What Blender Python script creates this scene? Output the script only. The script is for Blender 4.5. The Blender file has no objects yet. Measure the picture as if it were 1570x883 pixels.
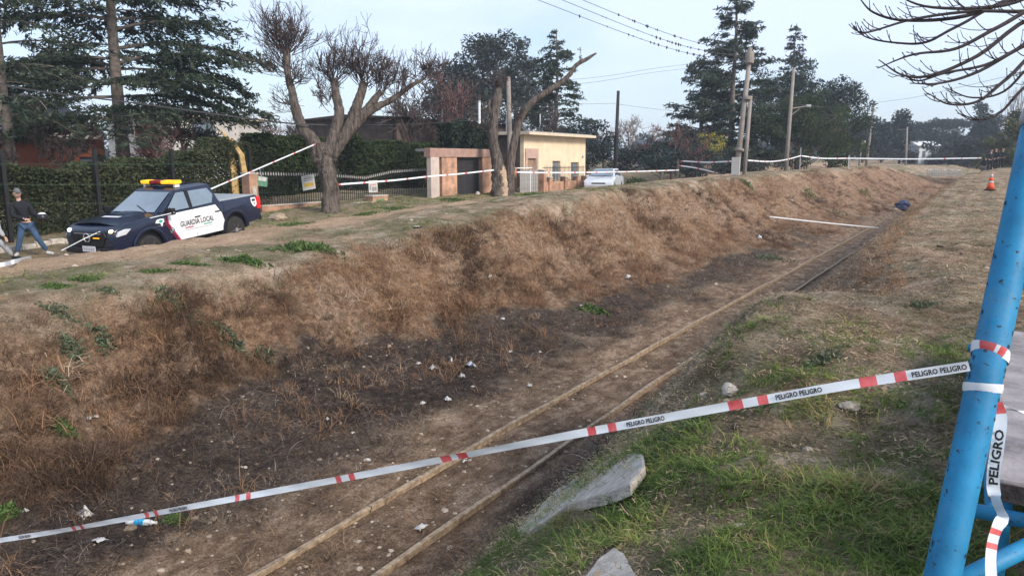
import bpy, bmesh, math, random
import numpy as np
from mathutils import Vector, Matrix
random.seed(7); np.random.seed(7)
R = math.radians
scene = bpy.context.scene
col = scene.collection

# ------------------------------------------------------------------ camera, sky, sun, exposure
CZ = 4.0                                   # eye height over the rail bed of the cutting
FPX, WPX, HPX, HORIZ = 1142.0, 1570, 883, 245.0
PITCH = math.atan((HPX/2-HORIZ)/FPX); YAW = R(31.316)      # the track runs along +Y; the camera looks left of it
cam_data = bpy.data.cameras.new('camera'); cam = bpy.data.objects.new('camera', cam_data); col.objects.link(cam)
cam_data.sensor_width = 36; cam_data.lens = 36*FPX/WPX; cam_data.clip_start = 0.05; cam_data.clip_end = 3000
cam.location = (0, 0, CZ); cam.rotation_euler = (math.pi/2-PITCH, 0, YAW)
scene.camera = cam

SUN_EL, SUN_AZ = R(34), R(100)             # azimuth clockwise from +Y: low morning sun from the right, behind thin cloud
world = bpy.data.worlds.new('World'); scene.world = world; world.use_nodes = True
wn = world.node_tree.nodes; wl = world.node_tree.links
for n in list(wn): wn.remove(n)
wo = wn.new('ShaderNodeOutputWorld'); wb = wn.new('ShaderNodeBackground'); wb.inputs['Strength'].default_value = 0.10
sky = wn.new('ShaderNodeTexSky'); sky.sky_type = 'NISHITA'; sky.sun_disc = False
sky.sun_elevation = SUN_EL; sky.sun_rotation = SUN_AZ; sky.air_density = 1.0; sky.dust_density = 1.2; sky.ozone_density = 1.6
tc = wn.new('ShaderNodeTexCoord'); mp = wn.new('ShaderNodeMapping'); mp.inputs['Scale'].default_value = (1, 1, 3.2)
nz = wn.new('ShaderNodeTexNoise'); nz.inputs['Scale'].default_value = 1.7; nz.inputs['Detail'].default_value = 7; nz.inputs['Roughness'].default_value = .55
rp = wn.new('ShaderNodeValToRGB'); rp.color_ramp.elements[0].position = .41; rp.color_ramp.elements[0].color = (.15, .15, .15, 1)
rp.color_ramp.elements[1].position = .60; rp.color_ramp.elements[1].color = (.93, .93, .93, 1)
mx = wn.new('ShaderNodeMix'); mx.data_type = 'RGBA'
mx.inputs[7].default_value = (4.75, 5.5, 6.8, 1)      # thin winter cloud
wl.new(tc.outputs['Generated'], mp.inputs['Vector']); wl.new(mp.outputs[0], nz.inputs['Vector']); wl.new(nz.outputs['Fac'], rp.inputs['Fac'])
sx = wn.new('ShaderNodeSeparateXYZ'); mr = wn.new('ShaderNodeMapRange'); mr.interpolation_type = 'SMOOTHSTEP'; mr.inputs[1].default_value = -.02; mr.inputs[2].default_value = .22; mr.inputs[3].default_value = .75; mr.inputs[4].default_value = .0; mm_ = wn.new('ShaderNodeMath'); mm_.operation = 'MAXIMUM'
wl.new(tc.outputs['Generated'], sx.inputs[0]); wl.new(sx.outputs[2], mr.inputs[0]); wl.new(rp.outputs['Color'], mm_.inputs[0]); wl.new(mr.outputs[0], mm_.inputs[1]); wl.new(mm_.outputs[0], mx.inputs[0]); wl.new(sky.outputs['Color'], mx.inputs[6]); wl.new(mx.outputs[2], wb.inputs['Color'])
wl.new(wb.outputs[0], wo.inputs['Surface'])
sund = bpy.data.lights.new('sun', 'SUN'); sund.energy = 2.2; sund.angle = R(16); sund.color = (1.0, .90, .78)
sun = bpy.data.objects.new('sun', sund); col.objects.link(sun)
sdir = Vector((math.sin(SUN_AZ)*math.cos(SUN_EL), math.cos(SUN_AZ)*math.cos(SUN_EL), math.sin(SUN_EL)))
sun.rotation_euler = sdir.to_track_quat('Z', 'Y').to_euler(); sun.location = (30, -20, 40)
vs = scene.view_settings; vs.view_transform = 'Standard'; vs.look = 'None'; vs.gamma = 1.0; vs.use_curve_mapping = False
vs.exposure = 0.95
scene.render.engine = 'CYCLES'
scene.cycles.max_bounces = 5; scene.cycles.diffuse_bounces = 2; scene.cycles.glossy_bounces = 2; scene.cycles.transmission_bounces = 3
scene.cycles.transparent_max_bounces = 6; scene.cycles.use_denoising = True; scene.cycles.denoising_prefilter = 'ACCURATE'; scene.cycles.volume_bounces = 0

# ------------------------------------------------------------------ pixel -> place helpers (all give real points at their own distance)
_h = np.array([-math.sin(YAW), math.cos(YAW), 0]); _r = np.array([math.cos(YAW), math.sin(YAW), 0]); _z = np.array([0, 0, 1.])
_f = _h*math.cos(PITCH)-_z*math.sin(PITCH); _u = _h*math.sin(PITCH)+_z*math.cos(PITCH)
def ray(x, y): return _f+_r*((x-WPX/2)/FPX)+_u*((HPX/2-y)/FPX)
def P(x, y, D):
    p = ray(x, y)*D; return Vector((p[0], p[1], p[2]+CZ))
def PX(x, y, X):
    d = ray(x, y); return P(x, y, X/d[0])
def depth_of(p): return float((np.array(p)-np.array([0, 0, CZ])) @ _f)

# ------------------------------------------------------------------ value noise
def _hash(ix, iy, s):
    n = (ix*374761393+iy*668265263+s*974634777) & 0x7fffffff
    n = ((n ^ (n >> 13))*1274126177) & 0x7fffffff
    return ((n ^ (n >> 16)) & 0xffff)/65535.0
def vnoise(x, y, s=0):
    x = np.asarray(x, float); y = np.asarray(y, float)
    ix = np.floor(x).astype(np.int64); iy = np.floor(y).astype(np.int64); fx = x-ix; fy = y-iy
    fx = fx*fx*(3-2*fx); fy = fy*fy*(3-2*fy)
    a = _hash(ix, iy, s); b = _hash(ix+1, iy, s); c = _hash(ix, iy+1, s); d = _hash(ix+1, iy+1, s)
    return (a*(1-fx)+b*fx)*(1-fy)+(c*(1-fx)+d*fx)*fy
def fbm(x, y, s=0, o=4):
    v = 0; a = .5; t = 0
    for k in range(o):
        v = v+a*vnoise(np.asarray(x)*2**k, np.asarray(y)*2**k, s+k*17); t += a; a *= .5
    return v/t                                # 0..1

# ------------------------------------------------------------------ terrain profile (z relative to the eye, then + CZ)
def tab(*p):
    a = np.array(p, float); return lambda Y: np.interp(Y, a[:, 0], a[:, 1])
T_zs = tab((-60, -3.3), (2, -2.9), (10, -2.68), (15, -2.36), (20, -2.05), (25, -1.88), (31, -1.8), (42, -2.0), (60, -1.5), (100, -.9), (250, -.5))
T_zb = tab((-60, -2.5), (0, -2.1), (7, -1.95), (10.4, -1.88), (13.6, -1.75), (16.5, -1.70), (20, -1.59), (27, -1.47), (33, -1.41), (46, -1.2), (60, -.95), (100, -.8), (250, -.5))
T_xc = tab((-60, -11.0), (5, -11.0), (14, -10.55), (40, -10.5), (55, -9.8), (70, -8.4), (85, -6.2), (100, -3), (130, 6), (250, 60))
T_zc = tab((-60, -2.2), (3, -2.03), (7, -1.88), (9, -1.80), (11.7, -1.78), (14.4, -1.55), (18, -1.28), (24, -1.04), (30, -1.0), (45, -.93), (60, -.78), (75, -.62), (84, -1.0), (95, -2.0), (130, -2.0), (250, -.6))
T_xt = tab((-60, -8.6), (12, -8.35), (21, -7.95), (29, -7.0), (45, -6.0), (57, -5.1), (70, -3.9), (85, -1.6), (100, 2), (130, 11), (250, 65))
T_xl = tab((-60, -5.42), (12, -5.36), (21.6, -5.13), (31, -4.92), (51, -4.45), (70, -3.3), (85, -1.0), (100, 2.6), (130, 11.6), (250, 66))
T_lx = tab((-60, -2.0), (5, -2.0), (6.5, -1.85), (7.7, -1.78), (9.0, -1.85), (9.35, -1.55), (9.7, -.95), (12.5, -.95), (15, -1.3), (23, -1.4), (36, -1.05), (60, -.2), (75, 1.6), (85, 4), (100, 8), (130, 17), (250, 72))
T_lz = tab((-60, -2.5), (4.8, -2.45), (6.5, -1.95), (7.7, -1.46), (9.0, -1.42), (9.35, -1.7), (9.7, -2.0), (12.5, -1.85), (15, -1.65), (23, -1.52), (36, -1.3), (60, -.9), (100, -.9), (250, -.6))
T_zr = tab((-60, -1.66), (5, -1.66), (8, -1.48), (12, -1.55), (25, -1.42), (36, -1.24), (72, -.68), (110, -.62), (250, -.5))
T_bed = tab((-60, -3.86), (60, -3.86), (85, -3.0), (110, -2.0), (250, -1.0))
def _profile(X, Y):
    zs = T_zs(Y); xc = T_xc(Y); zc = T_zc(Y); xt = T_xt(Y); xl = T_xl(Y); bed = T_bed(Y); lx = T_lx(Y); lz = T_lz(Y); zr = T_zr(Y)
    xr = xl+1.0; sh = np.minimum(0, 0*xc)+np.clip(xc+10.5, 0, 99)
    nod = [(np.full_like(Y, -900.), zs+1.0), (-60+sh*0, zs+.6), (-26+sh*.5, zs+.3), (-20.6+sh*.6, zs+.16), (-18.9+sh*.7, zs), (-17.4+sh*.8, zs), (-15.9+sh*.9, T_zb(Y)),
           (-14.2+sh*.95, T_zb(Y)*.4+zc*.6-.06), (xc-.9, zc+.02), (xc, zc-.05), (xc+(xt-xc)*.26, zc+(bed-zc)*.40), (xc+(xt-xc)*.58, zc+(bed-zc)*.76), (xt-.1, bed+.27), (xt+.9, bed+.12), (xl-.35, bed), (xr+.25, bed),
           (xr+.75, bed+.14), (xr+(lx-xr)*.66, lz+(bed-lz)*.44), (lx, lz), (lx+.9, zr-.03-.27*np.clip((6.2-Y)/2, 0, 1)), (lx+3, zr), (lx+7, zr+.05), (np.full_like(Y, 900.), zr+.6)]
    out = np.full_like(X, np.nan)
    for (xa, za), (xb, zb) in zip(nod[:-1], nod[1:]):
        t = (X-xa)/np.maximum(xb-xa, 1e-6); m = (t >= 0) & (t <= 1); out = np.where(m, za+(zb-za)*t, out)
    return out
def slope_t(X, Y):           # 0 at the crest, 1 at the toe of the left bank
    return (X-T_xc(Y))/(T_xt(Y)-T_xc(Y))
SLAB_FLAT = [(-2.75, 5.72, 1.0), (-1.5, 3.5, .6)]          # ground trodden even round the broken slabs
def zt(X, Y):
    X = np.asarray(X, float); Y = np.asarray(Y, float); X, Y = np.broadcast_arrays(X, Y)
    z = (_profile(X-.22, Y)+2*_profile(X, Y)+_profile(X+.22, Y))/4
    t = slope_t(X, Y); xl = T_xl(Y)
    onb = np.clip(1-np.abs(t-.45)/.65, 0, 1)
    rail = np.clip((np.minimum(np.abs(X-xl), np.abs(X-xl-1))-.05)/.4, .12, 1)
    z = z+onb*(.55*(fbm(Y*.7+X*.3, X*.3, 3)-.5)-.42*(np.abs(2*fbm(Y*1.05+X*.25, X*.22, 14, 3)-1)*1.6-.45)+.34*(fbm(Y*2.6+X*.6, X*1.2, 9, 3)-.5)+.14*(fbm(Y*6, X*6, 12, 2)-.5))
    z = z+np.clip((X-xl-1.6)/.8, 0, 1)*np.clip((9-X)/4, 0, 1)*(.15*(fbm(X*1.1, Y*2.2, 27, 3)-.5)+.06*(fbm(X*6, Y*6, 29, 2)-.5))
    z = z+rail*(.16*(fbm(X*1.3, Y*1.3, 21)-.5)+.10*(fbm(X*4, Y*4, 5, 3)-.5))
    for xs_, ys_, rs_ in SLAB_FLAT:
        w_ = np.exp(-(((X-xs_)**2+(Y-ys_)**2)/rs_**2)**2); z = z*(1-w_)+w_*((_profile(X-.5, Y)+_profile(X, Y)+_profile(X+.5, Y))/3)
    d = np.hypot(X, Y); z = z+np.clip((d-60)/300, 0, 1)*1.5*(fbm(X*.02, Y*.02, 31)-.5)
    return z+CZ
def zt1(x, y): return float(zt(np.array([x]), np.array([y]))[0])
def G(px, py, lift=0.0, dmin=1.2, dmax=140):
    d = ray(px, py); D = np.concatenate([np.linspace(dmin, 12, 500), np.linspace(12, dmax, 1600)])
    p = d[None, :]*D[:, None]; h = p[:, 2]+CZ-zt(p[:, 0], p[:, 1]); k = np.argmax(h < 0)
    if k == 0: k = len(D)-1
    a = h[k-1]/(h[k-1]-h[k]+1e-9); q = p[k-1]+(p[k]-p[k-1])*a
    return Vector((q[0], q[1], q[2]+CZ+lift))
def onground(x, y, lift=0.0): return Vector((x, y, zt1(x, y)+lift))

# ------------------------------------------------------------------ materials
MATS = {}
def mat(name, c, rough=.8, var=.25, scale=4.0, bump=.0, bscale=None, metal=0., emit=None, estr=0., c2=None, alpha=None, stretch=None, bdist=.03, spec=.3, coat=0., detail=6., trans=0.):
    if name in MATS: return MATS[name]
    m = bpy.data.materials.new(name); m.use_nodes = True; nt = m.node_tree; b = nt.nodes['Principled BSDF']
    b.inputs['Roughness'].default_value = rough; b.inputs['Metallic'].default_value = metal; b.inputs['Specular IOR Level'].default_value = spec
    b.inputs['Coat Weight'].default_value = coat
    t = nt.nodes.new('ShaderNodeTexCoord'); n = nt.nodes.new('ShaderNodeTexNoise'); n.inputs['Scale'].default_value = scale; n.inputs['Detail'].default_value = detail
    n.inputs['Roughness'].default_value = .62
    r = nt.nodes.new('ShaderNodeValToRGB'); r.color_ramp.elements[0].position = .3; r.color_ramp.elements[1].position = .7
    lo = [max(0, x*(1-var)) for x in c]; hi = [min(1, x*(1+var)) for x in (c2 or c)]
    r.color_ramp.elements[0].color = (*lo, 1); r.color_ramp.elements[1].color = (*hi, 1)
    nt.links.new(t.outputs['Object'], n.inputs['Vector']); nt.links.new(n.outputs['Fac'], r.inputs['Fac']); nt.links.new(r.outputs['Color'], b.inputs['Base Color'])
    if bump:
        n2 = nt.nodes.new('ShaderNodeTexNoise'); n2.inputs['Scale'].default_value = bscale or scale*3; n2.inputs['Detail'].default_value = 5
        bp = nt.nodes.new('ShaderNodeBump'); bp.inputs['Strength'].default_value = bump; bp.inputs['Distance'].default_value = bdist
        if stretch:
            mp_ = nt.nodes.new('ShaderNodeMapping'); mp_.inputs['Scale'].default_value = stretch; nt.links.new(t.outputs['Object'], mp_.inputs[0]); nt.links.new(mp_.outputs[0], n2.inputs['Vector']); nt.links.new(mp_.outputs[0], n.inputs['Vector'])
        else: nt.links.new(t.outputs['Object'], n2.inputs['Vector'])
        nt.links.new(n2.outputs['Fac'], bp.inputs['Height']); nt.links.new(bp.outputs['Normal'], b.inputs['Normal'])
    if emit: b.inputs['Emission Color'].default_value = (*emit, 1); b.inputs['Emission Strength'].default_value = estr
    if trans: b.inputs['Transmission Weight'].default_value = trans
    MATS[name] = m; return m
def brick_mat(name, c1, c2, mortar, sx=1.0):
    if name in MATS: return MATS[name]
    m = bpy.data.materials.new(name); m.use_nodes = True; nt = m.node_tree; b = nt.nodes['Principled BSDF']; b.inputs['Roughness'].default_value = .9
    t = nt.nodes.new('ShaderNodeTexCoord'); s = nt.nodes.new('ShaderNodeSeparateXYZ'); cb = nt.nodes.new('ShaderNodeCombineXYZ'); ad = nt.nodes.new('ShaderNodeMath')
    br = nt.nodes.new('ShaderNodeTexBrick'); br.inputs['Color1'].default_value = (*c1, 1); br.inputs['Color2'].default_value = (*c2, 1); br.inputs['Mortar'].default_value = (*mortar, 1)
    br.inputs['Scale'].default_value = 1; br.inputs['Brick Width'].default_value = .25*sx; br.inputs['Row Height'].default_value = .075*sx; br.inputs['Mortar Size'].default_value = .009
    nt.links.new(t.outputs['Object'], s.inputs[0]); nt.links.new(s.outputs[0], ad.inputs[0]); nt.links.new(s.outputs[1], ad.inputs[1])
    nt.links.new(ad.outputs[0], cb.inputs[0]); nt.links.new(s.outputs[2], cb.inputs[1]); nt.links.new(cb.outputs[0], br.inputs['Vector'])
    n = nt.nodes.new('ShaderNodeTexNoise'); n.inputs['Scale'].default_value = 2.2; n.inputs['Detail'].default_value = 6
    r = nt.nodes.new('ShaderNodeValToRGB'); r.color_ramp.elements[0].color = (.55, .55, .55, 1); r.color_ramp.elements[1].color = (1.15, 1.1, 1.05, 1); r.color_ramp.elements[0].position = .3; r.color_ramp.elements[1].position = .65
    mm = nt.nodes.new('ShaderNodeMix'); mm.data_type = 'RGBA'; mm.blend_type = 'MULTIPLY'; mm.inputs[0].default_value = 1
    nt.links.new(t.outputs['Object'], n.inputs['Vector']); nt.links.new(n.outputs['Fac'], r.inputs['Fac']); nt.links.new(br.outputs['Color'], mm.inputs[6]); nt.links.new(r.outputs['Color'], mm.inputs[7])
    bp = nt.nodes.new('ShaderNodeBump'); bp.inputs['Strength'].default_value = .6; bp.inputs['Distance'].default_value = .02; bp.invert = True
    nt.links.new(br.outputs['Fac'], bp.inputs['Height']); nt.links.new(bp.outputs['Normal'], b.inputs['Normal']); nt.links.new(mm.outputs[2], b.inputs['Base Color'])
    MATS[name] = m; return m
def leaf_mat(name, stops, rough=.75, transl=.25, inst=True):
    """foliage / grass: colour from a per-leaf or per-tuft tint attribute, part of the light shines through"""
    if name in MATS: return MATS[name]
    m = bpy.data.materials.new(name); m.use_nodes = True; nt = m.node_tree; b = nt.nodes['Principled BSDF']; o = nt.nodes['Material Output']
    b.inputs['Roughness'].default_value = rough; b.inputs['Specular IOR Level'].default_value = .15
    a = nt.nodes.new('ShaderNodeAttribute'); a.attribute_name = 'tint'; a.attribute_type = 'INSTANCER' if inst else 'GEOMETRY'
    r = nt.nodes.new('ShaderNodeValToRGB'); e = r.color_ramp.elements
    while len(e) < len(stops): e.new(.5)
    for k, (p, c) in enumerate(stops): e[k].position = p; e[k].color = (*c, 1)
    nt.links.new(a.outputs['Fac'], r.inputs['Fac']); nt.links.new(r.outputs['Color'], b.inputs['Base Color'])
    if transl:
        tr = nt.nodes.new('ShaderNodeBsdfTranslucent'); ms = nt.nodes.new('ShaderNodeMixShader'); ms.inputs[0].default_value = transl
        nt.links.new(r.outputs['Color'], tr.inputs['Color']); nt.links.new(b.outputs[0], ms.inputs[1]); nt.links.new(tr.outputs[0], ms.inputs[2]); nt.links.new(ms.outputs[0], o.inputs['Surface'])
    MATS[name] = m; return m

# ------------------------------------------------------------------ mesh helpers
def tag(o, label=None, cat=None, group=None, kind=None):
    if label: o['label'] = label
    if cat: o['category'] = cat
    if group: o['group'] = group
    if kind: o['kind'] = kind
    return o
def link(name, me, parent=None):
    o = bpy.data.objects.new(name, me); col.objects.link(o)
    if parent is not None: o.parent = parent
    return o
def thing(name, loc, label, cat, group=None, rz=0.0, rot=None):
    o = link(name, None); o.location = loc; o.rotation_euler = rot or (0, 0, rz); o.empty_display_size = .2
    return tag(o, label, cat, group)
class MB:
    def __init__(s): s.v = []; s.f = []; s.m = []; s.smooth = False
    def add(s, vs, fs, mi=0):
        b = len(s.v); s.v += [tuple(q) for q in vs]; s.f += [tuple(b+i for i in q) for q in fs]; s.m += [mi]*len(fs); return s
    def box(s, c, d, rz=0., mi=0, M=None):
        x, y, z = d[0]/2, d[1]/2, d[2]/2; vs = [Vector(q) for q in ((-x, -y, -z), (x, -y, -z), (x, y, -z), (-x, y, -z), (-x, -y, z), (x, -y, z), (x, y, z), (-x, y, z))]
        T = Matrix.Translation(c) @ Matrix.Rotation(rz, 4, 'Z')
        if M is not None: T = Matrix.Translation(c) @ M.to_4x4()
        return s.add([T @ q for q in vs], [(3, 2, 1, 0), (4, 5, 6, 7), (0, 1, 5, 4), (1, 2, 6, 5), (2, 3, 7, 6), (3, 0, 4, 7)], mi)
    def beam(s, a, b, w, h, mi=0):
        a = Vector(a); b = Vector(b); d = b-a; q = d.to_track_quat('X', 'Z').to_matrix()
        return s.box((a+b)/2, (d.length, w, h), mi=mi, M=q)
    def prism(s, poly, axis, a, b, mi=0):
        """polygon (u,v) extruded along axis 'X'|'Y'|'Z' from a to b"""
        def mk(u, v, w): return {'X': (w, u, v), 'Y': (u, w, v), 'Z': (u, v, w)}[axis]
        n = len(poly); vs = [mk(u, v, a) for u, v in poly]+[mk(u, v, b) for u, v in poly]
        ar = sum(poly[i][0]*poly[(i+1) % n][1]-poly[(i+1) % n][0]*poly[i][1] for i in range(n))
        fl = (ar > 0) ^ (b < a) ^ (axis == 'Y')
        bot, top = list(range(n)), list(range(n, 2*n)); fs = [bot[::-1] if fl else bot, top if fl else top[::-1]]
        for i in range(n):
            j = (i+1) % n; q = (i, j, n+j, n+i); fs.append(q if fl else q[::-1])
        return s.add(vs, fs, mi)
    def tube(s, pts, rad, n=6, mi=0, cap=True):
        pts = [Vector(p) for p in pts]; k = len(pts)
        if not hasattr(rad, '__len__'): rad = [rad]*k
        b = len(s.v); prev = None
        for i, p in enumerate(pts):
            t = (pts[min(i+1, k-1)]-pts[max(i-1, 0)]); t = t.normalized() if t.length > 1e-9 else Vector((0, 0, 1))
            if prev is None: u = t.orthogonal().normalized()
            else:
                u = prev-t*prev.dot(t); u = u.normalized() if u.length > 1e-6 else t.orthogonal().normalized()
            prev = u; w = t.cross(u)
            for j in range(n):
                an = 2*math.pi*j/n; s.v.append(tuple(p+(u*math.cos(an)+w*math.sin(an))*rad[i]))
        for i in range(k-1):
            for j in range(n):
                jj = (j+1) % n; s.f.append((b+i*n+j, b+i*n+jj, b+(i+1)*n+jj, b+(i+1)*n+j)); s.m.append(mi)
        if cap:
            s.f.append(tuple(b+j for j in range(n-1, -1, -1))); s.m.append(mi); s.f.append(tuple(b+(k-1)*n+j for j in range(n))); s.m.append(mi)
        return s
    def lathe(s, prof, n=16, c=(0, 0, 0), axis='Z', mi=0):
        b = len(s.v); k = len(prof)
        for r, h in prof:
            for j in range(n):
                a = 2*math.pi*j/n; x, y = r*math.cos(a), r*math.sin(a)
                q = (x, y, h) if axis == 'Z' else ((h, x, y) if axis == 'X' else (y, h, x)); s.v.append((q[0]+c[0], q[1]+c[1], q[2]+c[2]))
        for i in range(k-1):
            for j in range(n):
                jj = (j+1) % n; s.f.append((b+i*n+j, b+i*n+jj, b+(i+1)*n+jj, b+(i+1)*n+j)); s.m.append(mi)
        s.f.append(tuple(b+j for j in range(n-1, -1, -1))); s.m.append(mi); s.f.append(tuple(b+(k-1)*n+j for j in range(n))); s.m.append(mi)
        return s
    def mesh(s, name, mats, bevel=0, smooth=None, seg=2):
        me = bpy.data.meshes.new(name); me.from_pydata(s.v, [], s.f)
        mats = mats if isinstance(mats, (list, tuple)) else [mats]
        for q in mats: me.materials.append(q)
        if len(mats) > 1: me.polygons.foreach_set('material_index', s.m)
        if bevel:
            bm = bmesh.new(); bm.from_mesh(me); bmesh.ops.remove_doubles(bm, verts=bm.verts, dist=1e-5)
            ed = [e for e in bm.edges if len(e.link_faces) == 2 and e.calc_face_angle(0) > .5]
            bmesh.ops.bevel(bm, geom=ed, offset=bevel, segments=seg, profile=.6, affect='EDGES', clamp_overlap=True); bm.to_mesh(me); bm.free()
        if smooth if smooth is not None else s.smooth: me.polygons.foreach_set('use_smooth', [True]*len(me.polygons))
        me.update(); return me
    def build(s, name, mats, parent=None, **k): return link(name, s.mesh(name, mats, **k), parent)
def fast_mesh(name, V, F, m, tint=None, smooth=False):
    """V (N,3) array, F (M,4) or (M,3) array"""
    me = bpy.data.meshes.new(name); k = F.shape[1]
    me.vertices.add(len(V)); me.vertices.foreach_set('co', np.ascontiguousarray(V, np.float32).ravel())
    me.loops.add(F.size); me.loops.foreach_set('vertex_index', np.ascontiguousarray(F, np.int32).ravel())
    me.polygons.add(len(F)); me.polygons.foreach_set('loop_start', np.arange(0, F.size, k, dtype=np.int32)); me.polygons.foreach_set('loop_total', np.full(len(F), k, np.int32))
    if smooth: me.polygons.foreach_set('use_smooth', np.ones(len(F), bool))
    me.materials.append(m); me.update(calc_edges=True)
    if tint is not None:
        a = me.attributes.new('tint', 'FLOAT', 'POINT'); a.data.foreach_set('value', np.ascontiguousarray(tint, np.float32))
    return me
def cards(C, Dr, L, Wd, seed=0):
    """leaf-shaped rhombi: centres C, directions Dr (unit), length L, width Wd"""
    n = len(C); rg = np.random.RandomState(seed); q = rg.normal(size=(n, 3)); s = np.cross(Dr, q); s /= np.linalg.norm(s, axis=1)[:, None]+1e-9
    nn = np.cross(Dr, s); L = np.broadcast_to(L, (n,))[:, None]; Wd = np.broadcast_to(Wd, (n,))[:, None]
    V = np.empty((n, 4, 3)); V[:, 0] = C-Dr*L*.5; V[:, 1] = C+s*Wd*.5+nn*Wd*.12; V[:, 2] = C+Dr*L*.5; V[:, 3] = C-s*Wd*.5+nn*Wd*.12
    return V.reshape(-1, 3), np.arange(n*4).reshape(n, 4)
def rpt(t): return np.repeat(t, 4)
# ------------------------------------------------------------------ ground sheet with the railway cutting
def axis_steps(*seg):
    out = []
    for a, b, st in seg: out += list(np.arange(a, b, st))
    return np.array(out+[seg[-1][1]])
gx = axis_steps((-900, -200, 100), (-200, -60, 14), (-60, -26, 2.0), (-26, -15, .35), (-15, -11.6, .16), (-11.6, -6.3, .10), (-6.3, -2.4, .07), (-2.4, 2, .08), (2, 8, .4), (8, 30, 2), (30, 120, 12), (120, 900, 130))
gy = axis_steps((-600, -60, 90), (-60, -8, 6), (-8, 0, .6), (0, 10, .08), (10, 22, .14), (22, 45, .3), (45, 110, .7), (110, 260, 8), (260, 1500, 155))
XX, YY = np.meshgrid(gx, gy); ZZ = zt(XX, YY)
nx, ny = len(gx), len(gy)
V = np.stack([XX.ravel(), YY.ravel(), ZZ.ravel()], 1)
i0 = (np.arange(ny-1)[:, None]*nx+np.arange(nx-1)[None, :]).ravel(); F = np.stack([i0, i0+1, i0+nx+1, i0+nx], 1)

def masks(X, Y):
    """what grows or lies where (0..1): dry rusty grass, dark dead weeds, green, bare road dirt, trench soil"""
    t = slope_t(X, Y); n = fbm(X*.7, Y*.7, 41); n2 = fbm(X*.25, Y*.25, 51); n3 = fbm(X*2.2, Y*2.2, 61)
    sm = lambda a, b, v: np.clip((v-a)/(b-a), 0, 1)**2*(3-2*np.clip((v-a)/(b-a), 0, 1))
    near = np.exp(-((Y-10.5)/5.0)**2)                       # on the near bank the dark weeds climb higher
    dlow = 1.0-.46*near+(n-.5)*.85
    dry = sm(-.05, .12, t+(n-.5)*.35)*(1-sm(dlow-.06, dlow+.12, t))*(t < 1.2)
    xl = T_xl(Y)
    dark = sm(dlow-.06, dlow+.12, t)*(1-sm(-1.7, -.5, X-xl+(n-.5)*1.8))
    dark = np.maximum(dark, .75*sm(.25, .5, X-xl-1.0)*sm(1.75, 1.2, X-xl-1.0+(n-.5)*.5)*sm(5.2, 6.6, Y))
    topl = (X < T_xc(Y)+.3); road = sm(-13.2, -14.4, X+(n-.5)*2.2)*sm(-20.6, -19.6, X)
    road = np.where(topl, road, 0)*(1-.85*sm(-17.0, -18.2, X+(n-.5)*1.6)*sm(15, 18, Y)*sm(38, 33, Y))
    verge = np.maximum(sm(-19.0, -20.2, X+(n-.5)*1.2), .9*sm(-17.2, -18.4, X+(n-.5)*1.6)*sm(15, 18, Y)*sm(38, 33, Y))*np.where(topl, 1, 0)
    gl = np.where(topl, sm(.50, .62, n+.22*(n2-.5)), 0)*(1-road*.8)
    R_ = X-(xl+1.0)
    right = R_ > .5
    ng = sm(.22, .66, fbm(X*2.3+3, Y*2.3, 71)+.45*(n3-.5)+.07*np.clip((3.2-Y)/3, -1, 1))*sm(8.6, 5.4, Y+(n-.5)*1.8)*sm(.7, 1.15, R_+(n-.5)*.6)
    rg = np.where(right, np.maximum(ng, sm(.52, .70, n+.15*(n2-.5))*.45), 0)
    return dict(dry=dry, dark=dark, green=np.clip(np.maximum(np.maximum(gl, rg), verge*.65), 0, 1), road=road, right=right*1., near_green=np.where(right, ng, 0), R=R_, t=t, n=n)
mk = masks(XX.ravel(), YY.ravel())

gm = bpy.data.materials.new('ground'); gm.use_nodes = True; nt = gm.node_tree; B = nt.nodes['Principled BSDF']; B.inputs['Roughness'].default_value = .95; B.inputs['Specular IOR Level'].default_value = .1
gtc = nt.nodes.new('ShaderNodeTexCoord')
def gnoise(scale, det=6, rough=.6, stretch=None):
    n = nt.nodes.new('ShaderNodeTexNoise'); n.inputs['Scale'].default_value = scale; n.inputs['Detail'].default_value = det; n.inputs['Roughness'].default_value = rough
    if stretch:
        m = nt.nodes.new('ShaderNodeMapping'); m.inputs['Scale'].default_value = stretch; nt.links.new(gtc.outputs['Object'], m.inputs[0]); nt.links.new(m.outputs[0], n.inputs['Vector'])
    else: nt.links.new(gtc.outputs['Object'], n.inputs['Vector'])
    return n.outputs['Fac']
def gramp(src, *st):
    r = nt.nodes.new('ShaderNodeValToRGB'); e = r.color_ramp.elements
    while len(e) < len(st): e.new(.5)
    for k, (p, c) in enumerate(st): e[k].position = p; e[k].color = (*[min(1, q*w_) for q, w_ in zip(c, (1.30, 1.24, 1.18))], 1)
    nt.links.new(src, r.inputs['Fac']); return r.outputs['Color']
def gmix(fac, a, b):
    m = nt.nodes.new('ShaderNodeMix'); m.data_type = 'RGBA'; nt.links.new(fac, m.inputs[0]); nt.links.new(a, m.inputs[6]); nt.links.new(b, m.inputs[7]); return m.outputs[2]
def gattr(n):
    a = nt.nodes.new('ShaderNodeAttribute'); a.attribute_name = n; return a.outputs['Fac']
nA = gnoise(2.3, 8, .68); nB = gnoise(9, 6, .7); nC = gnoise(.6, 4); nS = gnoise(3.0, 8, .75, (1.3, .75, 1))
nP = gnoise(1.1, 6, .7)
base = gmix(gramp(nP, (.42, (0, 0, 0)), (.58, (1, 1, 1))), gramp(nA, (.32, (.13, .095, .066)), (.5, (.27, .20, .145)), (.66, (.42, .335, .255))), gramp(nA, (.32, (.11, .095, .06)), (.5, (.22, .19, .135)), (.66, (.36, .325, .275))))
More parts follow.
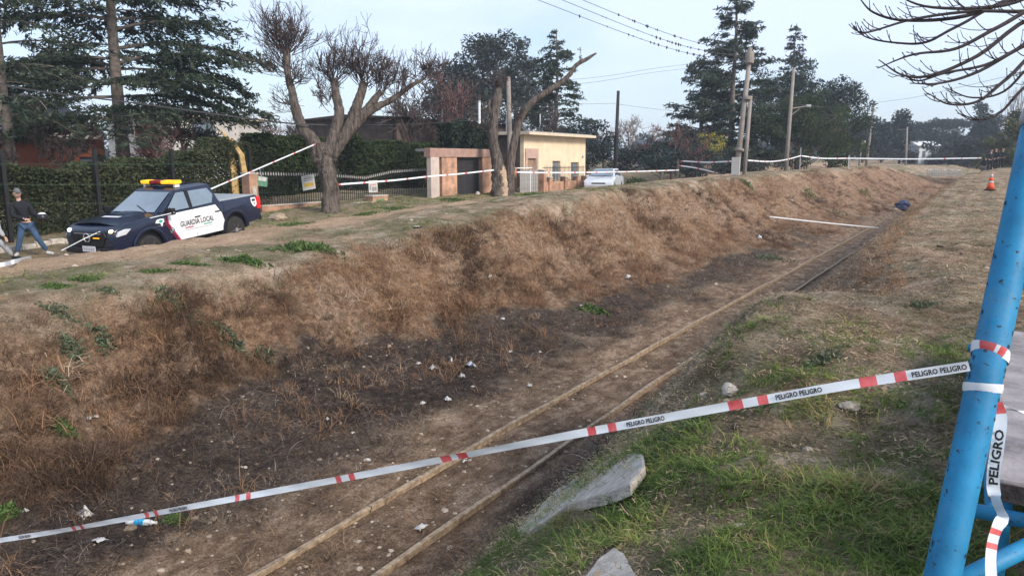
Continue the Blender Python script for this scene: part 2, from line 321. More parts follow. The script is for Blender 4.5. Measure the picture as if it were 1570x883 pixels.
dryc = gmix(gramp(nP, (.45, (0, 0, 0)), (.60, (1, 1, 1))), gramp(nB, (.34, (.075, .047, .031)), (.5, (.18, .115, .074)), (.66, (.30, .205, .138))), gramp(nB, (.34, (.10, .068, .048)), (.5, (.21, .148, .108)), (.66, (.33, .25, .19))))
darkc = gmix(gramp(nP, (.42, (0, 0, 0)), (.58, (1, 1, 1))), gramp(nB, (.34, (.018, .0145, .0145)), (.52, (.048, .040, .038)), (.66, (.115, .098, .090))), gramp(nB, (.34, (.026, .019, .016)), (.52, (.068, .052, .043)), (.66, (.15, .118, .095))))
roadc = gramp(nS, (.3, (.25, .175, .12)), (.5, (.35, .26, .185)), (.7, (.43, .345, .26)))
greenc = gramp(nB, (.3, (.045, .06, .025)), (.6, (.09, .11, .045)), (.8, (.15, .15, .08)))
trenchc = gramp(nS, (.34, (.075, .052, .036)), (.5, (.18, .130, .093)), (.64, (.33, .26, .20)))
c = base
for nm, cc in (('road', roadc), ('trench', trenchc), ('green', greenc), ('dark', darkc), ('dry', dryc)): c = gmix(gattr(nm), c, cc)
fine = nt.nodes.new('ShaderNodeMix'); fine.data_type = 'RGBA'; fine.blend_type = 'MULTIPLY'; fine.inputs[0].default_value = 1; nt.links.new(c, fine.inputs[6]); fr_ = nt.nodes.new('ShaderNodeValToRGB'); fr_.color_ramp.elements[0].position = .32; fr_.color_ramp.elements[0].color = (.5, .48, .46, 1); fr_.color_ramp.elements[1].position = .68; fr_.color_ramp.elements[1].color = (1.45, 1.45, 1.45, 1); nt.links.new(gnoise(38, 5, .7), fr_.inputs['Fac']); nt.links.new(fr_.outputs['Color'], fine.inputs[7]); c = fine.outputs[2]
nt.links.new(c, B.inputs['Base Color'])
bp = nt.nodes.new('ShaderNodeBump'); bp.inputs['Strength'].default_value = 1.0; bp.inputs['Distance'].default_value = .09
nt.links.new(gnoise(14, 8, .75), bp.inputs['Height']); nt.links.new(bp.outputs[0], B.inputs['Normal'])
gme = fast_mesh('ground', V, F, gm, smooth=True)
Rm = mk['R']; trench = np.clip((Rm+2.4)/.5, 0, 1)*np.clip((.75-Rm)/.4, 0, 1)*(XX.ravel() > T_xt(YY.ravel()))
for nm, arr in (('dry', mk['dry']*.85), ('dark', mk['dark']*.9), ('green', mk['green']*.45), ('road', mk['road']), ('trench', trench)):
    a = gme.attributes.new(nm, 'FLOAT', 'POINT'); a.data.foreach_set('value', np.ascontiguousarray(arr, np.float32))
ground = tag(link('ground', gme), 'dirt street, banks and bare soil of the railway cutting', None, kind='structure')

# ------------------------------------------------------------------ rails of the old track
rail_steel = mat('rail_steel', (.19, .135, .088), .65, .35, 12, .3, 40, metal=.1, c2=(.36, .275, .19))
def rail_mesh(name, xoff, y0, y1):
    prof = [(-.05, -.14), (-.05, -.13), (-.012, -.118), (-.012, -.04), (-.031, -.03), (-.031, -.004), (-.026, 0), (.026, 0), (.031, -.004), (.031, -.03), (.012, -.04), (.012, -.118), (.05, -.13), (.05, -.14)]
    ys = np.linspace(y0, y1, max(2, int((y1-y0)/.5)+1)); b = MB(); n = len(prof)
    for y in ys:
        xc = float(T_xl(y))+xoff; zc = float(T_bed(y))+CZ+.085+.012*math.sin(y*.9+xoff*4)+.008*math.sin(y*2.3)
        xc += .012*math.sin(y*.55+xoff)
        for (u, w) in prof: b.v.append((xc+u*.95, y, zc+w))
    for i in range(len(ys)-1):
        for j in range(n):
            jj = (j+1) % n; b.f.append((i*n+jj, i*n+j, (i+1)*n+j, (i+1)*n+jj)); b.m.append(0)
    b.f.append(tuple(range(n))); b.f.append(tuple((len(ys)-1)*n+j for j in range(n-1, -1, -1))); b.m += [0, 0]
    return b.build(name, rail_steel)
RG = 'worn rails of the old track'
yj = 5.78
tag(rail_mesh('railway_rail', 0, -2, yj-.012), 'short near length of the left rail, ending at the joint in front of the tape', 'rail', RG)
tag(rail_mesh('railway_rail', 0, yj+.012, 52), 'long rusty left rail running from the joint far up the cutting', 'rail', RG)
tag(rail_mesh('railway_rail', 1.0, -2, 46), 'half buried right rail along the foot of the grassy bank', 'rail', RG)
# ------------------------------------------------------------------ lettering
def text_2d(s, h=1.0, bold=.0):
    cu = bpy.data.curves.new('lettering', 'FONT'); cu.body = s; cu.size = 1.0; cu.fill_mode = 'FRONT'; cu.offset = bold; cu.resolution_u = 2
    o = bpy.data.objects.new('lettering', cu); col.objects.link(o); bpy.context.view_layer.update()
    me = bpy.data.meshes.new_from_object(o.evaluated_get(bpy.context.evaluated_depsgraph_get()))
    v = [(p.co.x, p.co.y) for p in me.vertices]; f = [tuple(p.vertices) for p in me.polygons]
    bpy.data.objects.remove(o); bpy.data.curves.remove(cu); bpy.data.meshes.remove(me)
    xs = [q[0] for q in v]; ys = [q[1] for q in v]; k = h/(max(ys)-min(ys)); x0, y0 = min(xs), min(ys)
    return [((a-x0)*k, (b-y0)*k) for a, b in v], f, (max(xs)-x0)*k
TXT = {}
def text(s, bold=.0):
    if (s, bold) not in TXT: TXT[(s, bold)] = text_2d(s, 1.0, bold)
    return TXT[(s, bold)]

# ------------------------------------------------------------------ barrier tape
tape_white = mat('tape_white', (.72, .76, .80), .35, .06, 8, spec=.5); tape_red = mat('tape_red', (.62, .07, .08), .4, .15, 20, spec=.5, c2=(.72, .16, .16)); tape_black = mat('tape_black', (.012, .012, .016), .5, .1)
def catmull(pts, n=8):
    pts = [Vector(p) for p in pts]; q = [pts[0]*2-pts[1]]+pts+[pts[-1]*2-pts[-2]]; out = []
    for i in range(1, len(q)-2):
        for k in range(n):
            t = k/n; a, b, c, d = q[i-1:i+3]; out.append(.5*((2*b)+(c-a)*t+(2*a-5*b+4*c-d)*t*t+(3*b-a-3*c+d)*t**3))
    return out+[pts[-1]]
def resample(pts, step):
    pts = [Vector(p) for p in pts]; d = [0]
    for a, b in zip(pts[:-1], pts[1:]): d.append(d[-1]+(b-a).length)
    n = max(2, int(d[-1]/step)+1); out = []
    A = np.array(pts); ss = np.linspace(0, d[-1], n)
    return [Vector([np.interp(s, d, A[:, k]) for k in range(3)]) for s in ss], ss
def tape(name, pts, width, label, group=None, words=(), red=lambda s: False, roll=lambda s: 0.0, step=.02, word='PELIGRO', wh=.70, wl=.30, up=Vector((0, 0, 1)), parent=None, crease=.0):
    P_, S_ = resample(pts, step); b = MB(); fr = []
    for i, p in enumerate(P_):
        t = (P_[min(i+1, len(P_)-1)]-P_[max(i-1, 0)]).normalized(); a = Matrix.Rotation(roll(S_[i]), 3, t)
        u = (up-t*up.dot(t)).normalized(); u = a @ u; n = t.cross(u); fr.append((p, u, n))
        c_ = crease*math.sin(S_[i]*23)*width
        b.v += [tuple(p-u*width/2), tuple(p+n*(c_+width*.06)), tuple(p+u*width/2)]
    for i in range(len(P_)-1):
        mi = 1 if red((S_[i]+S_[i+1])/2) else 0
        for k in (0, 1): b.f.append((3*i+k, 3*i+3+k, 3*i+4+k, 3*i+1+k)); b.m.append(mi)
    o = b.build(name, [tape_white, tape_red], parent, smooth=True)
    if parent is None: tag(o, label, 'tape', group)
    cen = Vector((0, 0, CZ))
    for s0 in words:
        v2, f2, w2 = text(word, .03); kk = wl/w2; b2 = MB(); vs = []
        for (x, y) in v2:
            s = s0+x*kk if s0 >= 0 else -s0-x*kk
            i = min(len(fr)-2, max(0, int(s/S_[-1]*(len(fr)-1)))); f_ = s/S_[-1]*(len(fr)-1)-i
            p = fr[i][0].lerp(fr[i+1][0], f_); u = fr[i][1]; n = fr[i][2]
            sd = 1 if (cen-p).dot(n) > 0 else -1
            vs.append(p+u*((y-.5)*wh*width)+n*sd*(.0025+width*.07))
        b2.add(vs, f2); b2.build('lettering', tape_black, o)
    return o
# --- near tape across the cutting, tied to the blue post
npx = [(1486, 561), (1300, 590), (1120, 622), (900, 662), (700, 700), (500, 738), (300, 775), (100, 812), (-60, 838)]
def near_D(x): return 1/(1/2.62+(1/6.0-1/2.62)*(1486-x)/1546)
npts = [P(x, y, near_D(x)) for x, y in npx]
npts.append(G(-260, 880, .02))
near_path = catmull(npts, 10)
cum = [0]
for a_, b_ in zip(near_path[:-1], near_path[1:]): cum.append(cum[-1]+(b_-a_).length)
def s_at_px(x):
    t = np.interp(-x, [-q[0] for q in npx], range(len(npx))); k = t*10; i = int(k); return float(np.interp(k, range(len(cum)), cum))
redblocks = []
for xa in (1390, 1172, 947, 715, 545, 385, 245, 130): redblocks.append(s_at_px(xa))
def near_red(s):
    for q in redblocks:
        d = s-q
        if 0 <= d < .045 or .10 <= d < .15: return True
    return False
words = [s_at_px(1478), s_at_px(1284), s_at_px(1084), s_at_px(335), s_at_px(95)]
# letters run left to right as seen from the camera: the path runs right to left, so words are given by their right hand end
def near_words(): return [-(s_at_px(x)) for x in (1400, 1186, 962, 262, 30)]
near_tape = tape('barrier_tape', near_path, .036, 'long red and white PELIGRO tape stretched across the foreground to the blue post', words=near_words(), red=near_red, roll=lambda s: .28*math.sin(s*2.1)+.15*math.sin(s*5.3), wl=.175, wh=.56, crease=.08, word='PELIGRO PELIGRO')
# ------------------------------------------------------------------ blue post, its bars and the raised slab
blue = mat('blue_paint', (.012, .18, .36), .55, .18, 5, .05, 40, c2=(.016, .215, .42), spec=.35); rust = mat('chipped_paint', (.03, .035, .05), .8, .4, 20)
nt_ = blue.node_tree; bs_ = nt_.nodes['Principled BSDF']; src_ = bs_.inputs['Base Color'].links[0].from_socket; rust_fac = nt_.nodes.new('ShaderNodeTexNoise'); rust_fac.inputs['Scale'].default_value = 45; rust_fac.inputs['Detail'].default_value = 7; rust_fac.inputs['Roughness'].default_value = .7
rr_ = nt_.nodes.new('ShaderNodeValToRGB'); rr_.color_ramp.elements[0].position = .61; rr_.color_ramp.elements[1].position = .64; mmx = nt_.nodes.new('ShaderNodeMix'); mmx.data_type = 'RGBA'; mmx.inputs[7].default_value = (.03, .035, .045, 1)   # worn through specks
dst_ = nt_.nodes.new('ShaderNodeTexNoise'); dst_.inputs['Scale'].default_value = 3.2; dst_.inputs['Detail'].default_value = 9; dst_.inputs['Roughness'].default_value = .75; dr_ = nt_.nodes.new('ShaderNodeValToRGB'); dr_.color_ramp.elements[0].position = .5; dr_.color_ramp.elements[1].position = .8; dr_.color_ramp.elements[1].color = (.55, .55, .55, 1)
md_ = nt_.nodes.new('ShaderNodeMix'); md_.data_type = 'RGBA'; md_.inputs[7].default_value = (.16, .22, .27, 1); tcn = [n for n in nt_.nodes if n.type == 'TEX_COORD'][0]                                   # chalky dust film
for q_ in (rust_fac, dst_): nt_.links.new(tcn.outputs['Object'], q_.inputs['Vector'])
nt_.links.new(rust_fac.outputs['Fac'], rr_.inputs['Fac']); nt_.links.new(dst_.outputs['Fac'], dr_.inputs['Fac']); nt_.links.new(dr_.outputs['Color'], md_.inputs[0]); nt_.links.new(src_, md_.inputs[6]); nt_.links.new(rr_.outputs['Color'], mmx.inputs[0]); nt_.links.new(md_.outputs[2], mmx.inputs[6]); nt_.links.new(mmx.outputs[2], bs_.inputs['Base Color'])
galv = mat('grey_metal', (.33, .33, .35), .5, .2, 8, .1)
A0 = P(1440, 905, 2.56); A1 = P(1511, 562, 2.66); A2 = P(1592, 196, 2.78)
gz = zt1(A0.x, A0.y); dirp = (A2-A0).normalized(); foot = A0-dirp*((A0.z-gz+.12)/dirp.z)
post = thing('blue_post', (foot.x, foot.y, gz), 'leaning blue painted steel post on the right with peeling paint', 'post')
def loc(o, p): return Vector(p)-o.location
pr = .056
b = MB(); b.tube([loc(post, foot+(A2-foot)*t) for t in np.linspace(0, 1, 14)], pr, 20); b.smooth = True
pt = b.build('tube', blue, post)
b = MB(); q = loc(post, A2); b.tube([q-dirp*.0, q+dirp*.03, q+dirp*.07, q+dirp*.10, q+dirp*.12], [pr*1.12, pr*1.18, pr*1.1, pr*.75, pr*.2], 18); b.smooth = True; b.build('cap', galv, post)
rg = random.Random(3)
for k in range(70):                                    # flakes where the paint has come off
    t = rg.random(); c0 = loc(post, foot+(A2-foot)*(.12+.8*t)); an = rg.choice([2.6, 2.9, 3.1, -.3, .1, .4])+rg.uniform(-.25, .25)
    u = dirp.orthogonal().normalized(); u = (Vector((1, 0, 0))-dirp*dirp.x).normalized(); w = dirp.cross(u)
    dd = (u*math.cos(an)-w*abs(math.sin(an))); s = rg.uniform(.003, .008); l = rg.uniform(.004, .018); tt = dd.cross(dirp).normalized(); c1 = c0+dd*(pr+.0012)
    b = MB(); b.add([c1-dirp*l, c1+tt*s-dd*s*s/pr*.5, c1+dirp*l*.8+tt*s*.3, c1-tt*s], [(0, 1, 2, 3)]); b.build('paint_chip', rust, post)
def ring_path(cz_px, D, tilt, r):
    c0 = A0+(A2-A0)*((cz_px-905)/(205-905)); u = (Vector((1, 0, 0))-dirp*dirp.x).normalized(); w = dirp.cross(u); return [c0+(u*math.cos(a)+w*math.sin(a))*r+dirp*tilt*math.cos(a+2.4) for a in np.linspace(0, 2*math.pi, 40)]
tape('tape_wrap', ring_path(560, 0, .012, pr+.004), .036, 'red and white tape wound round the blue post where the long tape ends', red=lambda s: .24 < s < .29 or .31 < s < .33, step=.012, words=())
tape('tape_wrap', ring_path(612, 0, -.014, pr+.004), .032, 'lower white tape band wound round the blue post under the knot', red=lambda s: False, step=.012)
hang = [P(x, y, D) for x, y, D in ((1527, 618, 2.60), (1534, 640, 2.6), (1530, 680, 2.59), (1524, 720, 2.58), (1523, 748, 2.58), (1530, 775, 2.57), (1538, 792, 2.57), (1530, 806, 2.56), (1522, 830, 2.56), (1519, 860, 2.55), (1521, 900, 2.55))]
tape('barrier_tape', catmull(hang, 6), .040, 'loose end of PELIGRO tape hanging down beside the blue post', red=lambda s: s < .045 or (.42 < s < .52 and int(s/.025) % 2 == 0), roll=lambda s: .35*math.sin(s*9)+(1.0 if .33 < s < .40 else 0), up=Vector((-1, -.3, 0)), words=[-.285], wl=.19, wh=.7, step=.01)
tape('barrier_tape', catmull([P(1527, 622, 2.62), P(1550, 628, 2.75), P(1580, 634, 2.9), P(1640, 640, 3.3)], 6), .022, 'narrow twisted tape end running right from the knot on the blue post', roll=lambda s: s*6, red=lambda s: s < .05)
conc = mat('concrete', (.38, .335, .29), .9, .25, 9, .5, 60, c2=(.50, .455, .40)); conc_dark = mat('dirty_concrete', (.20, .18, .185), .9, .3, 3.5, .3, 26, c2=(.29, .265, .27)); edge_dark = mat('concrete_edge', (.06, .05, .045), .95, .4, 9, .4)
plat = thing('raised_platform', (.9, 5.0, onground(.9, 5)[2]), 'low concrete platform on a blue steel frame behind the blue post', 'platform')
b = MB(); zt_ = CZ-1.27; b.box(loc(plat, (1.05, 5.05, zt_-.045)), (1.75, 3.2, .09)); b.build('slab', conc_dark, plat, bevel=.012)
b = MB(); b.box(loc(plat, (1.05, 3.452, zt_-.055)), (1.74, .012, .075)); b.build('edge_strip', edge_dark, plat)
for (p0, p1, r_) in (((.10, 3.40, zt_-.135), (1.9, 3.40, zt_-.135), .03), ((.10, 6.5, zt_-.135), (1.9, 6.5, zt_-.135), .03), ((.2, 3.4, zt_-.135), (.2, 6.6, zt_-.135), .03)):
    b = MB(); b.tube([loc(plat, p0), loc(plat, p1)], r_, 12, mi=0); b.smooth = True; b.build('frame_bar', blue, plat)
for (x, y) in ((.24, 3.5), (1.85, 3.5), (.24, 6.5), (1.85, 6.5)):
    b = MB(); b.tube([loc(plat, (x, y, zt1(x, y)-.05)), loc(plat, (x, y, zt_-.1))], .03, 10); b.build('leg', blue, plat)
b = MB(); q0, q1 = P(1440, 905, 2.75), P(1640, 806, 2.95); b.tube([loc(plat, q0), loc(plat, q1)], .034, 12); b.smooth = True; b.build('brace', blue, plat)

# ------------------------------------------------------------------ broken concrete slabs and stones
def lump_poly(name, pxs, th, lift, m, label, cat, group=None, seed=1):
    rg = random.Random(seed); g = [G(x, y) for x, y in pxs]; c0 = sum(g, Vector())/len(g); base = Vector((c0.x, c0.y, c0.z))
    # best-fit plane of the ground under the outline
    A = np.array([[p.x-c0.x, p.y-c0.y, 1] for p in g]); k = np.linalg.lstsq(A, np.array([p.z-c0.z for p in g]), rcond=None)[0]
    cx_ = sum(q[0] for q in pxs)/len(pxs); cy_ = sum(q[1] for q in pxs)/len(pxs); gg = g+[G(x*.5+cx_*.5, y*.5+cy_*.5) for x, y in pxs]
    rs = [p.z-(c0.z+k[0]*(p.x-c0.x)+k[1]*(p.y-c0.y)+k[2]) for p in gg]; lift = max(rs)*.55+lift*.3; th = (max(rs)-min(rs))*.3+th*.35   # clear of the ground everywhere, still seated in it
    top = []
    for (x, y) in pxs:                                    # outline carried up to the tilted plane of the slab's upper face
        d = ray(x, y); o = np.array([0, 0, CZ]); t = (c0.z+lift-k[0]*c0.x-k[1]*c0.y+k[2]-CZ)/(d[2]-k[0]*d[0]-k[1]*d[1]); top.append(Vector(o+d*t))
    b = MB(); n = len(top); cc = sum(top, Vector())/n
    up = [p-base for p in top]; ins = [(p-cc)*.965+cc-base+Vector((0, 0, .012+rg.uniform(-.004, .004))) for p in top]; lo = [(p-cc)*1.02+cc-base-Vector((0, 0, th)) for p in top]
    b.v = [tuple(q) for q in lo+up+ins]; b.f = [tuple(range(2*n, 3*n))]
    for i in range(n):
        j = (i+1) % n; b.f += [(i, j, n+j, n+i), (n+i, n+j, 2*n+j, 2*n+i)]
    b.m = [0]*len(b.f); me = b.mesh(name, m); bm = bmesh.new(); bm.from_mesh(me); bmesh.ops.recalc_face_normals(bm, faces=bm.faces)
    bmesh.ops.triangulate(bm, faces=[f for f in bm.faces if len(f.verts) > 4]); bmesh.ops.subdivide_edges(bm, edges=bm.edges, cuts=3, use_grid_fill=True)
    for v in bm.verts: v.co += Vector((0, 0, 1))*(.008*(float(fbm(v.co.x*6, v.co.y*6, seed))-.5)*2)+Vector((rg.uniform(-1, 1), rg.uniform(-1, 1), 0))*.003
    bm.to_mesh(me); bm.free(); o = link(name, me); o.location = base; return tag(o, label, cat, group)
lump_poly('concrete_slab', [(790, 814), (822, 782), (852, 752), (905, 722), (958, 691), (986, 697), (989, 714), (966, 744), (944, 754), (905, 764), (870, 776), (842, 796), (812, 814)], .10, .06, conc, 'long broken grey concrete slab lying in the grass beside the right rail', 'concrete slab', 'broken concrete in the grass', 5)
lump_poly('concrete_slab', [(892, 892), (915, 862), (942, 840), (956, 851), (966, 868), (982, 894)], .10, .07, conc, 'pointed concrete slab fragment in the grass at the bottom edge', 'concrete slab', 'broken concrete in the grass', 8)
def rock(name, px, py, w, h, m, label, cat='stone', group=None, seed=1, flat=.6, lift=.25, sub=3):
    g = G(px, py); D = depth_of(g); rx = w*D/FPX/2; rz_ = h*D/FPX/2
    bm = bmesh.new(); bmesh.ops.create_icosphere(bm, subdivisions=sub, radius=1)
    for v in bm.verts:
        f = 1+.55*(float(fbm(v.co.x*1.4+seed*3.1+v.co.z, v.co.y*1.4+v.co.z*1.7, seed))-.5)*2; v.co *= f
        v.co = Vector((v.co.x*rx, v.co.y*rx*.8, v.co.z*max(rz_, rx*.3)))
    me = bpy.data.meshes.new(name); bm.to_mesh(me); bm.free(); me.materials.append(m); o = link(name, me); o.location = g+Vector((0, 0, max(rz_, rx*.3)*lift)); o.rotation_euler = (0, 0, YAW+seed*.7)
    return tag(o, label, cat, group)
stone = mat('stone', (.30, .27, .235), .95, .3, 9, .5, 40); stone2 = mat('pale_stone', (.42, .38, .33), .95, .25, 9, .5, 40)
rock('stone', 1120, 603, 30, 22, stone2, 'large pale grey stone above the tape, beside a smaller one', group='loose stones on the right bank', seed=2)
rock('stone', 1080, 609, 17, 12, stone2, 'small pale stone just left of the larger grey one', group='loose stones on the right bank', seed=3)
rock('stone', 1238, 690, 15, 9, stone, 'tan stone lying in the green grass below the tape', group='loose stones on the right bank', seed=4)
rock('stone', 1302, 622, 30, 14, stone, 'flat grey stone sunk in grass just under the tape', group='loose stones on the right bank', seed=5, lift=-.1)
rock('stone', 1126, 655, 12, 8, edge_dark, 'small dark stone in the green weeds below the tape', group='loose stones on the right bank', seed=6)

# ------------------------------------------------------------------ litter
paper = mat('white_litter', (.50, .49, .47), .8, .25, 40); plastic_b = mat('bluish_bag', (.55, .60, .68), .4, .15, 20, spec=.5); tanp = mat('tan_litter', (.55, .40, .20), .8, .25, 20); blue_label = mat('blue_label', (.03, .30, .58), .4, .1)
def scrap(px, py, w, h, m, label, seed, name='paper_scrap', cat='litter', lift=.012):
    """crumpled sheet: a small grid folded and crushed"""
    g = G(px, py); D = depth_of(g); a = w*D/FPX*.85; hh = h*D/FPX*.55; rg = np.random.RandomState(seed); n = 7
    u, v = np.meshgrid(np.linspace(-.5, .5, n), np.linspace(-.5, .5, n)); r0 = 1-.28*rg.rand(n, n)*(np.maximum(abs(u), abs(v)) > .45)
    V_ = np.stack([u*a*r0+rg.normal(0, a*.02, (n, n)), v*a*.75*r0+rg.normal(0, a*.02, (n, n)), hh*(.55*np.abs(rg.normal(0, .45, (n, n)))+.8*np.exp(-((u+.1*rg.randn())**2+v**2)*7))], 2).reshape(-1, 3)
    i0 = (np.arange(n-1)[:, None]*n+np.arange(n-1)[None, :]).ravel(); me = fast_mesh(name, V_, np.stack([i0, i0+1, i0+n+1, i0+n], 1), m)
    o = link(name, me); o.location = g+Vector((0, 0, lift)); o.rotation_euler = (R(rg.uniform(-10, 10)), R(rg.uniform(-10, 10)), rg.uniform(0, 6.28)); return tag(o, label, cat, 'litter scattered in the cutting')
L_ = [(664, 567, 17, 11, paper, 'bright white litter piece at the centre of the scattered cluster in the dark weeds'), (641, 559, 12, 6, paper, 'small flat white scrap just left of the brightest litter piece'),
 (691, 557, 9, 13, paper, 'narrow upright white scrap between two larger litter pieces'), (708, 580, 16, 13, paper, 'folded white paper scrap below the bluish bag'), (725, 594, 10, 5, paper, 'thin white scrap lowest of the cluster beside the folded paper'),
 (648, 620, 13, 8, paper, 'oval white scrap on dark weeds below the litter cluster, left one'), (687, 615, 15, 12, paper, 'crumpled white scrap right of the oval one, nearer the rail'), (812, 593, 10, 8, paper, 'lone round white scrap on the bare strip left of the long rail'),
 (771, 491, 11, 7, paper, 'white scrap at the foot of the bank above the cluster'), (783, 541, 8, 7, paper, 'tiny white scrap on dark soil right of the cluster'), (828, 542, 8, 6, paper, 'tiny white scrap farthest right on the dark soil'),
 (751, 427, 9, 12, paper, 'white scrap caught halfway up the rusty grass bank'), (639, 350, 20, 6, paper, 'flat pale litter on the bare crest of the bank'), (565, 707, 13, 6, paper, 'white scrap hidden partly by the dark weeds above the tape'),
 (541, 665, 9, 5, paper, 'small white scrap in the dark weeds left of the rail'), (502, 645, 8, 9, paper, 'thin white scrap standing in dark weeds farthest left'), (712, 709, 10, 7, paper, 'white scrap just under the near tape by the left rail'),
 (645, 811, 24, 12, paper, 'pale crumpled paper lying between the rails near the bottom'), (153, 830, 30, 8, paper, 'bone white plastic strip on the dark soil below the tape'), (138, 643, 23, 10, paper, 'white scrap of card on the brown near bank'),
 (114, 717, 30, 12, tanp, 'yellowish tan scrap on the brown near bank'), (963, 426, 12, 8, paper, 'white scrap low on the far rusty bank'), (1165, 366, 10, 9, plastic_b, 'pale bluish bag at the foot of the bank near the far tape'),
 (1213, 309, 7, 5, paper, 'white speck of litter on the distant bank'), (1373, 322, 8, 5, paper, 'white scrap at the far end of the left rail'), (40, 785, 12, 9, paper, 'small pale scrap at the lower left edge above the tape')]
for k, (x, y, w, h, m, lab) in enumerate(L_): scrap(x, y, w, h, m, lab, 100+k)
scrap(722, 563, 20, 16, plastic_b, 'crumpled bluish plastic bag right of the white litter cluster', 77, 'plastic_bag')
scrap(131, 792, 30, 26, paper, 'white crumpled plastic bag beside the near tape at lower left', 78, 'plastic_bag')
g = G(215, 805); bo = thing('plastic_bottle', g+Vector((0, 0, .035)), 'clear plastic bottle with a blue label under the near tape', 'bottle', rz=R(28))
clear = mat('clear_plastic', (.55, .57, .58), .15, .05, 6, spec=.6)
b = MB(); b.lathe([(.018, -.15), (.033, -.14), (.035, -.10), (.035, .08), (.028, .12), (.014, .15), (.014, .165)], 14, axis='X'); b.smooth = True; b.build('bottle_body', clear, bo)
b = MB(); b.lathe([(.0358, -.05), (.0362, -.045), (.0362, .045), (.0358, .05)], 14, axis='X'); b.smooth = True; b.build('paper_label', blue_label, bo)
b = MB(); b.lathe([(.015, .163), (.016, .168), (.016, .18), (.014, .184)], 12, axis='X'); b.build('bottle_cap', paper, bo)
# ------------------------------------------------------------------ vehicles
navy = mat('navy_paint', (.006, .011, .032), .25, .1, 3, spec=.5, coat=.35); black_pl = mat('black_plastic', (.012, .012, .014), .5, .15, 8); wpaint = mat('white_vinyl', (.72, .73, .75), .35, .04, 4, spec=.5)
glass_d = mat('car_glass', (.16, .21, .26), .06, .12, 3, spec=.9, coat=.6); tyre = mat('tyre_rubber', (.028, .027, .026), .85, .25, 14, .3); rimm = mat('wheel_rim', (.42, .42, .43), .35, .1, metal=.6)
redv = mat('red_vinyl', (.45, .02, .05), .4, .08); greenv = mat('green_vinyl', (.02, .35, .25), .4, .08); chrome = mat('chrome', (.7, .7, .72), .15, .05, metal=.9); bedm = mat('bed_cover', (.36, .39, .42), .4, .1, 4, spec=.5)
lamp_w = mat('headlight_lit', (.9, .8, .55), .2, .05, emit=(1, .78, .38), estr=1.6); lamp_c = mat('headlight_lens', (.55, .57, .6), .12, .05, spec=.8); lamp_ww = mat('headlight_white', (.9, .9, .85), .2, .05, emit=(1, .97, .9), estr=1.8)
amber = mat('amber_beacon', (.85, .42, .02), .25, .1, emit=(1, .50, .02), estr=.45); beacon_r = mat('red_beacon', (.25, .02, .02), .3, .1); tail_r = mat('tail_lamp', (.55, .015, .02), .25, .1, emit=(1, .03, .03), estr=.25); platem = mat('number_plate', (.55, .57, .62), .5, .2, 30)
maroon = mat('maroon_vinyl', (.10, .015, .04), .4, .1)
def arch(cx, cz, r, a0, a1, n=10): return [(cx+r*math.cos(R(a0+(a1-a0)*k/n)), cz+r*math.sin(R(a0+(a1-a0)*k/n))) for k in range(n+1)]
def wheel(par, x, y, r=.375, w=.25, spokes=6):
    s = 1 if y > 0 else -1; e = link('wheel', None, par); e.location = (x, y, r); e.empty_display_size = .1
    b = MB(); b.lathe([(r*.62, -w/2), (r*.9, -w/2), (r*.985, -w*.36), (r, -w*.2), (r, w*.2), (r*.985, w*.36), (r*.9, w/2), (r*.62, w/2)], 30, axis='Y'); b.build('tyre', tyre, e, smooth=False)
    b = MB(); b.lathe([(r*.64, -w*.3), (r*.66, w*.3*1)], 24, axis='Y')
    yo = s*w*.40
    for k in range(spokes):
        a = 2*math.pi*k/spokes; b.beam((r*.1*math.cos(a), yo, r*.1*math.sin(a)), (r*.62*math.cos(a), yo, r*.62*math.sin(a)), .05, .05)
    b.lathe([(r*.16, yo-.02), (r*.16, yo+.03)], 12, axis='Y'); b.build('rim', rimm, e)
    b = MB(); b.lathe([(r*.6, s*w*.05-.01), (r*.6, s*w*.05+.01)], 20, axis='Y'); b.build('brake_disc', black_pl, e)
def put_text(s, par, m, h, org, ux, uy, nrm, off=.006, bold=.0, name='lettering', maxw=None):
    v, f, w = text(s, bold); k = h
    if maxw: kx = maxw/w
    else: kx = h
    b = MB(); ux, uy, nrm = Vector(ux), Vector(uy), Vector(nrm); b.add([Vector(org)+ux*(x*kx)+uy*(y*k)+nrm*off for x, y in v], f); return b.build(name, m, par)
# ---- pickup, local x forward, y to its left
hd = Vector((math.sin(R(11)), -math.cos(R(11)), 0)); tc_ = Vector((-18.75, 12.75, 0)); yaw_t = math.atan2(hd.y, hd.x)
zf, zr_ = zt1(*(tc_+hd*1.6).xy), zt1(*(tc_-hd*1.6).xy); pit = math.atan2(zr_-zf, 3.2)
truck = thing('pickup_truck', (tc_.x, tc_.y, (zf+zr_)/2-.02), 'navy and white GUARDIA LOCAL pickup truck with amber light bar behind the berm', 'pickup truck', rot=(0, pit, yaw_t))
fa, ra, ar = 1.66, -1.49, .50
prof = [(2.50, .44), (2.60, .56), (2.63, .80), (2.58, 1.00), (2.44, 1.09), (2.1, 1.145), (1.6, 1.19), (1.18, 1.225), (.2, 1.215), (-.95, 1.235), (-1.06, 1.245), (-2.55, 1.255), (-2.63, 1.22), (-2.64, .66), (-2.56, .52), (-2.1, .46)]
prof += arch(ra, .38, ar, 350, 190, 10)[::-1][::1] if False else []
lower = [(-2.56, .52)]+arch(ra, .40, ar, 172, 8, 10)+[(-.9, .45), (1.08, .45)]+arch(fa, .40, ar, 172, 8, 10)+[(2.50, .44)]
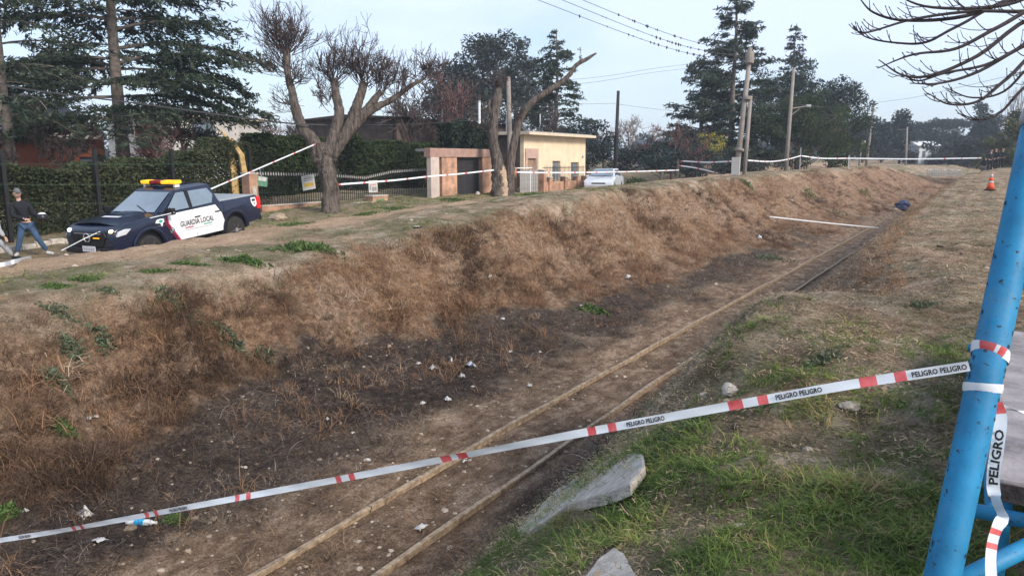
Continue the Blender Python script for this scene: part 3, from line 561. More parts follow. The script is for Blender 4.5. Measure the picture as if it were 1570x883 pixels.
poly = [(2.50, .44), (2.60, .56), (2.63, .80), (2.58, 1.00), (2.44, 1.09), (2.1, 1.145), (1.6, 1.19), (1.18, 1.225), (.2, 1.215), (-.95, 1.235), (-1.06, 1.245), (-2.55, 1.255), (-2.63, 1.22), (-2.64, .66)]+lower[:-1]
b = MB(); b.prism(poly, 'Y', -.92, .92); me = b.mesh('body', navy, bevel=.045, seg=3)
for v in me.vertices:
    x, y, z = v.co; k = 1.0
    if x > 1.9: k -= .16*((x-1.9)/.72)**2
    if z > .95: k -= .07*min(1, (z-.95)/.3)
    if z < .6: k -= .03
    v.co.y = y*k
    if x > 1.2 and z > 1.0: v.co.z += .05*(1-(y/.92)**2)
body = link('body', me, truck); me.polygons.foreach_set('use_smooth', [True]*len(me.polygons))
md = body.modifiers.new('edge_split', 'EDGE_SPLIT'); md.split_angle = R(32)
# bonnet crease panel, bulged
b = MB(); nxs = [2.42, 2.2, 1.9, 1.55, 1.22]; nys = [-.74, -.5, -.25, 0, .25, .5, .74]
def hz(x, y): return float(np.interp(x, [1.18, 1.6, 2.1, 2.44], [1.235, 1.205, 1.16, 1.11]))+.065*(1-(y/.74)**2)-.008*(abs(abs(y)-.5) < .01)-.006
b.v = [(x, y*(1-.10*max(0, x-1.9)), hz(x, y)) for x in nxs for y in nys]; n_ = len(nys)
b.f = [(i*n_+j, i*n_+j+1, (i+1)*n_+j+1, (i+1)*n_+j) for i in range(len(nxs)-1) for j in range(n_-1)]; b.m = [0]*len(b.f); b.build('bonnet', navy, truck, smooth=True)
b = MB(); bw, rw = .855, .66                             # cabin above the belt line
Bf, Br, Rf, Rr, zb_, zr2 = 1.26, -1.04, .42, -.88, 1.20, 1.76
ring0 = [(Bf, -bw*.93, zb_+.02), (Bf, bw*.93, zb_+.02), (Br, bw, zb_), (Br, -bw, zb_)]; ring1 = [(Rf, -rw, zr2-.02), (Rf, rw, zr2-.02), (Rr, rw, zr2), (Rr, -rw, zr2)]; ring2 = [(.2, -rw*.7, zr2+.055), (.2, rw*.7, zr2+.055), (Rr+.2, rw*.7, zr2+.055), (Rr+.2, -rw*.7, zr2+.055)]
b.v = ring0+ring1+ring2; b.f = [(0, 3, 2, 1), (8, 9, 10, 11)]
for o_ in (0, 4):
    for i in range(4): j = (i+1) % 4; b.f.append((o_+i, o_+j, o_+4+j, o_+4+i))
b.m = [0]*len(b.f); cab = b.build('cab', navy, truck, bevel=.04, seg=3)
def side_pt(x, t, s):                                     # point on the cabin side: x along the belt/roof blend, t 0 belt .. 1 roof
    y = bw+(rw-bw)*t; z = zb_+(zr2-zb_)*t; return Vector((x, s*(y+.006), z))
for s in (-1, 1):
    for nm, q in (('front_window', [(.98, .06), (.15, .08), (.13, .84), (.42, .84)]), ('rear_window', [(.02, .08), (-.72, .13), (-.86, .50), (-.74, .84), (-.02, .84)])):
        pp = [side_pt(x, t, s) for x, t in q]; b = MB(); b.add(pp, [tuple(range(len(pp))) if s < 0 else tuple(range(len(pp)))[::-1]]); b.build(nm, glass_d, truck)
    b = MB(); b.add([side_pt(.145, .02, s)+Vector((0, s*.004, 0)), side_pt(.03, .02, s)+Vector((0, s*.004, 0)), side_pt(-.01, .9, s)+Vector((0, s*.004, 0)), side_pt(.12, .9, s)+Vector((0, s*.004, 0))], [(0, 1, 2, 3)]); b.build('door_pillar', black_pl, truck)
def front_pt(y, t): return Vector((Bf+(Rf-Bf)*t+.012, y*(bw*.93+(rw-bw*.93)*t), zb_+.02+(zr2-.04-zb_)*t+.012))
b = MB(); b.add([front_pt(-.9, .07), front_pt(.9, .07), front_pt(.88, .90), front_pt(-.88, .90)], [(0, 1, 2, 3)]); b.build('windscreen', glass_d, truck)
b = MB(); b.beam(front_pt(.6, .05)+Vector((.01, 0, .01)), front_pt(-.05, .32)+Vector((.015, 0, .01)), .015, .015); b.build('wiper', black_pl, truck)
b = MB(); b.box((-1.80, 0, 1.262), (1.42, 1.56, .03)); b.build('bed_cover', bedm, truck, bevel=.012)
for s in (-1, 1):
    def sp(x, z, off=.004): 
        k = 1.0-(.07*min(1, max(0, z-.95)/.3)); return Vector((x, s*(.92*k+off), z))
    pw = [(.98, 1.17), (1.0, .95), (.66, .46), (-.93, .46), (-1.07, .62), (-.96, .95), (-.80, 1.20), (.3, 1.185)]
    b = MB(); lowz = [sp(x, z) for x, z in pw]; n_ = len(pw); hi = [q+Vector((0, s*.004, 0)) for q in lowz]; 
    vs_ = [(x, z) for x, z in pw]
    # split at z=.95 where the side panel starts to lean in
    up_ = [(1.0, .95), (.98, 1.17), (.3, 1.185), (-.80, 1.20), (-.96, .95)]; dn_ = [(.66, .46), (1.0, .95), (-.96, .95), (-1.07, .62), (-.93, .46)]
    for q in (up_, dn_):
        f = tuple(range(len(q))); b.add([sp(x, z, .008) for x, z in q], [f if s > 0 else f[::-1]])
    b.build('white_door_panel', wpaint, truck)
    b = MB()
    for q in ([(1.03, .95), (1.01, 1.17), (.965, 1.17), (.985, .95)], [(.70, .46), (1.03, .95), (.985, .95), (.645, .46)]): b.add([sp(x, z, .010) for x, z in q], [(0, 1, 2, 3)])
    b.build('red_stripe', redv, truck)
    b = MB()
    for q in ([(1.13, .95), (1.12, 1.08), (1.035, 1.12), (1.04, .95)], [(.80, .47), (1.13, .95), (1.04, .95), (.71, .47)]): b.add([sp(x, z, .009) for x, z in q], [(0, 1, 2, 3)])
    b.build('maroon_band', maroon, truck)
    b = MB(); b.add([sp(-.80, 1.2, .011), sp(-.84, 1.2, .011), sp(-1.0, .95, .011), sp(-.96, .95, .011)], [(0, 1, 2, 3)]); b.add([sp(-.96, .95, .011), sp(-1.0, .95, .011), sp(-1.11, .62, .011), sp(-1.07, .62, .011)], [(0, 1, 2, 3)]); b.build('door_edge', black_pl, truck)
    b = MB(); b.beam(sp(.05, .47, .010), sp(.09, 1.18, .010), .006, .012); b.build('door_seam', black_pl, truck)
    # front of the lettering faces out; reads front to back on the left flank
    ux = (-1, 0, 0) if s > 0 else (1, 0, 0); x0 = .62 if s > 0 else -.62
    put_text('GUARDIA LOCAL', truck, black_pl, .150, (x0, s*.93, .79), ux, (0, 0, 1), (0, s, 0), off=.002, bold=.02, maxw=1.24)
    for (xa, xb, z, m) in ((.46, .16, .745, redv), (-.22, -.54, .745, greenv)):
        b = MB(); b.box(((xa+xb)/2, s*.931, z), (abs(xa-xb), .004, .028)); b.build('colour_dash', m, truck)
    b = MB(); b.box((-.04, s*.931, .685), (1.0, .004, .012)); b.build('small_print', galv, truck)
    b = MB(); b.beam(sp(-1.10, .55, .003), sp(-1.10, 1.23, .003), .008, .022); b.build('bed_gap', black_pl, truck)
    b = MB(); b.beam(sp(1.16, .92, .003), sp(1.20, 1.19, .003), .008, .012); b.build('wing_seam', black_pl, truck)
    for (x, z) in ((-.02, .985), (-.80, 1.02)):
        b = MB(); b.box((x, s*.937, z), (.20, .03, .032)); b.build('door_handle', black_pl, truck, bevel=.01)
    # mirror
    b = MB(); b.box((1.02, s*1.05, 1.27), (.13, .24, .17)); b.beam((1.0, s*.85, 1.22), (1.02, s*.98, 1.23), .05, .05); b.build('mirror', black_pl, truck, bevel=.03)
    # flares
    for cx in (fa, ra):
        b = MB(); o_ = arch(cx, .40, .565, 178, 2, 14); i_ = arch(cx, .40, .495, 178, 2, 14); n_ = len(o_)
        for q, yy in ((o_, .925), (i_, .955), (i_, .80)): b.v += [(x, s*yy, z) for x, z in q]
        for a_ in (0, 1):
            for k in range(n_-1): b.f.append((a_*n_+k, a_*n_+k+1, (a_+1)*n_+k+1, (a_+1)*n_+k)); b.m.append(0)
        b.build('wheel_flare', navy if cx == fa else navy, truck, smooth=True)
        b = MB(); b.lathe([(.49, s*.25-.001), (.49, s*.80)], 20, (cx, 0, .42), 'Y'); b.build('wheel_well', black_pl, truck)
        wheel(truck, cx, s*.80)
    # badges
    b = MB(); b.lathe([(.082, 0), (.082, .004)], 20, (.90, s*.925, .76) if s > 0 else (.90, s*.929, .76), 'Y'); b.build('round_badge', wpaint, truck)
    b = MB(); b.lathe([(.062, 0), (.062, .003)], 20, (.90, s*.931, .76), 'Y'); b.build('badge_field', navy, truck)
    put_text('7', truck, wpaint, .08, (.90+s*.028, s*.934, .72), ux, (0, 0, 1), (0, s, 0), off=.002, bold=.03)
    b = MB(); b.add([sp(x, z, .006) for x, z in ((1.42, 1.02), (1.36, 1.09), (1.24, 1.115), (1.12, 1.10), (1.08, 1.03), (1.17, 1.00), (1.23, .90), (1.27, 1.0))], [tuple(range(8))]); b.build('fan_emblem', wpaint, truck)
    b = MB(); b.add([sp(x, z, .010) for x, z in ((1.32, 1.045), (1.24, 1.085), (1.15, 1.05), (1.235, 1.0))], [(0, 1, 2, 3)]); b.build('emblem_field', greenv, truck)
    b = MB(); b.add([sp(x, z, .006) for x, z in ((-2.28, 1.20), (-2.48, 1.20), (-2.50, 1.08), (-2.47, .98), (-2.38, .92), (-2.29, .98), (-2.26, 1.08))], [tuple(range(7))]); b.build('shield_badge', wpaint, truck)
    b = MB(); b.add([sp(x, z, .010) for x, z in ((-2.31, 1.16), (-2.45, 1.16), (-2.46, 1.09), (-2.30, 1.09))], [(0, 1, 2, 3)]); b.add([sp(x, z, .010) for x, z in ((-2.35, 1.05), (-2.41, 1.05), (-2.38, .97))], [(0, 1, 2)]); b.build('shield_field', navy, truck)
    b = MB(); b.box((-2.57, s*.85, 1.03), (.15, .17, .36)); b.build('tail_lamp', tail_r, truck, bevel=.03)
    b = MB(); b.prism([(2.30, 1.02), (2.50, .98), (2.56, .86), (2.30, .88), (2.12, 1.0)], 'Y', s*.55, s*.862); b.build('headlight', lamp_c, truck, bevel=.02)
    b = MB(); b.lathe([(.02, 0), (.11, .01), (.11, .03), (.06, .055)], 16, (2.535, s*.68, .93), 'X'); b.build('lamp_reflector', lamp_w if s > 0 else lamp_ww, truck)
    b = MB(); b.box((1.35, s*.915, .93), (.5, .006, .016)); b.build('flank_trim', chrome, truck)
# nose
b = MB(); b.prism([(-.52, .98), (.52, .98), (.58, .86), (.42, .62), (-.42, .62), (-.58, .86)], 'X', 2.60, 2.655); b.build('grille', black_pl, truck, bevel=.012)
for z in (.70, .76, .82, .88, .94):
    b = MB(); b.box((2.662, 0, z), (.012, .86 if z > .8 else .74, .012)); b.build('grille_bar', galv if z == .94 else black_pl, truck)
b = MB(); b.tube([(2.69, .10*math.cos(a), .845+.10*math.sin(a)) for a in np.linspace(0, 6.283, 25)], .013, 6); b.build('ring_emblem', chrome, truck)
b = MB(); b.box((2.692, 0, .845), (.012, .24, .035)); b.build('emblem_bar', chrome, truck)
b = MB(); b.box((2.685, .30, .84), (.012, .20, .022)); b.build('grille_strobe', amber, truck)
b = MB(); b.box((2.60, 0, .52), (.12, 1.62, .16)); b.build('front_bumper', black_pl, truck, bevel=.04)
b = MB(); b.box((2.672, 0, .565), (.012, .42, .135)); pl_ = b.build('number_plate', platem, truck)
for dy in np.linspace(-.15, .15, 6): b = MB(); b.box((2.68, dy, .56), (.004, .03, .06)); b.build('plate_mark', galv, truck)
b = MB(); b.box((-2.68, 0, .56), (.12, 1.7, .14)); b.build('rear_bumper', black_pl, truck, bevel=.03)
b = MB(); b.add([(1.95, -.28, hz(1.95, -.28)+.012), (1.95, .28, hz(1.95, .28)+.012), (1.82, .28, hz(1.82, .28)+.012), (1.82, -.28, hz(1.82, -.28)+.012)], [(0, 1, 2, 3)]); b.build('bonnet_print', wpaint, truck)
put_text('LOCAL', truck, wpaint, .05, (.30, .24, zr2+.06), (0, -1, 0), (-1, 0, .02), (0, 0, 1), off=.01, name='roof_print')
b = MB(); b.box((.16, 0, zr2+.105), (.10, 1.06, .03)); b.build('bar_mount', black_pl, truck)
for y0, y1, m in ((-.60, -.30, amber), (-.30, -.10, beacon_r), (-.10, .10, beacon_r), (.10, .34, amber), (.34, .60, amber)):
    b = MB(); b.box((.16, (y0+y1)/2, zr2+.165), (.26, y1-y0-.008, .095)); b.build('beacon', m, truck, bevel=.03)
for s in (-.52, .52):
    b = MB(); b.box((.16, s, zr2+.075), (.16, .06, .09)); b.build('bar_foot', wpaint, truck)
b = MB(); b.box((0, 0, .42), (4.6, 1.3, .18)); b.build('chassis', black_pl, truck)

# ---- small white hatchback parked down the street
g = PX(927, 286, -18.6); car = thing('parked_car', (g.x, g.y, zt1(g.x, g.y)), 'small pale silver hatchback parked by the cream house', 'car', rz=R(-76))
silver = mat('silver_paint', (.62, .66, .72), .25, .06, 3, spec=.6, coat=.5)
poly = [(1.95, .35), (2.02, .5), (1.98, .68), (1.75, .82), (1.0, .95), (.3, .96), (-1.5, .98), (-1.85, .92), (-1.93, .6), (-1.85, .32)]+arch(-1.22, .32, .36, 176, 4, 8)+arch(1.25, .32, .36, 176, 4, 8)
b = MB(); b.prism(poly, 'Y', -.84, .84); b.build('body', silver, car, bevel=.06, seg=3)
b = MB(); r0 = [(1.05, -.76, .93), (1.05, .76, .93), (-1.72, .76, .95), (-1.72, -.76, .95)]; r1 = [(.22, -.58, 1.42), (.22, .58, 1.42), (-1.25, .58, 1.42), (-1.25, -.58, 1.42)]; b.v = r0+r1; b.f = [(0, 3, 2, 1), (4, 5, 6, 7)]+[(i, (i+1) % 4, 4+(i+1) % 4, 4+i) for i in range(4)]; b.m = [0]*6; b.build('cabin', silver, car, bevel=.05, seg=3)
b = MB(); b.add([(.985, -.68, 1.0), (.985, .68, 1.0), (.31, .53, 1.395), (.31, -.53, 1.395)], [(0, 1, 2, 3)]); 
for i in range(4): b.v[i] = (b.v[i][0]+.03, b.v[i][1], b.v[i][2]+.02)
b.build('windscreen', glass_d, car)
for s in (-1, 1):
    f_ = lambda x, t: Vector((x, s*(.76-.18*t+.012), .94+.48*t))
    for nm, q in (('side_window', [(.82, .1), (-.35, .1), (-.35, .84), (.28, .84)]), ('rear_side_window', [(-.43, .1), (-1.42, .14), (-1.18, .82), (-.43, .84)])):
        b = MB(); b.add([f_(x, t) for x, t in q], [(0, 1, 2, 3)]); b.build(nm, glass_d, car)
    b = MB(); b.box((.86, s*.87, 1.0), (.1, .18, .12)); b.build('mirror', silver, car, bevel=.02)
    b = MB(); b.prism([(1.65, .80), (1.9, .74), (1.96, .62), (1.7, .66)], 'Y', s*.5, s*.852); b.build('headlight', lamp_c, car)
    wheel(car, 1.25, s*.74, .30, .19, 5); wheel(car, -1.22, s*.74, .30, .19, 5)
b = MB(); b.box((1.985, 0, .6), (.04, .8, .1)); b.build('grille', black_pl, car)

# ------------------------------------------------------------------ people
def skin_mesh(name, joints, edges, m, parent, sub=2):
    me = bpy.data.meshes.new(name); me.from_pydata([j[:3] for j in joints], edges, []); o = link(name, me, parent)
    sk = o.modifiers.new('skin', 'SKIN'); sk.use_smooth_shade = True; sk.branch_smoothing = .6
    for i, j in enumerate(joints):
        d = me.skin_vertices[0].data[i]; r_ = j[3]; d.radius = (r_, j[4] if len(j) > 4 else r_); d.use_root = (i == 0)
    sb = o.modifiers.new('subsurf', 'SUBSURF'); sb.levels = sub; sb.render_levels = sub; me.materials.append(m); return o
skin_m = mat('skin', (.50, .31, .23), .6, .08, 10); hair_m = mat('dark_hair', (.02, .016, .013), .7, .2, 30)
def head(par, c, r, hairm, facing=(0, -1), cap=None, beard=False):
    c = Vector(c); f = Vector((facing[0], facing[1], 0)).normalized(); s = Vector((-f.y, f.x, 0))
    bm = bmesh.new(); bmesh.ops.create_uvsphere(bm, u_segments=20, v_segments=14, radius=1)
    for v in bm.verts:
        x, y, z = v.co; w = 1-.22*max(0, -z)**1.5; p = s*(x*.76*w)+f*(-y*.92*(1-.10*max(0, -z)))+Vector((0, 0, z*1.16))
        fr = max(0, -y)
        if fr > .8 and abs(x) < .25 and -.35 < z < .1: p += f*.16*(1-abs(x)/.25)             # nose
        if fr > .75 and abs(z-.08) < .12 and .18 < abs(x) < .5: p -= f*.07                    # eye sockets
        if fr > .7 and z < -.7: p += f*.06                                                    # chin
        v.co = c+p*r
    me = bpy.data.meshes.new('head'); bm.to_mesh(me); bm.free(); me.materials.append(skin_m); me.polygons.foreach_set('use_smooth', [True]*len(me.polygons)); link('head', me, par)
    for e in (-1, 1):
        b = MB(); b.lathe([(r*.07, -.004), (r*.07, .004)], 8, axis='Z'); o = b.build('eye', hair_m, par); o.location = c+s*e*r*.32+f*r*.86+Vector((0, 0, r*.08)); o.rotation_euler = f.to_track_quat('Z', 'Y').to_euler()
        b = MB(); b.lathe([(r*.1, -r*.06), (r*.22, 0), (r*.1, r*.06)], 10, axis='X'); o = b.build('ear', skin_m, par); o.location = c+s*e*r*.76; o.rotation_euler = (0, 0, math.atan2(s.y, s.x))
    b = MB(); b.beam(c+f*r*.9-s*r*.2-Vector((0, 0, r*.55)), c+f*r*.9+s*r*.2-Vector((0, 0, r*.55)), r*.08, r*.08); b.build('mouth', mat('lips', (.30, .12, .10), .6, .1), par)
    bm = bmesh.new(); bmesh.ops.create_uvsphere(bm, u_segments=18, v_segments=12, radius=1); kill = []
    for v in bm.verts:
        x, y, z = v.co
        if z < (.18 if y < .1 else -.45): kill.append(v)
        v.co = c+(s*(x*.82)+f*(-y*.99)+Vector((0, 0, z*1.2)))*r
    bmesh.ops.delete(bm, geom=kill, context='VERTS'); me = bpy.data.meshes.new('hair'); bm.to_mesh(me); bm.free(); me.materials.append(cap or hairm); me.polygons.foreach_set('use_smooth', [True]*len(me.polygons)); o = link('cap' if cap else 'hair', me, par); o.modifiers.new('solid', 'SOLIDIFY').thickness = .012
    if cap:
        b = MB(); q = [c+f*r*(.9+.55*math.cos(a))+s*r*.62*math.sin(a)+Vector((0, 0, r*(.30-.12*math.cos(a)))) for a in np.linspace(-math.pi/2, math.pi/2, 9)]; b.add(q, [tuple(range(9))]); o = b.build('visor', cap, par); o.modifiers.new('solid', 'SOLIDIFY').thickness = .01
def hand(par, w, d, m=None, sz=1.0):
    """palm and five bent fingers, rooted at the wrist w and pointing along d"""
    d = Vector(d).normalized(); s = d.orthogonal().normalized(); n = d.cross(s); J = [(*w, .026), (*(Vector(w)+d*.05*sz), .032), (*(Vector(w)+d*.09*sz), .030)]; E_ = [(0, 1), (1, 2)]
    for k, (of, ln) in enumerate(((-.03, .065), (-.01, .075), (.01, .07), (.03, .055))):
        r0 = Vector(w)+(d*.09+s*of)*sz; r1 = r0+(d*ln*.55+n*.012)*sz; r2 = r1+(d*ln*.35+n*.03)*sz; i = len(J); J += [(*r0, .011), (*r1, .0095), (*r2, .008)]; E_ += [(2, i), (i, i+1), (i+1, i+2)]
    r0 = Vector(w)+(d*.035-s*.035)*sz; r1 = r0+(d*.035-s*.022+n*.012)*sz; i = len(J); J += [(*r0, .012), (*r1, .010)]; E_ += [(1, i), (i, i+1)]
    return skin_mesh('hand', J, E_, m or skin_m, par, 1)
def person(base, rz, label, pose, jacket, trousers, shoes, cap=None, hairm=None, facing=(0, -1), group=None, hands=True):
    p = thing('person', base, label, 'person', group, rz=rz); J = pose
    hip, chest, neck, hd_ = Vector(J['hip']), Vector(J['chest']), Vector(J['neck']), Vector(J['head'])
    sdv = Vector(J.get('side', (1, 0, 0))).normalized()
    # continuous body
    jt = [(*hip, .10), (*((hip+chest)/2), .095), (*chest, .10), (*neck, .055), (*(neck+(hd_-neck)*.6), .055)]; ed = [(0, 1), (1, 2), (2, 3), (3, 4)]
    for s, k in ((-1, 'l'), (1, 'r')):
        i = len(jt); jt += [(*(hip+sdv*s*.10-Vector((0, 0, .04))), .07), (*J['knee_'+k], .045), (*J['ankle_'+k], .035)]; ed += [(0, i), (i, i+1), (i+1, i+2)]
        i = len(jt); jt += [(*(chest+sdv*s*.17+Vector((0, 0, .06))), .045), (*J['elbow_'+k], .034), (*J['wrist_'+k], .026)]; ed += [(2, i), (i, i+1), (i+1, i+2)]
    skin_mesh('body', jt, ed, skin_m, p)
    # clothes follow the body
    jt = [(*(hip+Vector((0, 0, .0))), .17, .14), (*((hip+chest)/2), .165, .13), (*chest, .175, .135), (*(neck-Vector((0, 0, .02))), .075)]; ed = [(0, 1), (1, 2), (2, 3)]
    for s, k in ((-1, 'l'), (1, 'r')):
        i = len(jt); e = Vector(J['elbow_'+k]); w = Vector(J['wrist_'+k]); jt += [(*(chest+sdv*s*.19+Vector((0, 0, .06))), .082), (*e, .066), (*(e+(w-e)*.95), .052)]; ed += [(2, i), (i, i+1), (i+1, i+2)]
    skin_mesh('jacket', jt, ed, jacket, p)
    jt = [(*hip, .15, .125)]; ed = []
    for s, k in ((-1, 'l'), (1, 'r')):
        kn, an = Vector(J['knee_'+k]), Vector(J['ankle_'+k]); i = len(jt); jt += [(*(hip+sdv*s*.095-Vector((0, 0, .07))), .108), (*kn, .078), (*(kn+(an-kn)*.95), .062)]; ed += [(0, i), (i, i+1), (i+1, i+2)]
    skin_mesh('trousers', jt, ed, trousers, p)
    for k in 'lr':
        an = Vector(J['ankle_'+k]); t = Vector(J.get('toe_'+k, (facing[0], facing[1], 0))).normalized()
        skin_mesh('shoe', [(*(an-Vector((0, 0, .03))-t*.04), .048), (*(an+t*.10-Vector((0, 0, .05))), .045), (*(an+t*.19-Vector((0, 0, .058))), .036)], [(0, 1), (1, 2)], shoes, p)
    if hands:
        for k in 'lr': w = Vector(J['wrist_'+k]); hand(p, w, w-Vector(J['elbow_'+k]))
    head(p, hd_, .115, hairm or hair_m, facing, cap); return p
face_cam = YAW
jac_black = mat('black_jacket', (.012, .013, .018), .85, .25, 20, .2); jeans = mat('blue_jeans', (.045, .085, .16), .9, .25, 14, .2); shoe_w = mat('pale_shoes', (.50, .50, .50), .7, .1); grey_cl = mat('grey_cloth', (.30, .31, .33), .9, .15, 14, .2); cap_g = mat('grey_cap', (.12, .13, .13), .9, .2, 20); dark_cl = mat('dark_uniform', (.012, .014, .02), .85, .25, 12)
g = P(48, 392, 19.6); gz_ = zt1(g.x, g.y); yawp = math.atan2(g.x, g.y)*-1
p1 = person((g.x, g.y, gz_), yawp, 'person in black jacket, blue jeans and grey cap standing left of the pickup', dict(hip=(-.03, 0, .86), chest=(-.12, -.02, 1.28), neck=(-.15, -.03, 1.50), head=(-.16, -.06, 1.63), knee_l=(-.20, -.06, .48), ankle_l=(-.30, .02, .09), knee_r=(.17, -.12, .48), ankle_r=(.37, -.02, .09),
     elbow_l=(-.30, -.10, 1.05), wrist_l=(-.06, -.24, .98), elbow_r=(.16, -.08, 1.08), wrist_r=(.27, -.26, 1.0), toe_r=(.7, -.7, 0), toe_l=(-.3, -1, 0)), jac_black, jeans, shoe_w, cap=cap_g, facing=(.25, -1))
hel = thing('crash_helmet', p1.matrix_basis @ Vector((.33, -.36, 1.0)), 'dark helmet with pale top held by the standing person in black', 'helmet', rz=yawp)
bm = bmesh.new(); bmesh.ops.create_uvsphere(bm, u_segments=18, v_segments=12, radius=.135); bmesh.ops.delete(bm, geom=[v for v in bm.verts if v.co.z < -.075], context='VERTS')
me = bpy.data.meshes.new('shell'); bm.to_mesh(me); bm.free(); me.materials.append(mat('helmet_shell', (.02, .02, .022), .3, .1, 5)); me.polygons.foreach_set('use_smooth', [True]*len(me.polygons)); o = link('shell', me, hel); o.modifiers.new('solid', 'SOLIDIFY').thickness = .02
bm = bmesh.new(); bmesh.ops.create_uvsphere(bm, u_segments=18, v_segments=12, radius=.139); bmesh.ops.delete(bm, geom=[v for v in bm.verts if v.co.z < .07], context='VERTS'); me = bpy.data.meshes.new('top_panel'); bm.to_mesh(me); bm.free(); me.materials.append(wpaint); link('top_panel', me, hel)
g = P(-16, 398, 19.0); gz_ = zt1(g.x, g.y); yawp = math.atan2(g.x, g.y)*-1
p2 = person((g.x, g.y, gz_), yawp, 'person in grey clothes cut off by the left edge of the picture', dict(hip=(0, 0, .62), chest=(.04, -.06, 1.02), neck=(.06, -.08, 1.24), head=(.08, -.12, 1.37), knee_l=(-.18, -.2, .42), ankle_l=(-.25, .05, .09), knee_r=(.28, -.18, .46), ankle_r=(.50, -.05, .09),
     elbow_l=(-.22, -.16, .82), wrist_l=(.0, -.34, .74), elbow_r=(.26, -.16, .80), wrist_r=(.36, -.3, .62), toe_r=(1, -.3, 0)), grey_cl, grey_cl, jac_black, facing=(.5, -1))
PG = 'group of people on the path'
for k, (x, D, lab, lean) in enumerate(((1508, 62, 'leftmost dark clothed person of the group on the path ahead', .1), (1517, 60, 'person in dark uniform standing second from left in the path group', 0), (1526, 61, 'person in dark uniform standing third from left in the path group', -.05), (1534, 63, 'rightmost person of the group, nearest the blue post, in dark clothes', .05))):
    g = P(x, 258, D); q = onground(g.x, g.y); 
    person(q, -math.atan2(q.x, q.y)+.5*math.sin(k*2.1), lab, dict(hip=(0, 0, .90), chest=(lean, -.02, 1.32), neck=(lean, -.02, 1.53), head=(lean, -.05, 1.66), knee_l=(-.11, -.04, .5), ankle_l=(-.13, .03, .09), knee_r=(.11, -.04, .5), ankle_r=(.14, 0, .09),
      elbow_l=(-.30+lean, .03, 1.12), wrist_l=(-.22, -.18, .98), elbow_r=(.30+lean, .03, 1.12), wrist_r=(.22, -.16, 1.0)), dark_cl, dark_cl if k else mat('grey_trousers', (.12, .12, .13), .9, .2, 10), jac_black, facing=(0, -1), group=PG, hands=True)
# ------------------------------------------------------------------ traffic cone
g = G(1518, 292); cone = thing('traffic_cone', (g.x, g.y, g.z), 'orange and white traffic cone on the dirt path', 'traffic cone'); orange = mat('cone_orange', (.75, .10, .03), .5, .1, 6)
b = MB(); b.box((0, 0, .02), (.42, .42, .05)); b.build('base', mat('cone_base', (.02, .02, .02), .8, .2), cone, bevel=.01)
for z0, z1, r0, r1, m, nm in ((.045, .30, .15, .105, orange, 'cone_body'), (.30, .38, .105, .092, paper, 'reflective_band'), (.38, .52, .092, .066, orange, 'cone_body'), (.52, .66, .066, .042, paper, 'reflective_band'), (.66, .70, .042, .036, orange, 'cone_tip')):
    b = MB(); b.lathe([(r0, z0), (r1, z1-.001)], 18); b.smooth = True; b.build(nm, m, cone)
# dark bundle standing in for an unclear shape at the far end of the track
g = G(1383, 324); bun = rock('stand_in_mound', 1383, 323, 21, 17, mat('navy_stand_in', (.055, .075, .15), .9, .25, 6, .3), 'dark blue bundle standing in for an unclear shape at the far end of the left rail', 'mound', seed=9, lift=.8)
# ------------------------------------------------------------------ buildings and fences along the street (front planes face +X)
def zpx(x, y, X): return PX(x, y, X).z
def ypx(x, X, y=270): return PX(x, y, X).y
cream = mat('cream_render', (.70, .57, .40), .9, .12, 1.6, .08, 20); cream_d = mat('cream_trim', (.60, .50, .38), .9, .15, 4); brick_o = brick_mat('orange_brick', (.42, .22, .14), (.50, .28, .18), (.34, .28, .23)); brick_p = brick_mat('pale_brick', (.50, .27, .17), (.58, .33, .22), (.44, .33, .26)); brick_d = brick_mat('dark_brick', (.075, .052, .045), (.10, .07, .06), (.085, .07, .065))
pinkwall = mat('pink_concrete', (.44, .31, .26), .9, .18, 3, .1); iron = mat('black_iron', (.012, .012, .013), .6, .2, 9); tip_m = mat('pale_spear_tips', (.38, .36, .34), .6, .2); roof_g = mat('grey_roof', (.22, .22, .23), .8, .2, 2, .2); wood_y = mat('split_wood', (.42, .27, .11), .85, .3, 5, .4, 26, c2=(.52, .36, .16)); planks_g = mat('weathered_planks', (.27, .26, .25), .9, .25, 6, .3)
def wall_openings(b, Y0, Y1, z0, z1, xf, th, ops, mi=0):
    """wall in the YZ plane with its face at xf, thickness th towards -X, and rectangular holes ops=(y0,y1,z0,z1)"""
    ys = sorted({Y0, Y1, *[o[0] for o in ops], *[o[1] for o in ops]}); zs = sorted({z0, z1, *[o[2] for o in ops], *[o[3] for o in ops]})
    for a, c in zip(ys[:-1], ys[1:]):
        run = None
        for e, f in zip(zs[:-1], zs[1:]):
            hole = any(o[0]-1e-6 <= a and c <= o[1]+1e-6 and o[2]-1e-6 <= e and f <= o[3]+1e-6 for o in ops)
            if hole:
                if run: b.box((xf-th/2, (a+c)/2, (run[0]+run[1])/2), (th, c-a, run[1]-run[0]), mi=mi); run = None
            else: run = [run[0], f] if run else [e, f]
        if run: b.box((xf-th/2, (a+c)/2, (run[0]+run[1])/2), (th, c-a, run[1]-run[0]), mi=mi)
    return b
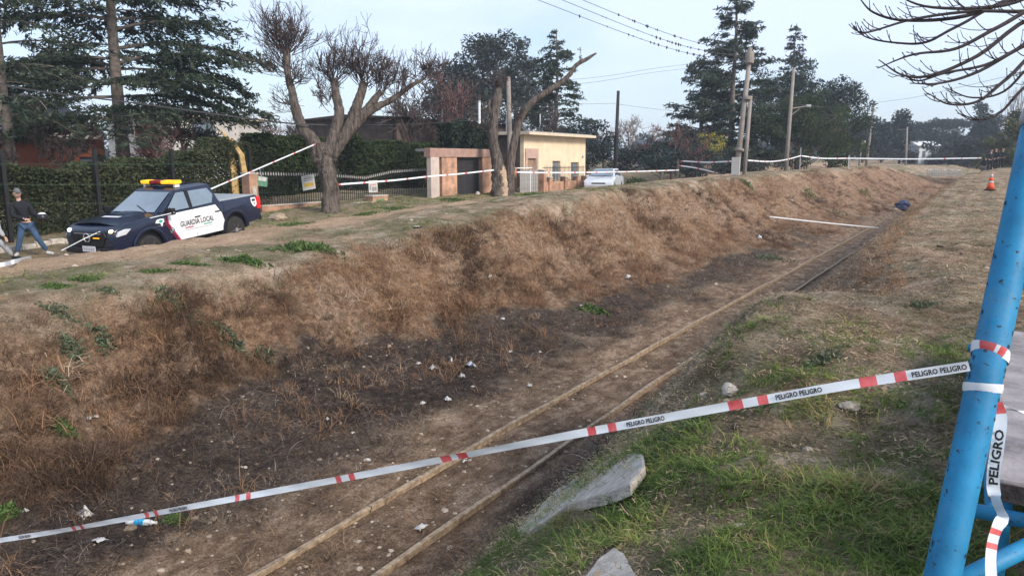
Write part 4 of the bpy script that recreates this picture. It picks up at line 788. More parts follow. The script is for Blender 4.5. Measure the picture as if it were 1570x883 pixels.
# ---- cream house
XH = -22.0; h0, h1 = ypx(803, XH), ypx(897, XH); zb0 = zt1(XH, h0)-.1; zt0 = zpx(803, 207, XH)
house = thing('cream_house', (XH, (h0+h1)/2, zb0), 'flat roofed cream house with two small windows behind a brick fence', 'house')
L = lambda x, y, z: (x-XH, y-(h0+h1)/2, z-zb0)
def oph(xa, xb, ya, yb): 
    xm = (xa+xb)/2; return (ypx(xa, XH)-(h0+h1)/2, ypx(xb, XH)-(h0+h1)/2, zpx(xm, yb, XH)-zb0, zpx(xm, ya, XH)-zb0)
ops = [(*oph(808, 821, 243, 299)[:2], .12, oph(808, 821, 243, 299)[3]), oph(847, 859, 247, 277), oph(875, 887, 249, 277)]
hh = zt0-zb0; b = MB(); wall_openings(b, h0-(h0+h1)/2, h1-(h0+h1)/2, 0, hh, 0, .25, ops); b.build('front_wall', cream, house)
yl, yr = h0-(h0+h1)/2, h1-(h0+h1)/2
b = MB(); b.box((-1.85, yl+.12, hh/2), (3.2, .24, hh)); b.build('side_wall', brick_d, house)
b = MB(); b.box((-1.85, yr-.12, hh/2), (3.2, .24, hh)); b.build('side_wall', cream, house)
b = MB(); b.box((-3.55, 0, hh/2), (.2, yr-yl, hh)); b.build('back_wall', cream, house)
b = MB(); b.box((-1.55, 0, hh+.08), (4.3, yr-yl+.75, .16)); b.build('roof_slab', cream_d, house, bevel=.02)
b = MB(); b.box((-1.55, 0, hh+.19), (3.9, yr-yl+.4, .06)); b.build('roof_cover', roof_g, house)
for k, o_ in enumerate(ops):
    yc, zc_ = (o_[0]+o_[1])/2, (o_[2]+o_[3])/2; w, h = o_[1]-o_[0], o_[3]-o_[2]
    if k == 0:
        b = MB(); b.box((-.12, yc, zc_), (.05, w-.1, h)); d_ = b.build('door', mat('door_wood', (.30, .20, .14), .7, .2, 4), house)
        b = MB(); b.box((-.07, yc+w*.3, zc_), (.05, .04, .14)); b.build('handle', chrome, d_)
        b = MB(); b.box((.03, yc, o_[3]+.28), (.06, w+.5, .56)); b.box((.03, o_[0]-.13, zc_), (.06, .24, h)); b.box((.03, o_[1]+.13, zc_), (.06, .24, h)); b.build('door_surround', pinkwall, house)
    else:
        wi = link('window', None, house); wi.location = (-.14, yc, zc_)
        b = MB(); fw = .07
        for s in (-1, 1): b.box((0, s*(w/2-fw/2), 0), (.06, fw, h)); b.box((0, 0, s*(h/2-fw/2)), (.06, w-2*fw, fw))
        b.box((0, 0, 0), (.05, .05, h-2*fw)); b.build('frame', mat('window_frame', (.30, .26, .22), .6, .1), wi)
        for s in (-1, 1): b = MB(); b.box((-.015, s*(w/4-.01), 0), (.012, w/2-fw-.02, h-2*fw)); b.build('pane', glass_d, wi)
        b = MB(); b.box((.19, 0, -h/2-.03), (.34, w+.16, .06)); b.build('sill', cream_d, wi)
b = MB(); b.lathe([(.06, 0), (.10, .01), (.06, .08)], 10, (.0, yr-.45, hh*.62), 'X'); b.build('wall_lamp', galv, house)
b = MB(); b.tube([(-2.5, yl+2.2, hh+.2), (-2.5, yl+2.2, hh+1.35)], .06, 10); b.build('roof_pipe', galv, house)

# ---- front fence of the cream house: brick pillars, low wall, iron bars
XF = -20.3; f0, f1 = ypx(832, XF), ypx(896, XF); zg = zt1(XF, f0)-.05
fen = thing('brick_fence', (XF, f0, zg), 'low orange brick fence with iron bars in front of the cream house', 'fence')
ztop = zpx(864, 272, XF)-zg; zbar = zpx(864, 254, XF)-zg
b = MB(); b.box((0, (f1-f0)/2, ztop*.36), (.16, f1-f0, ztop*.72)); b.build('low_wall', brick_o, fen)
for x in (832, 841, 865, 884, 896):
    y = ypx(x, XF)-f0; hp = zpx(832, 262, XF)-zg if x == 832 else ztop; b = MB(); b.box((0, y, hp/2), (.34, .34, hp)); pl = b.build('pillar', brick_o, fen)
    b = MB(); b.box((0, y, hp+.025), (.40, .40, .05)); b.build('coping', conc, pl)
barmesh = None; yy = .25
while yy < f1-f0-.1:
    if barmesh is None:
        b = MB(); b.tube([(0, 0, ztop*.6), (0, 0, zbar-.06), (0, 0, zbar)], [.013, .013, .003], 5); barmesh = b.mesh('bar', iron)
    o = link('bar', barmesh, fen); o.location = (0, yy, 0); yy += .17
for z in (ztop*.8, zbar-.12): b = MB(); b.box((0, (f1-f0)/2, z), (.02, f1-f0, .03)); b.build('rail', iron, fen)
# ---- grey plank gate between the old tree and the brick fence
XG = -20.5; g0, g1 = ypx(797, XG), ypx(829, XG); zg = zt1(XG, g0)-.03; zh = zpx(812, 261, XG)-zg
gate = thing('plank_gate', (XG, g0, zg), 'weathered grey plank gate beside the old peeling tree', 'gate'); n = 11; pw_ = (g1-g0)/n; pm = None
for k in range(n):
    if pm is None: b = MB(); b.box((0, 0, zh/2), (.03, pw_*.93, zh)); pm = b.mesh('plank', planks_g)
    o = link('plank', pm, gate); o.location = (.006*(k % 3), (k+.5)*pw_, .02*((k*7) % 3))
for z in (zh*.25, zh*.8): b = MB(); b.box((-.05, (g1-g0)/2, z), (.05, g1-g0, .08)); b.build('cross_rail', planks_g, gate)
b = MB(); b.box((.05, (g1-g0)*.45, zh*.5), (.05, .05, zh*1.0)); b.build('gate_post', wpaint, gate)
b = MB(); b.box((0, .5, zh+.12), (.04, 1.6, .05)); b.build('top_bar', wpaint, gate)

# ---- brick garage with dark slatted door
XB = -20.8; a0, a1 = ypx(659, XB), ypx(790, XB); zg = zt1(XB, a0)-.1; Z = lambda x, y: zpx(x, y, XB)-zg; Yl = lambda x: ypx(x, XB)-a0
gar = thing('brick_garage', (XB, a0, zg), 'pale brick garage with a dark slatted door under a pink lintel', 'garage')
ht = Z(665, 228); hb = Z(700, 238)
b = MB(); b.box((-.05, Yl(665.5), ht/2-.15), (.24, Yl(672)-Yl(659), ht-.3)); b.build('corner_pillar', mat('pale_pillar', (.50, .42, .37), .9, .15, 3), gar, bevel=.01)
b = MB(); b.box((-.1, (Yl(659)+Yl(757))/2, ht-.18), (.36, Yl(757)-Yl(659)+.1, .40)); b.build('lintel', mat('lintel_render', (.34, .22, .18), .9, .2, 3), gar, bevel=.015)
for xa, xb in ((677, 700), (739, 757)):
    b = MB(); b.box((-.12, (Yl(xa)+Yl(xb))/2, (ht-.38)/2), (.3, Yl(xb)-Yl(xa), ht-.38)); b.build('brick_panel', brick_p, gar)
b = MB(); b.box((-.3, Yl(674.5), (ht-.38)/2), (.1, Yl(677)-Yl(672), ht-.38)); b.build('side_slot', brick_d, gar)
door = link('garage_door', None, gar); door.location = (-.2, 0, 0); slat_m = mat('dark_slats', (.035, .033, .036), .6, .3, 3); nsl = 14; sl = None; dh = ht-.42
for k in range(nsl):
    if sl is None: b = MB(); b.box((0, 0, 0), (.04, Yl(739)-Yl(700), dh/nsl*.90)); sl = b.mesh('slat', slat_m, bevel=.008)
    o = link('slat', sl, door); o.location = (0, (Yl(739)+Yl(700))/2, (k+.5)*dh/nsl+.05); o.rotation_euler = (0, R(6), 0)
b = MB(); b.box((-.06, (Yl(739)+Yl(700))/2, dh/2), (.02, Yl(739)-Yl(700), dh)); b.build('door_backing', slat_m, door)
b = MB(); b.box((-.9, (Yl(677)+Yl(757))/2, ht-.05), (1.2, Yl(757)-Yl(677), .12)); b.build('roof', roof_g, gar)
for y in (Yl(757),): b = MB(); b.box((-1.4, y, (ht-.2)/2), (2.0, .2, ht-.2)); b.build('side_wall', brick_d, gar)
b = MB(); b.box((-.3, (Yl(757)+Yl(797))/2, (ht-.9)/2), (.2, Yl(797)-Yl(757), ht-.9)); b.build('wing_wall', brick_p, gar)
b = MB(); b.lathe([(.09, 0), (.13, .05), (.10, .14), (.05, .2)], 12, (.5, Yl(719), .1)); tag(b.build('stone_ball', stone2), None)
o = bpy.data.objects['stone_ball']; o.location = gar.location; tag(o, 'small pale stone ball on the ground before the garage door', 'stone'); o.name = 'garden_stone'

# ---- dark brick house behind
XD = -31; d0, d1 = ypx(610, XD), ypx(800, XD); zg = zt1(XD, d0)-.2; zt_d = zpx(700, 186, XD)
hb_ = thing('brick_house', (XD, (d0+d1)/2, zg), 'long dark brick house rising behind the iron fence and garage', 'house')
b = MB(); wall_openings(b, -(d1-d0)/2, (d1-d0)/2, 0, zt_d-zg, 0, .3, [(-3.2, -1.8, 1.0, 2.4), (2.2, 3.8, 1.0, 2.4)]); b.build('front_wall', brick_d, hb_)
for y in (-2.5, 3.0): b = MB(); b.box((-.2, y, 1.7), (.06, 1.6, 1.4)); b.build('window', glass_d, hb_)
for s in (-1, 1): b = MB(); b.box((-4.2, s*((d1-d0)/2-.15), (zt_d-zg)/2), (8, .3, zt_d-zg)); b.build('side_wall', brick_d, hb_)
b = MB(); b.prism([(.5, zt_d-zg-.02), (-4.2, zt_d-zg+.25), (-9, zt_d-zg-.02)], 'Y', -(d1-d0)/2-.3, (d1-d0)/2+.3)
for i, v in enumerate(b.v): b.v[i] = (v[0], v[1], v[2])
b.build('roof', mat('dark_tiles', (.06, .045, .042), .9, .3, 5, .4), hb_)
for x, ya, yb, r_ in ((678, 150, 190, .07), (735, 155, 190, .10), (828, 175, 205, .05)):
    p_, q_ = PX(x, yb, -30), PX(x, ya, -30); b = MB(); b.tube([(0, 0, -1.6), (0, 0, q_.z-p_.z)], [r_, r_*.9], 10); o = tag(b.build('vent_pipe', wpaint), {678: 'thin white vent pipe above the garage bushes, left one', 735: 'thick white chimney pipe between two bare trees', 828: 'thin grey pipe behind the cream house roof'}[x], 'pipe', 'pipes behind the houses'); o.location = p_
# ---- iron picket fence with pale spear tips, low brick wall
XI = -22.6; i0_, i1_ = ypx(388, XI), ypx(657, XI); zg = zt1(XI, (i0_+i1_)/2)-.05
pick = thing('iron_fence', (XI, i0_, zg), 'tall black iron picket fence with pale spear tips behind the pollarded tree', 'fence')
def tipz(y): return float(np.interp(y+i0_, [i0_, ypx(490, XI), ypx(560, XI), ypx(600, XI), i1_], [zpx(400, 264, XI), zpx(490, 266, XI), zpx(560, 271, XI), zpx(600, 262, XI), zpx(650, 258, XI)]))-zg
b = MB(); b.tube([(0, 0, -2.0), (0, 0, -.12)], .012, 4); b.build; bmesh_bar = b.mesh('picket', iron)
b = MB(); b.tube([(0, 0, -.12), (0, 0, -.07), (0, 0, .03)], [.012, .030, .003], 5); tip_me = b.mesh('spear_tip', tip_m)
y = .08
while y < i1_-i0_:
    o = link('picket', bmesh_bar, pick); o.location = (0, y, tipz(y)); t = link('spear_tip', tip_me, o); y += .125
for dz in (-.22, -.75, -1.75):
    b = MB(); ys_ = np.linspace(0, i1_-i0_, 14)
    for p_, q_ in zip(ys_[:-1], ys_[1:]): b.beam((0, p_, tipz(p_)+dz), (0, q_, tipz(q_)+dz), .035, .03)
    b.build('rail', iron, pick)
wl0, wl1 = ypx(396, -22.3), ypx(492, -22.3); zgw = zt1(-22.3, (wl0+wl1)/2)-.1; wallh = zpx(440, 314, -22.3)-zgw
lw = thing('brick_wall', (-22.3, wl0, zgw), 'low red brick wall behind the pickup and left of the pollarded tree', 'wall')
b = MB(); b.box((0, (wl1-wl0)/2, wallh/2), (.22, wl1-wl0, wallh)); b.build('brickwork', brick_o, lw); b = MB(); b.box((0, (wl1-wl0)/2, wallh+.02), (.28, wl1-wl0, .04)); b.build('coping', conc, lw)
y = .1; sm_ = None
while y < (wl1-wl0)*.62:
    if sm_ is None: b = MB(); b.tube([(0, 0, wallh), (0, 0, wallh+.2), (0, 0, wallh+.27)], [.010, .010, .002], 4); sm_ = b.mesh('short_picket', mat('rusty_iron', (.12, .08, .06), .8, .2))
    o = link('short_picket', sm_, lw); o.location = (0, y, 0); y += .11
def brick_pier(xa, xb, ya, yb, X, label, extra=None):
    y0, y1 = ypx(xa, X), ypx(xb, X); zg_ = zt1(X, y0)-.1; h_ = zpx((xa+xb)/2, ya, X)-zg_; t = thing('brick_pier', (X, (y0+y1)/2, zg_), label, 'brick pier'); b = MB(); b.box((0, 0, h_/2), (.4, y1-y0, h_)); b.build('brickwork', brick_o, t); b = MB(); b.box((0, 0, h_+.025), (.46, y1-y0+.06, .05)); b.build('coping', conc, t)
    if extra: b = MB(); b.box((.21, .0, h_*.45), (.03, (y1-y0)*.5, h_*.5)); b.build(extra[0], extra[1], t)
    return t
brick_pier(376, 389, 267, 332, -22.4, 'tall brick gate pier beside the split wooden post', ('meter_box', conc)); brick_pier(565, 588, 301, 325, -21.6, 'short brick pier with a green meter door right of the pollarded tree', ('meter_door', mat('green_door', (.16, .24, .13), .7, .2)))
brick_pier(541, 566, 312, 326, -21.5, 'low brick block joined to the short pier with the green door')
def sign(px, py, w, h, X, label, bg, marks, name='paper_sign', tilt=0.0):
    p_ = PX(px, py, X); D = depth_of(p_); W_, H_ = w*D/FPX*1.25, h*D/FPX; t = thing(name, p_, label, 'sign', 'signs tied to the iron fence', rot=(tilt, 0, 0)); b = MB(); b.box((0, 0, 0), (.012, W_, H_)); b.build('board', bg, t)
    for (u0, u1, v0, v1, m) in marks: b = MB(); b.box((.0085, (u0+u1-1)*W_/2, (v0+v1-1)*H_/2), (.004, (u1-u0)*W_, (v1-v0)*H_)); b.build('print_line', m, t)
    for s in (-1, 1): b = MB(); b.tube([(-.01, s*W_*.45, H_*.48), (-.12, s*W_*.45, H_*.5)], .008, 5); b.build('tie', iron, t)
yel = mat('yellow_print', (.55, .38, .05), .6, .1); redp = mat('red_print', (.55, .12, .10), .6, .1); gp = mat('grey_print', (.25, .25, .25), .7, .1)
sign(473, 280, 21, 22, -22.45, 'white sign with a yellow panel hung on the fence left of the pollarded tree', paper, [(.14, .86, .22, .46, yel), (.12, .8, .62, .68, gp), (.12, .88, .74, .82, gp), (.2, .8, .86, .92, gp)], tilt=R(6))
sign(572, 286, 16, 18, -22.45, 'white sign with red heading hung on the fence right of the pollarded tree', paper, [(.08, .92, .80, .95, redp), (.2, .8, .62, .68, redp), (.35, .88, .12, .45, gp), (.1, .25, .2, .6, gp)])
sign(400, 278, 20, 15, -22.45, 'green and white tarp scrap hung at the left end of the iron fence', mat('green_tarp', (.10, .22, .15), .7, .2, 12), [(.3, .9, .55, .95, paper)], name='tarp_scrap', tilt=R(-8))
# ---- split wooden post
p_ = P(366, 305, 28.5); sp_ = thing('split_post', onground(p_.x, p_.y), 'split yellowish wooden stump post with two leaning halves behind the pickup', 'wooden post')
def lpx(x, y, D): return P(x, y, D)-sp_.location
for pts, rr, nm in (([(362, 320, 28.5), (358, 262, 28.5), (352, 225, 28.5), (341, 200, 28.5)], [.17, .15, .12, .03], 'leaning_half'), ([(380, 320, 28.3), (376, 275, 28.3), (370, 238, 28.3), (352, 212, 28.3)], [.13, .12, .11, .05], 'upright_half')):
    b = MB(); b.tube([lpx(*q) for q in pts], rr, 6); b.build(nm, wood_y, sp_, bevel=.0)

# ---- left: hedge, posts with wires, kerb
kb = MB(); y0_, y1_ = ypx(-140, -22.2), ypx(150, -22.2)
for k in range(12):
    a_, c_ = y0_+(y1_-y0_)*k/12, y0_+(y1_-y0_)*(k+1)/12
    b = MB(); 
    if k == 0: kerb = thing('kerb', (-22.2, y0_, zt1(-22.2, y0_)), 'pale concrete kerb at the far side of the street behind the standing person', 'kerb')
    zz = zt1(-22.2, (a_+c_)/2)-kerb.location.z; b.box((0, (a_+c_)/2-y0_, zz+.03), (.16, c_-a_-.015, .22)); b.build('kerb_stone', conc, kerb, bevel=.015)
XW = -23.6; w0, w1 = ypx(-120, XW), ypx(385, XW); wf = thing('wire_fence', (XW, w0, zt1(XW, w0)), 'dark post and wire fence along the hedge behind the pickup', 'fence')
for x in (-110, 6, 148, 265, 384):
    y = ypx(x, XW); b = MB(); z0 = zt1(XW, y); b.box((0, y-w0, (z0+zpx(x, 231, XW))/2-wf.location.z), (.11, .11, zpx(x, 231, XW)-z0+.1)); b.build('post', iron, wf)
for k, yy in enumerate((252, 283, 312)): b = MB(); b.tube([(.06, ypx(x, XW)-w0, zpx(x, yy, XW)-wf.location.z) for x in (-110, 6, 148, 265, 384)], .008, 4); b.build('wire', mat('green_wire', (.05, .09, .05), .6, .1), wf)
# ---- houses behind the cedars
red_w = mat('red_render', (.36, .12, .075), .9, .25, 1.4); white_w = mat('white_render', (.44, .42, .40), .9, .18, 1.2)
XR_ = -38; r0_, r1_ = ypx(-90, XR_), ypx(150, XR_); zg = zt1(XR_, r0_)-.2; zt_r = zpx(60, 210, XR_)-zg
rh = thing('red_house', (XR_, (r0_+r1_)/2, zg), 'red walled house with white eaves and grey roof behind the left cedars', 'house'); hw = (r1_-r0_)/2
b = MB(); wall_openings(b, -hw, hw, 0, zt_r, 0, .25, [(-2.5, -1.2, 1.0, 2.3), (2.6, 3.9, 1.0, 2.3)]); b.build('front_wall', red_w, rh)
for y in (-1.85, 3.25): b = MB(); b.box((-.18, y, 1.65), (.06, 1.3, 1.3)); b.build('window', glass_d, rh)
for s in (-1, 1): b = MB(); b.box((-3.6, s*(hw-.13), zt_r/2), (6.7, .25, zt_r)); b.build('side_wall', red_w, rh)
b = MB(); b.box((.35, 0, zt_r+.05), (.5, hw*2+.6, .26)); b.build('eaves', white_w, rh)
b = MB(); b.prism([(.6, zt_r+.19), (-3.6, zt_r+2.0), (-7.8, zt_r+.19)], 'Y', -hw-.3, hw+.3); rf = b.build('roof', roof_g, rh)
b = MB(); b.box((-3, -hw+1.2, zt_r+2.0), (.7, .7, 1.6)); b.build('chimney', red_w, rf)
XQ = -46; r0_, r1_ = ypx(262, XQ), ypx(405, XQ); zg = zt1(XQ, r0_)-.2; zt_r = zpx(330, 183, XQ)-zg; hw = (r1_-r0_)/2
wh_ = thing('white_house', (XQ, (r0_+r1_)/2, zg), 'pale two storey house partly hidden by the left cedar branch', 'house'); oy = ypx(318, XQ)-(r0_+r1_)/2
b = MB(); wall_openings(b, -hw, hw, 0, zt_r, 0, .25, [(oy-.9, oy+.9, zt_r-2.0, zt_r-.15), (-hw+.8, -hw+2.2, 1, 2.3)]); b.build('front_wall', white_w, wh_)
b = MB(); b.box((-.2, oy, zt_r-1.1), (.06, 1.8, 1.85)); b.build('window', glass_d, wh_); b = MB(); b.box((-.2, -hw+1.5, 1.65), (.06, 1.4, 1.3)); b.build('window', glass_d, wh_)
for s in (-1, 1): b = MB(); b.box((-3.6, s*(hw-.13), zt_r/2), (6.7, .25, zt_r)); b.build('side_wall', white_w, wh_)
b = MB(); b.box((-3.4, 0, zt_r+.1), (7.6, hw*2+.4, .2)); b.build('roof', cream_d, wh_)
# ---- far: white fence across the track, pale building, shed
g = P(1420, 268, 88); wfn = thing('white_fence', onground(g.x, g.y), 'row of white fence posts across the far end of the cutting', 'fence'); n = 15
for k in range(n):
    q = P(1421+k*3.6, 272, 88); zg_ = CZ-1.6
    b = MB(); b.box((q.x-wfn.location.x, q.y-wfn.location.y, P(1421+k*3.6, 266+(k % 3), 88).z-wfn.location.z-.2), (.16, .16, 1.3)); b.build('post', white_w, wfn)
for dz in (.25, -.2):
    qa, qb = P(1421, 264, 88)-wfn.location, P(1472, 264, 88)-wfn.location; b = MB(); b.beam(qa+Vector((0, 0, dz)), qb+Vector((0, 0, dz)), .08, .12); b.build('rail', white_w, wfn)
def far_block(x0, x1, y0, y1, D, name, label, m, roofm, rh_=.0):
    a_, c_ = P(x0, y1, D), P(x1, y1, D); zg_ = zt1(a_.x, a_.y)-.3; zt_ = P(x0, y0, D).z; t = thing(name, ((a_.x+c_.x)/2, (a_.y+c_.y)/2, zg_), label, 'building', rz=YAW); w = (c_-a_).length; h_ = zt_-zg_
    b = MB(); b.box((0, 2.5, h_/2), (w, 5, h_)); b.build('wall', m, t)
    if rh_: b = MB(); b.prism([(-.4, h_), (2.5, h_+rh_), (5.4, h_)], 'X', -w/2-.3, w/2+.3); b.build('roof', roofm, t)
    else: b = MB(); b.box((0, 2.5, h_+.1), (w+.4, 5.4, .2)); b.build('roof', roofm, t)
    for k in range(2): b = MB(); b.box(((k-.5)*w*.5, -.01, h_*.6), (w*.16, .06, h_*.3)); b.build('window', glass_d, t)
    return t
far_block(1408, 1438, 224, 246, 120, 'shed', 'white far off building among trees at the end of the cutting', mat('white_metal', (.72, .74, .76), .6, .05), mat('white_roof', (.75, .77, .8), .5, .05), .8)
far_block(1118, 1156, 230, 262, 72, 'cottage', 'small pinkish cottage behind the thick double pole', mat('dull_pink_wall', (.26, .18, .15), .9, .2, 2), roof_g, .4)
far_block(985, 1012, 222, 262, 78, 'cottage', 'grey cottage among bare trees right of the black pole', conc, roof_g, .5)
far_block(1095, 1118, 205, 262, 120, 'house', 'far tall pale house glimpsed behind the yellow bush', white_w, roof_g, .8)
# ------------------------------------------------------------------ trees
bark = mat('bark', (.085, .07, .06), .95, .35, 5, .6, 22, c2=(.16, .135, .115)); bark_p = mat('pollard_bark', (.045, .036, .031), .95, .5, 10, 1.0, 16, c2=(.125, .102, .087), stretch=(1, 1, .22), bdist=.10); twig_m = mat('bare_twigs', (.065, .048, .045), .95, .3, 3); twig_r = mat('reddish_twigs', (.13, .07, .065), .95, .3, 3); twig_p = mat('pale_twigs', (.26, .22, .21), .95, .2, 3); dark_twig = mat('near_twigs', (.035, .028, .03), .9, .3, 6, .3)
peel = mat('peeled_wood', (.34, .23, .15), .9, .35, 3, .5, 14, c2=(.42, .31, .22))
fol_cedar = leaf_mat('cedar_needles', [(0, (.018, .029, .020)), (.5, (.040, .058, .038)), (1, (.082, .10, .064))], inst=False, transl=.15)
fol_pine = leaf_mat('pine_needles', [(0, (.014, .023, .018)), (.5, (.030, .045, .033)), (1, (.06, .078, .054))], inst=False, transl=.12)
fol_euc = leaf_mat('eucalyptus_leaves', [(0, (.026, .032, .030)), (.5, (.052, .062, .056)), (1, (.09, .10, .088))], inst=False, transl=.15)
fol_green = leaf_mat('green_leaves', [(0, (.018, .030, .012)), (.5, (.040, .060, .022)), (1, (.085, .11, .045))], inst=False, transl=.25)
fol_olive = leaf_mat('olive_leaves', [(0, (.04, .05, .02)), (.5, (.085, .10, .04)), (1, (.15, .16, .07))], inst=False, transl=.25)
fol_yellow = leaf_mat('yellow_leaves', [(0, (.16, .14, .02)), (.5, (.38, .33, .05)), (1, (.55, .5, .12))], inst=False, transl=.3)
fol_far = leaf_mat('far_leaves', [(0, (.016, .026, .028)), (.5, (.030, .045, .045)), (1, (.055, .075, .070))], inst=False, transl=.1)
fol_hedge = leaf_mat('hedge_leaves', [(0, (.022, .030, .015)), (.5, (.052, .068, .032)), (1, (.12, .12, .065))], inst=False, transl=.2)
def unit(v): return v/(np.linalg.norm(v, axis=-1, keepdims=True)+1e-9)
def tree_root(name, base, label, cat='tree', group=None): return thing(name, base, label, cat, group)

def cedar(base, H, Lmax, z0, seed, label, fol, dens=1.0, boughs=(), droop=.5, name='cedar_tree', lean=(0, 0), card=.30, trunk_r=.28, whorl=.55, az_bias=None, top_pow=.75, skip=0.0):
    rg = np.random.RandomState(seed); t = tree_root(name, base, label, group='conifers beyond the street'); b = MB()
    tp = lambda z: np.array([lean[0]*z/H, lean[1]*z/H, z]); b.tube([tp(z)+np.array([.05*math.sin(z*.8+seed), .05*math.cos(z*.7), 0]) for z in np.linspace(-.3, H, 12)], [trunk_r*(1-.92*k/11)+.015 for k in range(12)], 8); b.smooth = True
    C, Dn, Ls, Ti = [], [], [], []
    z = z0; lb = MB(); extra = list(boughs)
    while z < H*.985 or extra:
        f = min(.98, z/H); n = rg.randint(2, 5) if z < H*.985 else len(extra)
        for _ in range(n):
            bg = extra.pop() if z >= H*.985 else None
            if rg.rand() < skip and bg is None: continue
            az = rg.uniform(0, 2*math.pi); L = Lmax*max(.06, (1-f)**top_pow)*rg.uniform(.55, 1.08)
            if az_bias: az, L = az_bias(az, L, z, rg)
            zk = z
            if bg is not None: z, az, L = bg
            el = rg.uniform(.05, .35)*(1 if f > .4 else .6); d = np.array([math.cos(az), math.sin(az), 0]); side = np.array([-d[1], d[0], 0]); pts = []
            m = 7
            for k in range(m): u = k/(m-1); pts.append(tp(z)+d*L*u+np.array([0, 0, L*(el*u-droop*u*u)])+side*L*.06*math.sin(u*3+az))
            pts = np.array(pts); lb.tube(pts, [max(.012, .10*trunk_r/.28*(L/Lmax)*(1-.85*k/(m-1))) for k in range(m)], 4)
            z = zk
            nb = max(5, int(L*(7.5 if bg is None else 12)*dens)); us = np.sort(rg.uniform(.16, 1, nb))
            for u in us:
                p0 = np.array([np.interp(u, np.linspace(0, 1, m), pts[:, i]) for i in range(3)]); sgn = rg.choice([-1, 1]); bl = L*(.34*(1-u)+.12)*rg.uniform(.6, 1.25)+.18
                bd = unit(d*rg.uniform(.35, 1.0)+side*sgn*rg.uniform(.5, 1)+np.array([0, 0, -.10+rg.normal(0, .12)])); nc = max(3, int(bl/card*4.0*dens)); v = rg.uniform(.05, 1, nc)
                c_ = p0+bd*bl*v[:, None]+np.array([0, 0, -1])*(.10*bl*v**2)[:, None]+rg.normal(0, .05*card/.3, (nc, 3)); C.append(c_)
                dn = unit(bd*.9+rg.normal(0, .55, (nc, 3))+np.array([0, 0, -.25])); Dn.append(dn); Ls.append(card*rg.uniform(.6, 1.3, nc)); Ti.append(np.clip(.42+.25*rg.randn()+rg.normal(0, .16, nc)+.18*(u-.5), 0, 1))
        z += whorl*rg.uniform(.6, 1.3)*(1-.35*f)
    b.build('trunk', bark, t); lb.build('limbs', bark, t)
    C = np.concatenate(C); Dn = np.concatenate(Dn); Ls = np.concatenate(Ls); Ti = np.concatenate(Ti); V_, F_ = cards(C, Dn, Ls, Ls*.24, seed); link('crown', fast_mesh('crown', V_, F_, fol, rpt(Ti)), t); return t

def clump_tree(base, H, rad, z0, seed, label, fol, n_cl=40, per=160, card=.28, name='tree', trunk_r=.25, shape='round', cl_r=.9, group='trees beyond the street', aspect=.45, limbm=None, lobes=None, hang=0.0):
    rg = np.random.RandomState(seed); t = tree_root(name, base, label, group=group); b = MB(); lb = MB(); C, Dn, Ls, Ti = [], [], [], []
    b.tube([(.08*math.sin(z*1.1+seed), .08*math.cos(z+seed), z) for z in np.linspace(-.3, H*.8, 8)], [trunk_r*(1-.75*k/7) for k in range(8)], 7); b.smooth = True
    cz_, hz_ = (H+z0)/2, (H-z0)/2
    for k in range(n_cl):
        if lobes:
            lo = lobes[k % len(lobes)]; q = unit(rg.normal(size=3))*rg.rand()**.45; p = np.array([lo[0]+q[0]*lo[3], lo[1]+q[1]*lo[3], lo[2]+q[2]*lo[4]])
        else:
            q = unit(rg.normal(size=3))*rg.rand()**.40; w = 1.0
            if shape == 'cone': w = max(.12, 1-(q[2]+1)/2*.95)*1.15
            if shape == 'column': w = 1-.5*max(0, q[2])**2
            if shape == 'umbrella': q[2] = abs(q[2])*.9-.2+.6*(1-q[0]**2-q[1]**2)*.3
            p = np.array([q[0]*rad*w, q[1]*rad*w, cz_+q[2]*hz_])
        zz = max(z0*.4, min(H*.75, p[2]-abs(rg.normal(0, .22*H*.3))-np.hypot(p[0], p[1])*.4)); s0 = np.array([0, 0, zz]); mid = (s0+p)/2+np.array([0, 0, -.04*H])
        lb.tube([s0, mid, p], [trunk_r*.28, trunk_r*.17, .015], 4)
        r = cl_r*rg.uniform(.55, 1.3); n = int(per*(r/cl_r)**1.5); q = unit(rg.normal(size=(n, 3)))*(rg.rand(n, 1)**.42)*r*np.array([1, 1, .72]); C.append(p+q-np.array([0, 0, 1])*hang*rg.rand(n, 1)); Dn.append(unit(q+rg.normal(0, .5*r, (n, 3))+np.array([0, 0, -hang*1.2])))
        Ls.append(card*rg.uniform(.55, 1.3, n)); Ti.append(np.clip(.45+.20*rg.randn()+rg.normal(0, .15, n)+.12*q[:, 2]/r, 0, 1))
    b.build('trunk', limbm or bark, t); lb.build('limbs', limbm or bark, t)
    C = np.concatenate(C); Dn = np.concatenate(Dn); Ls = np.concatenate(Ls); Ti = np.concatenate(Ti); V_, F_ = cards(C, Dn, Ls, Ls*aspect, seed); link('crown', fast_mesh('crown', V_, F_, fol, rpt(Ti)), t); return t

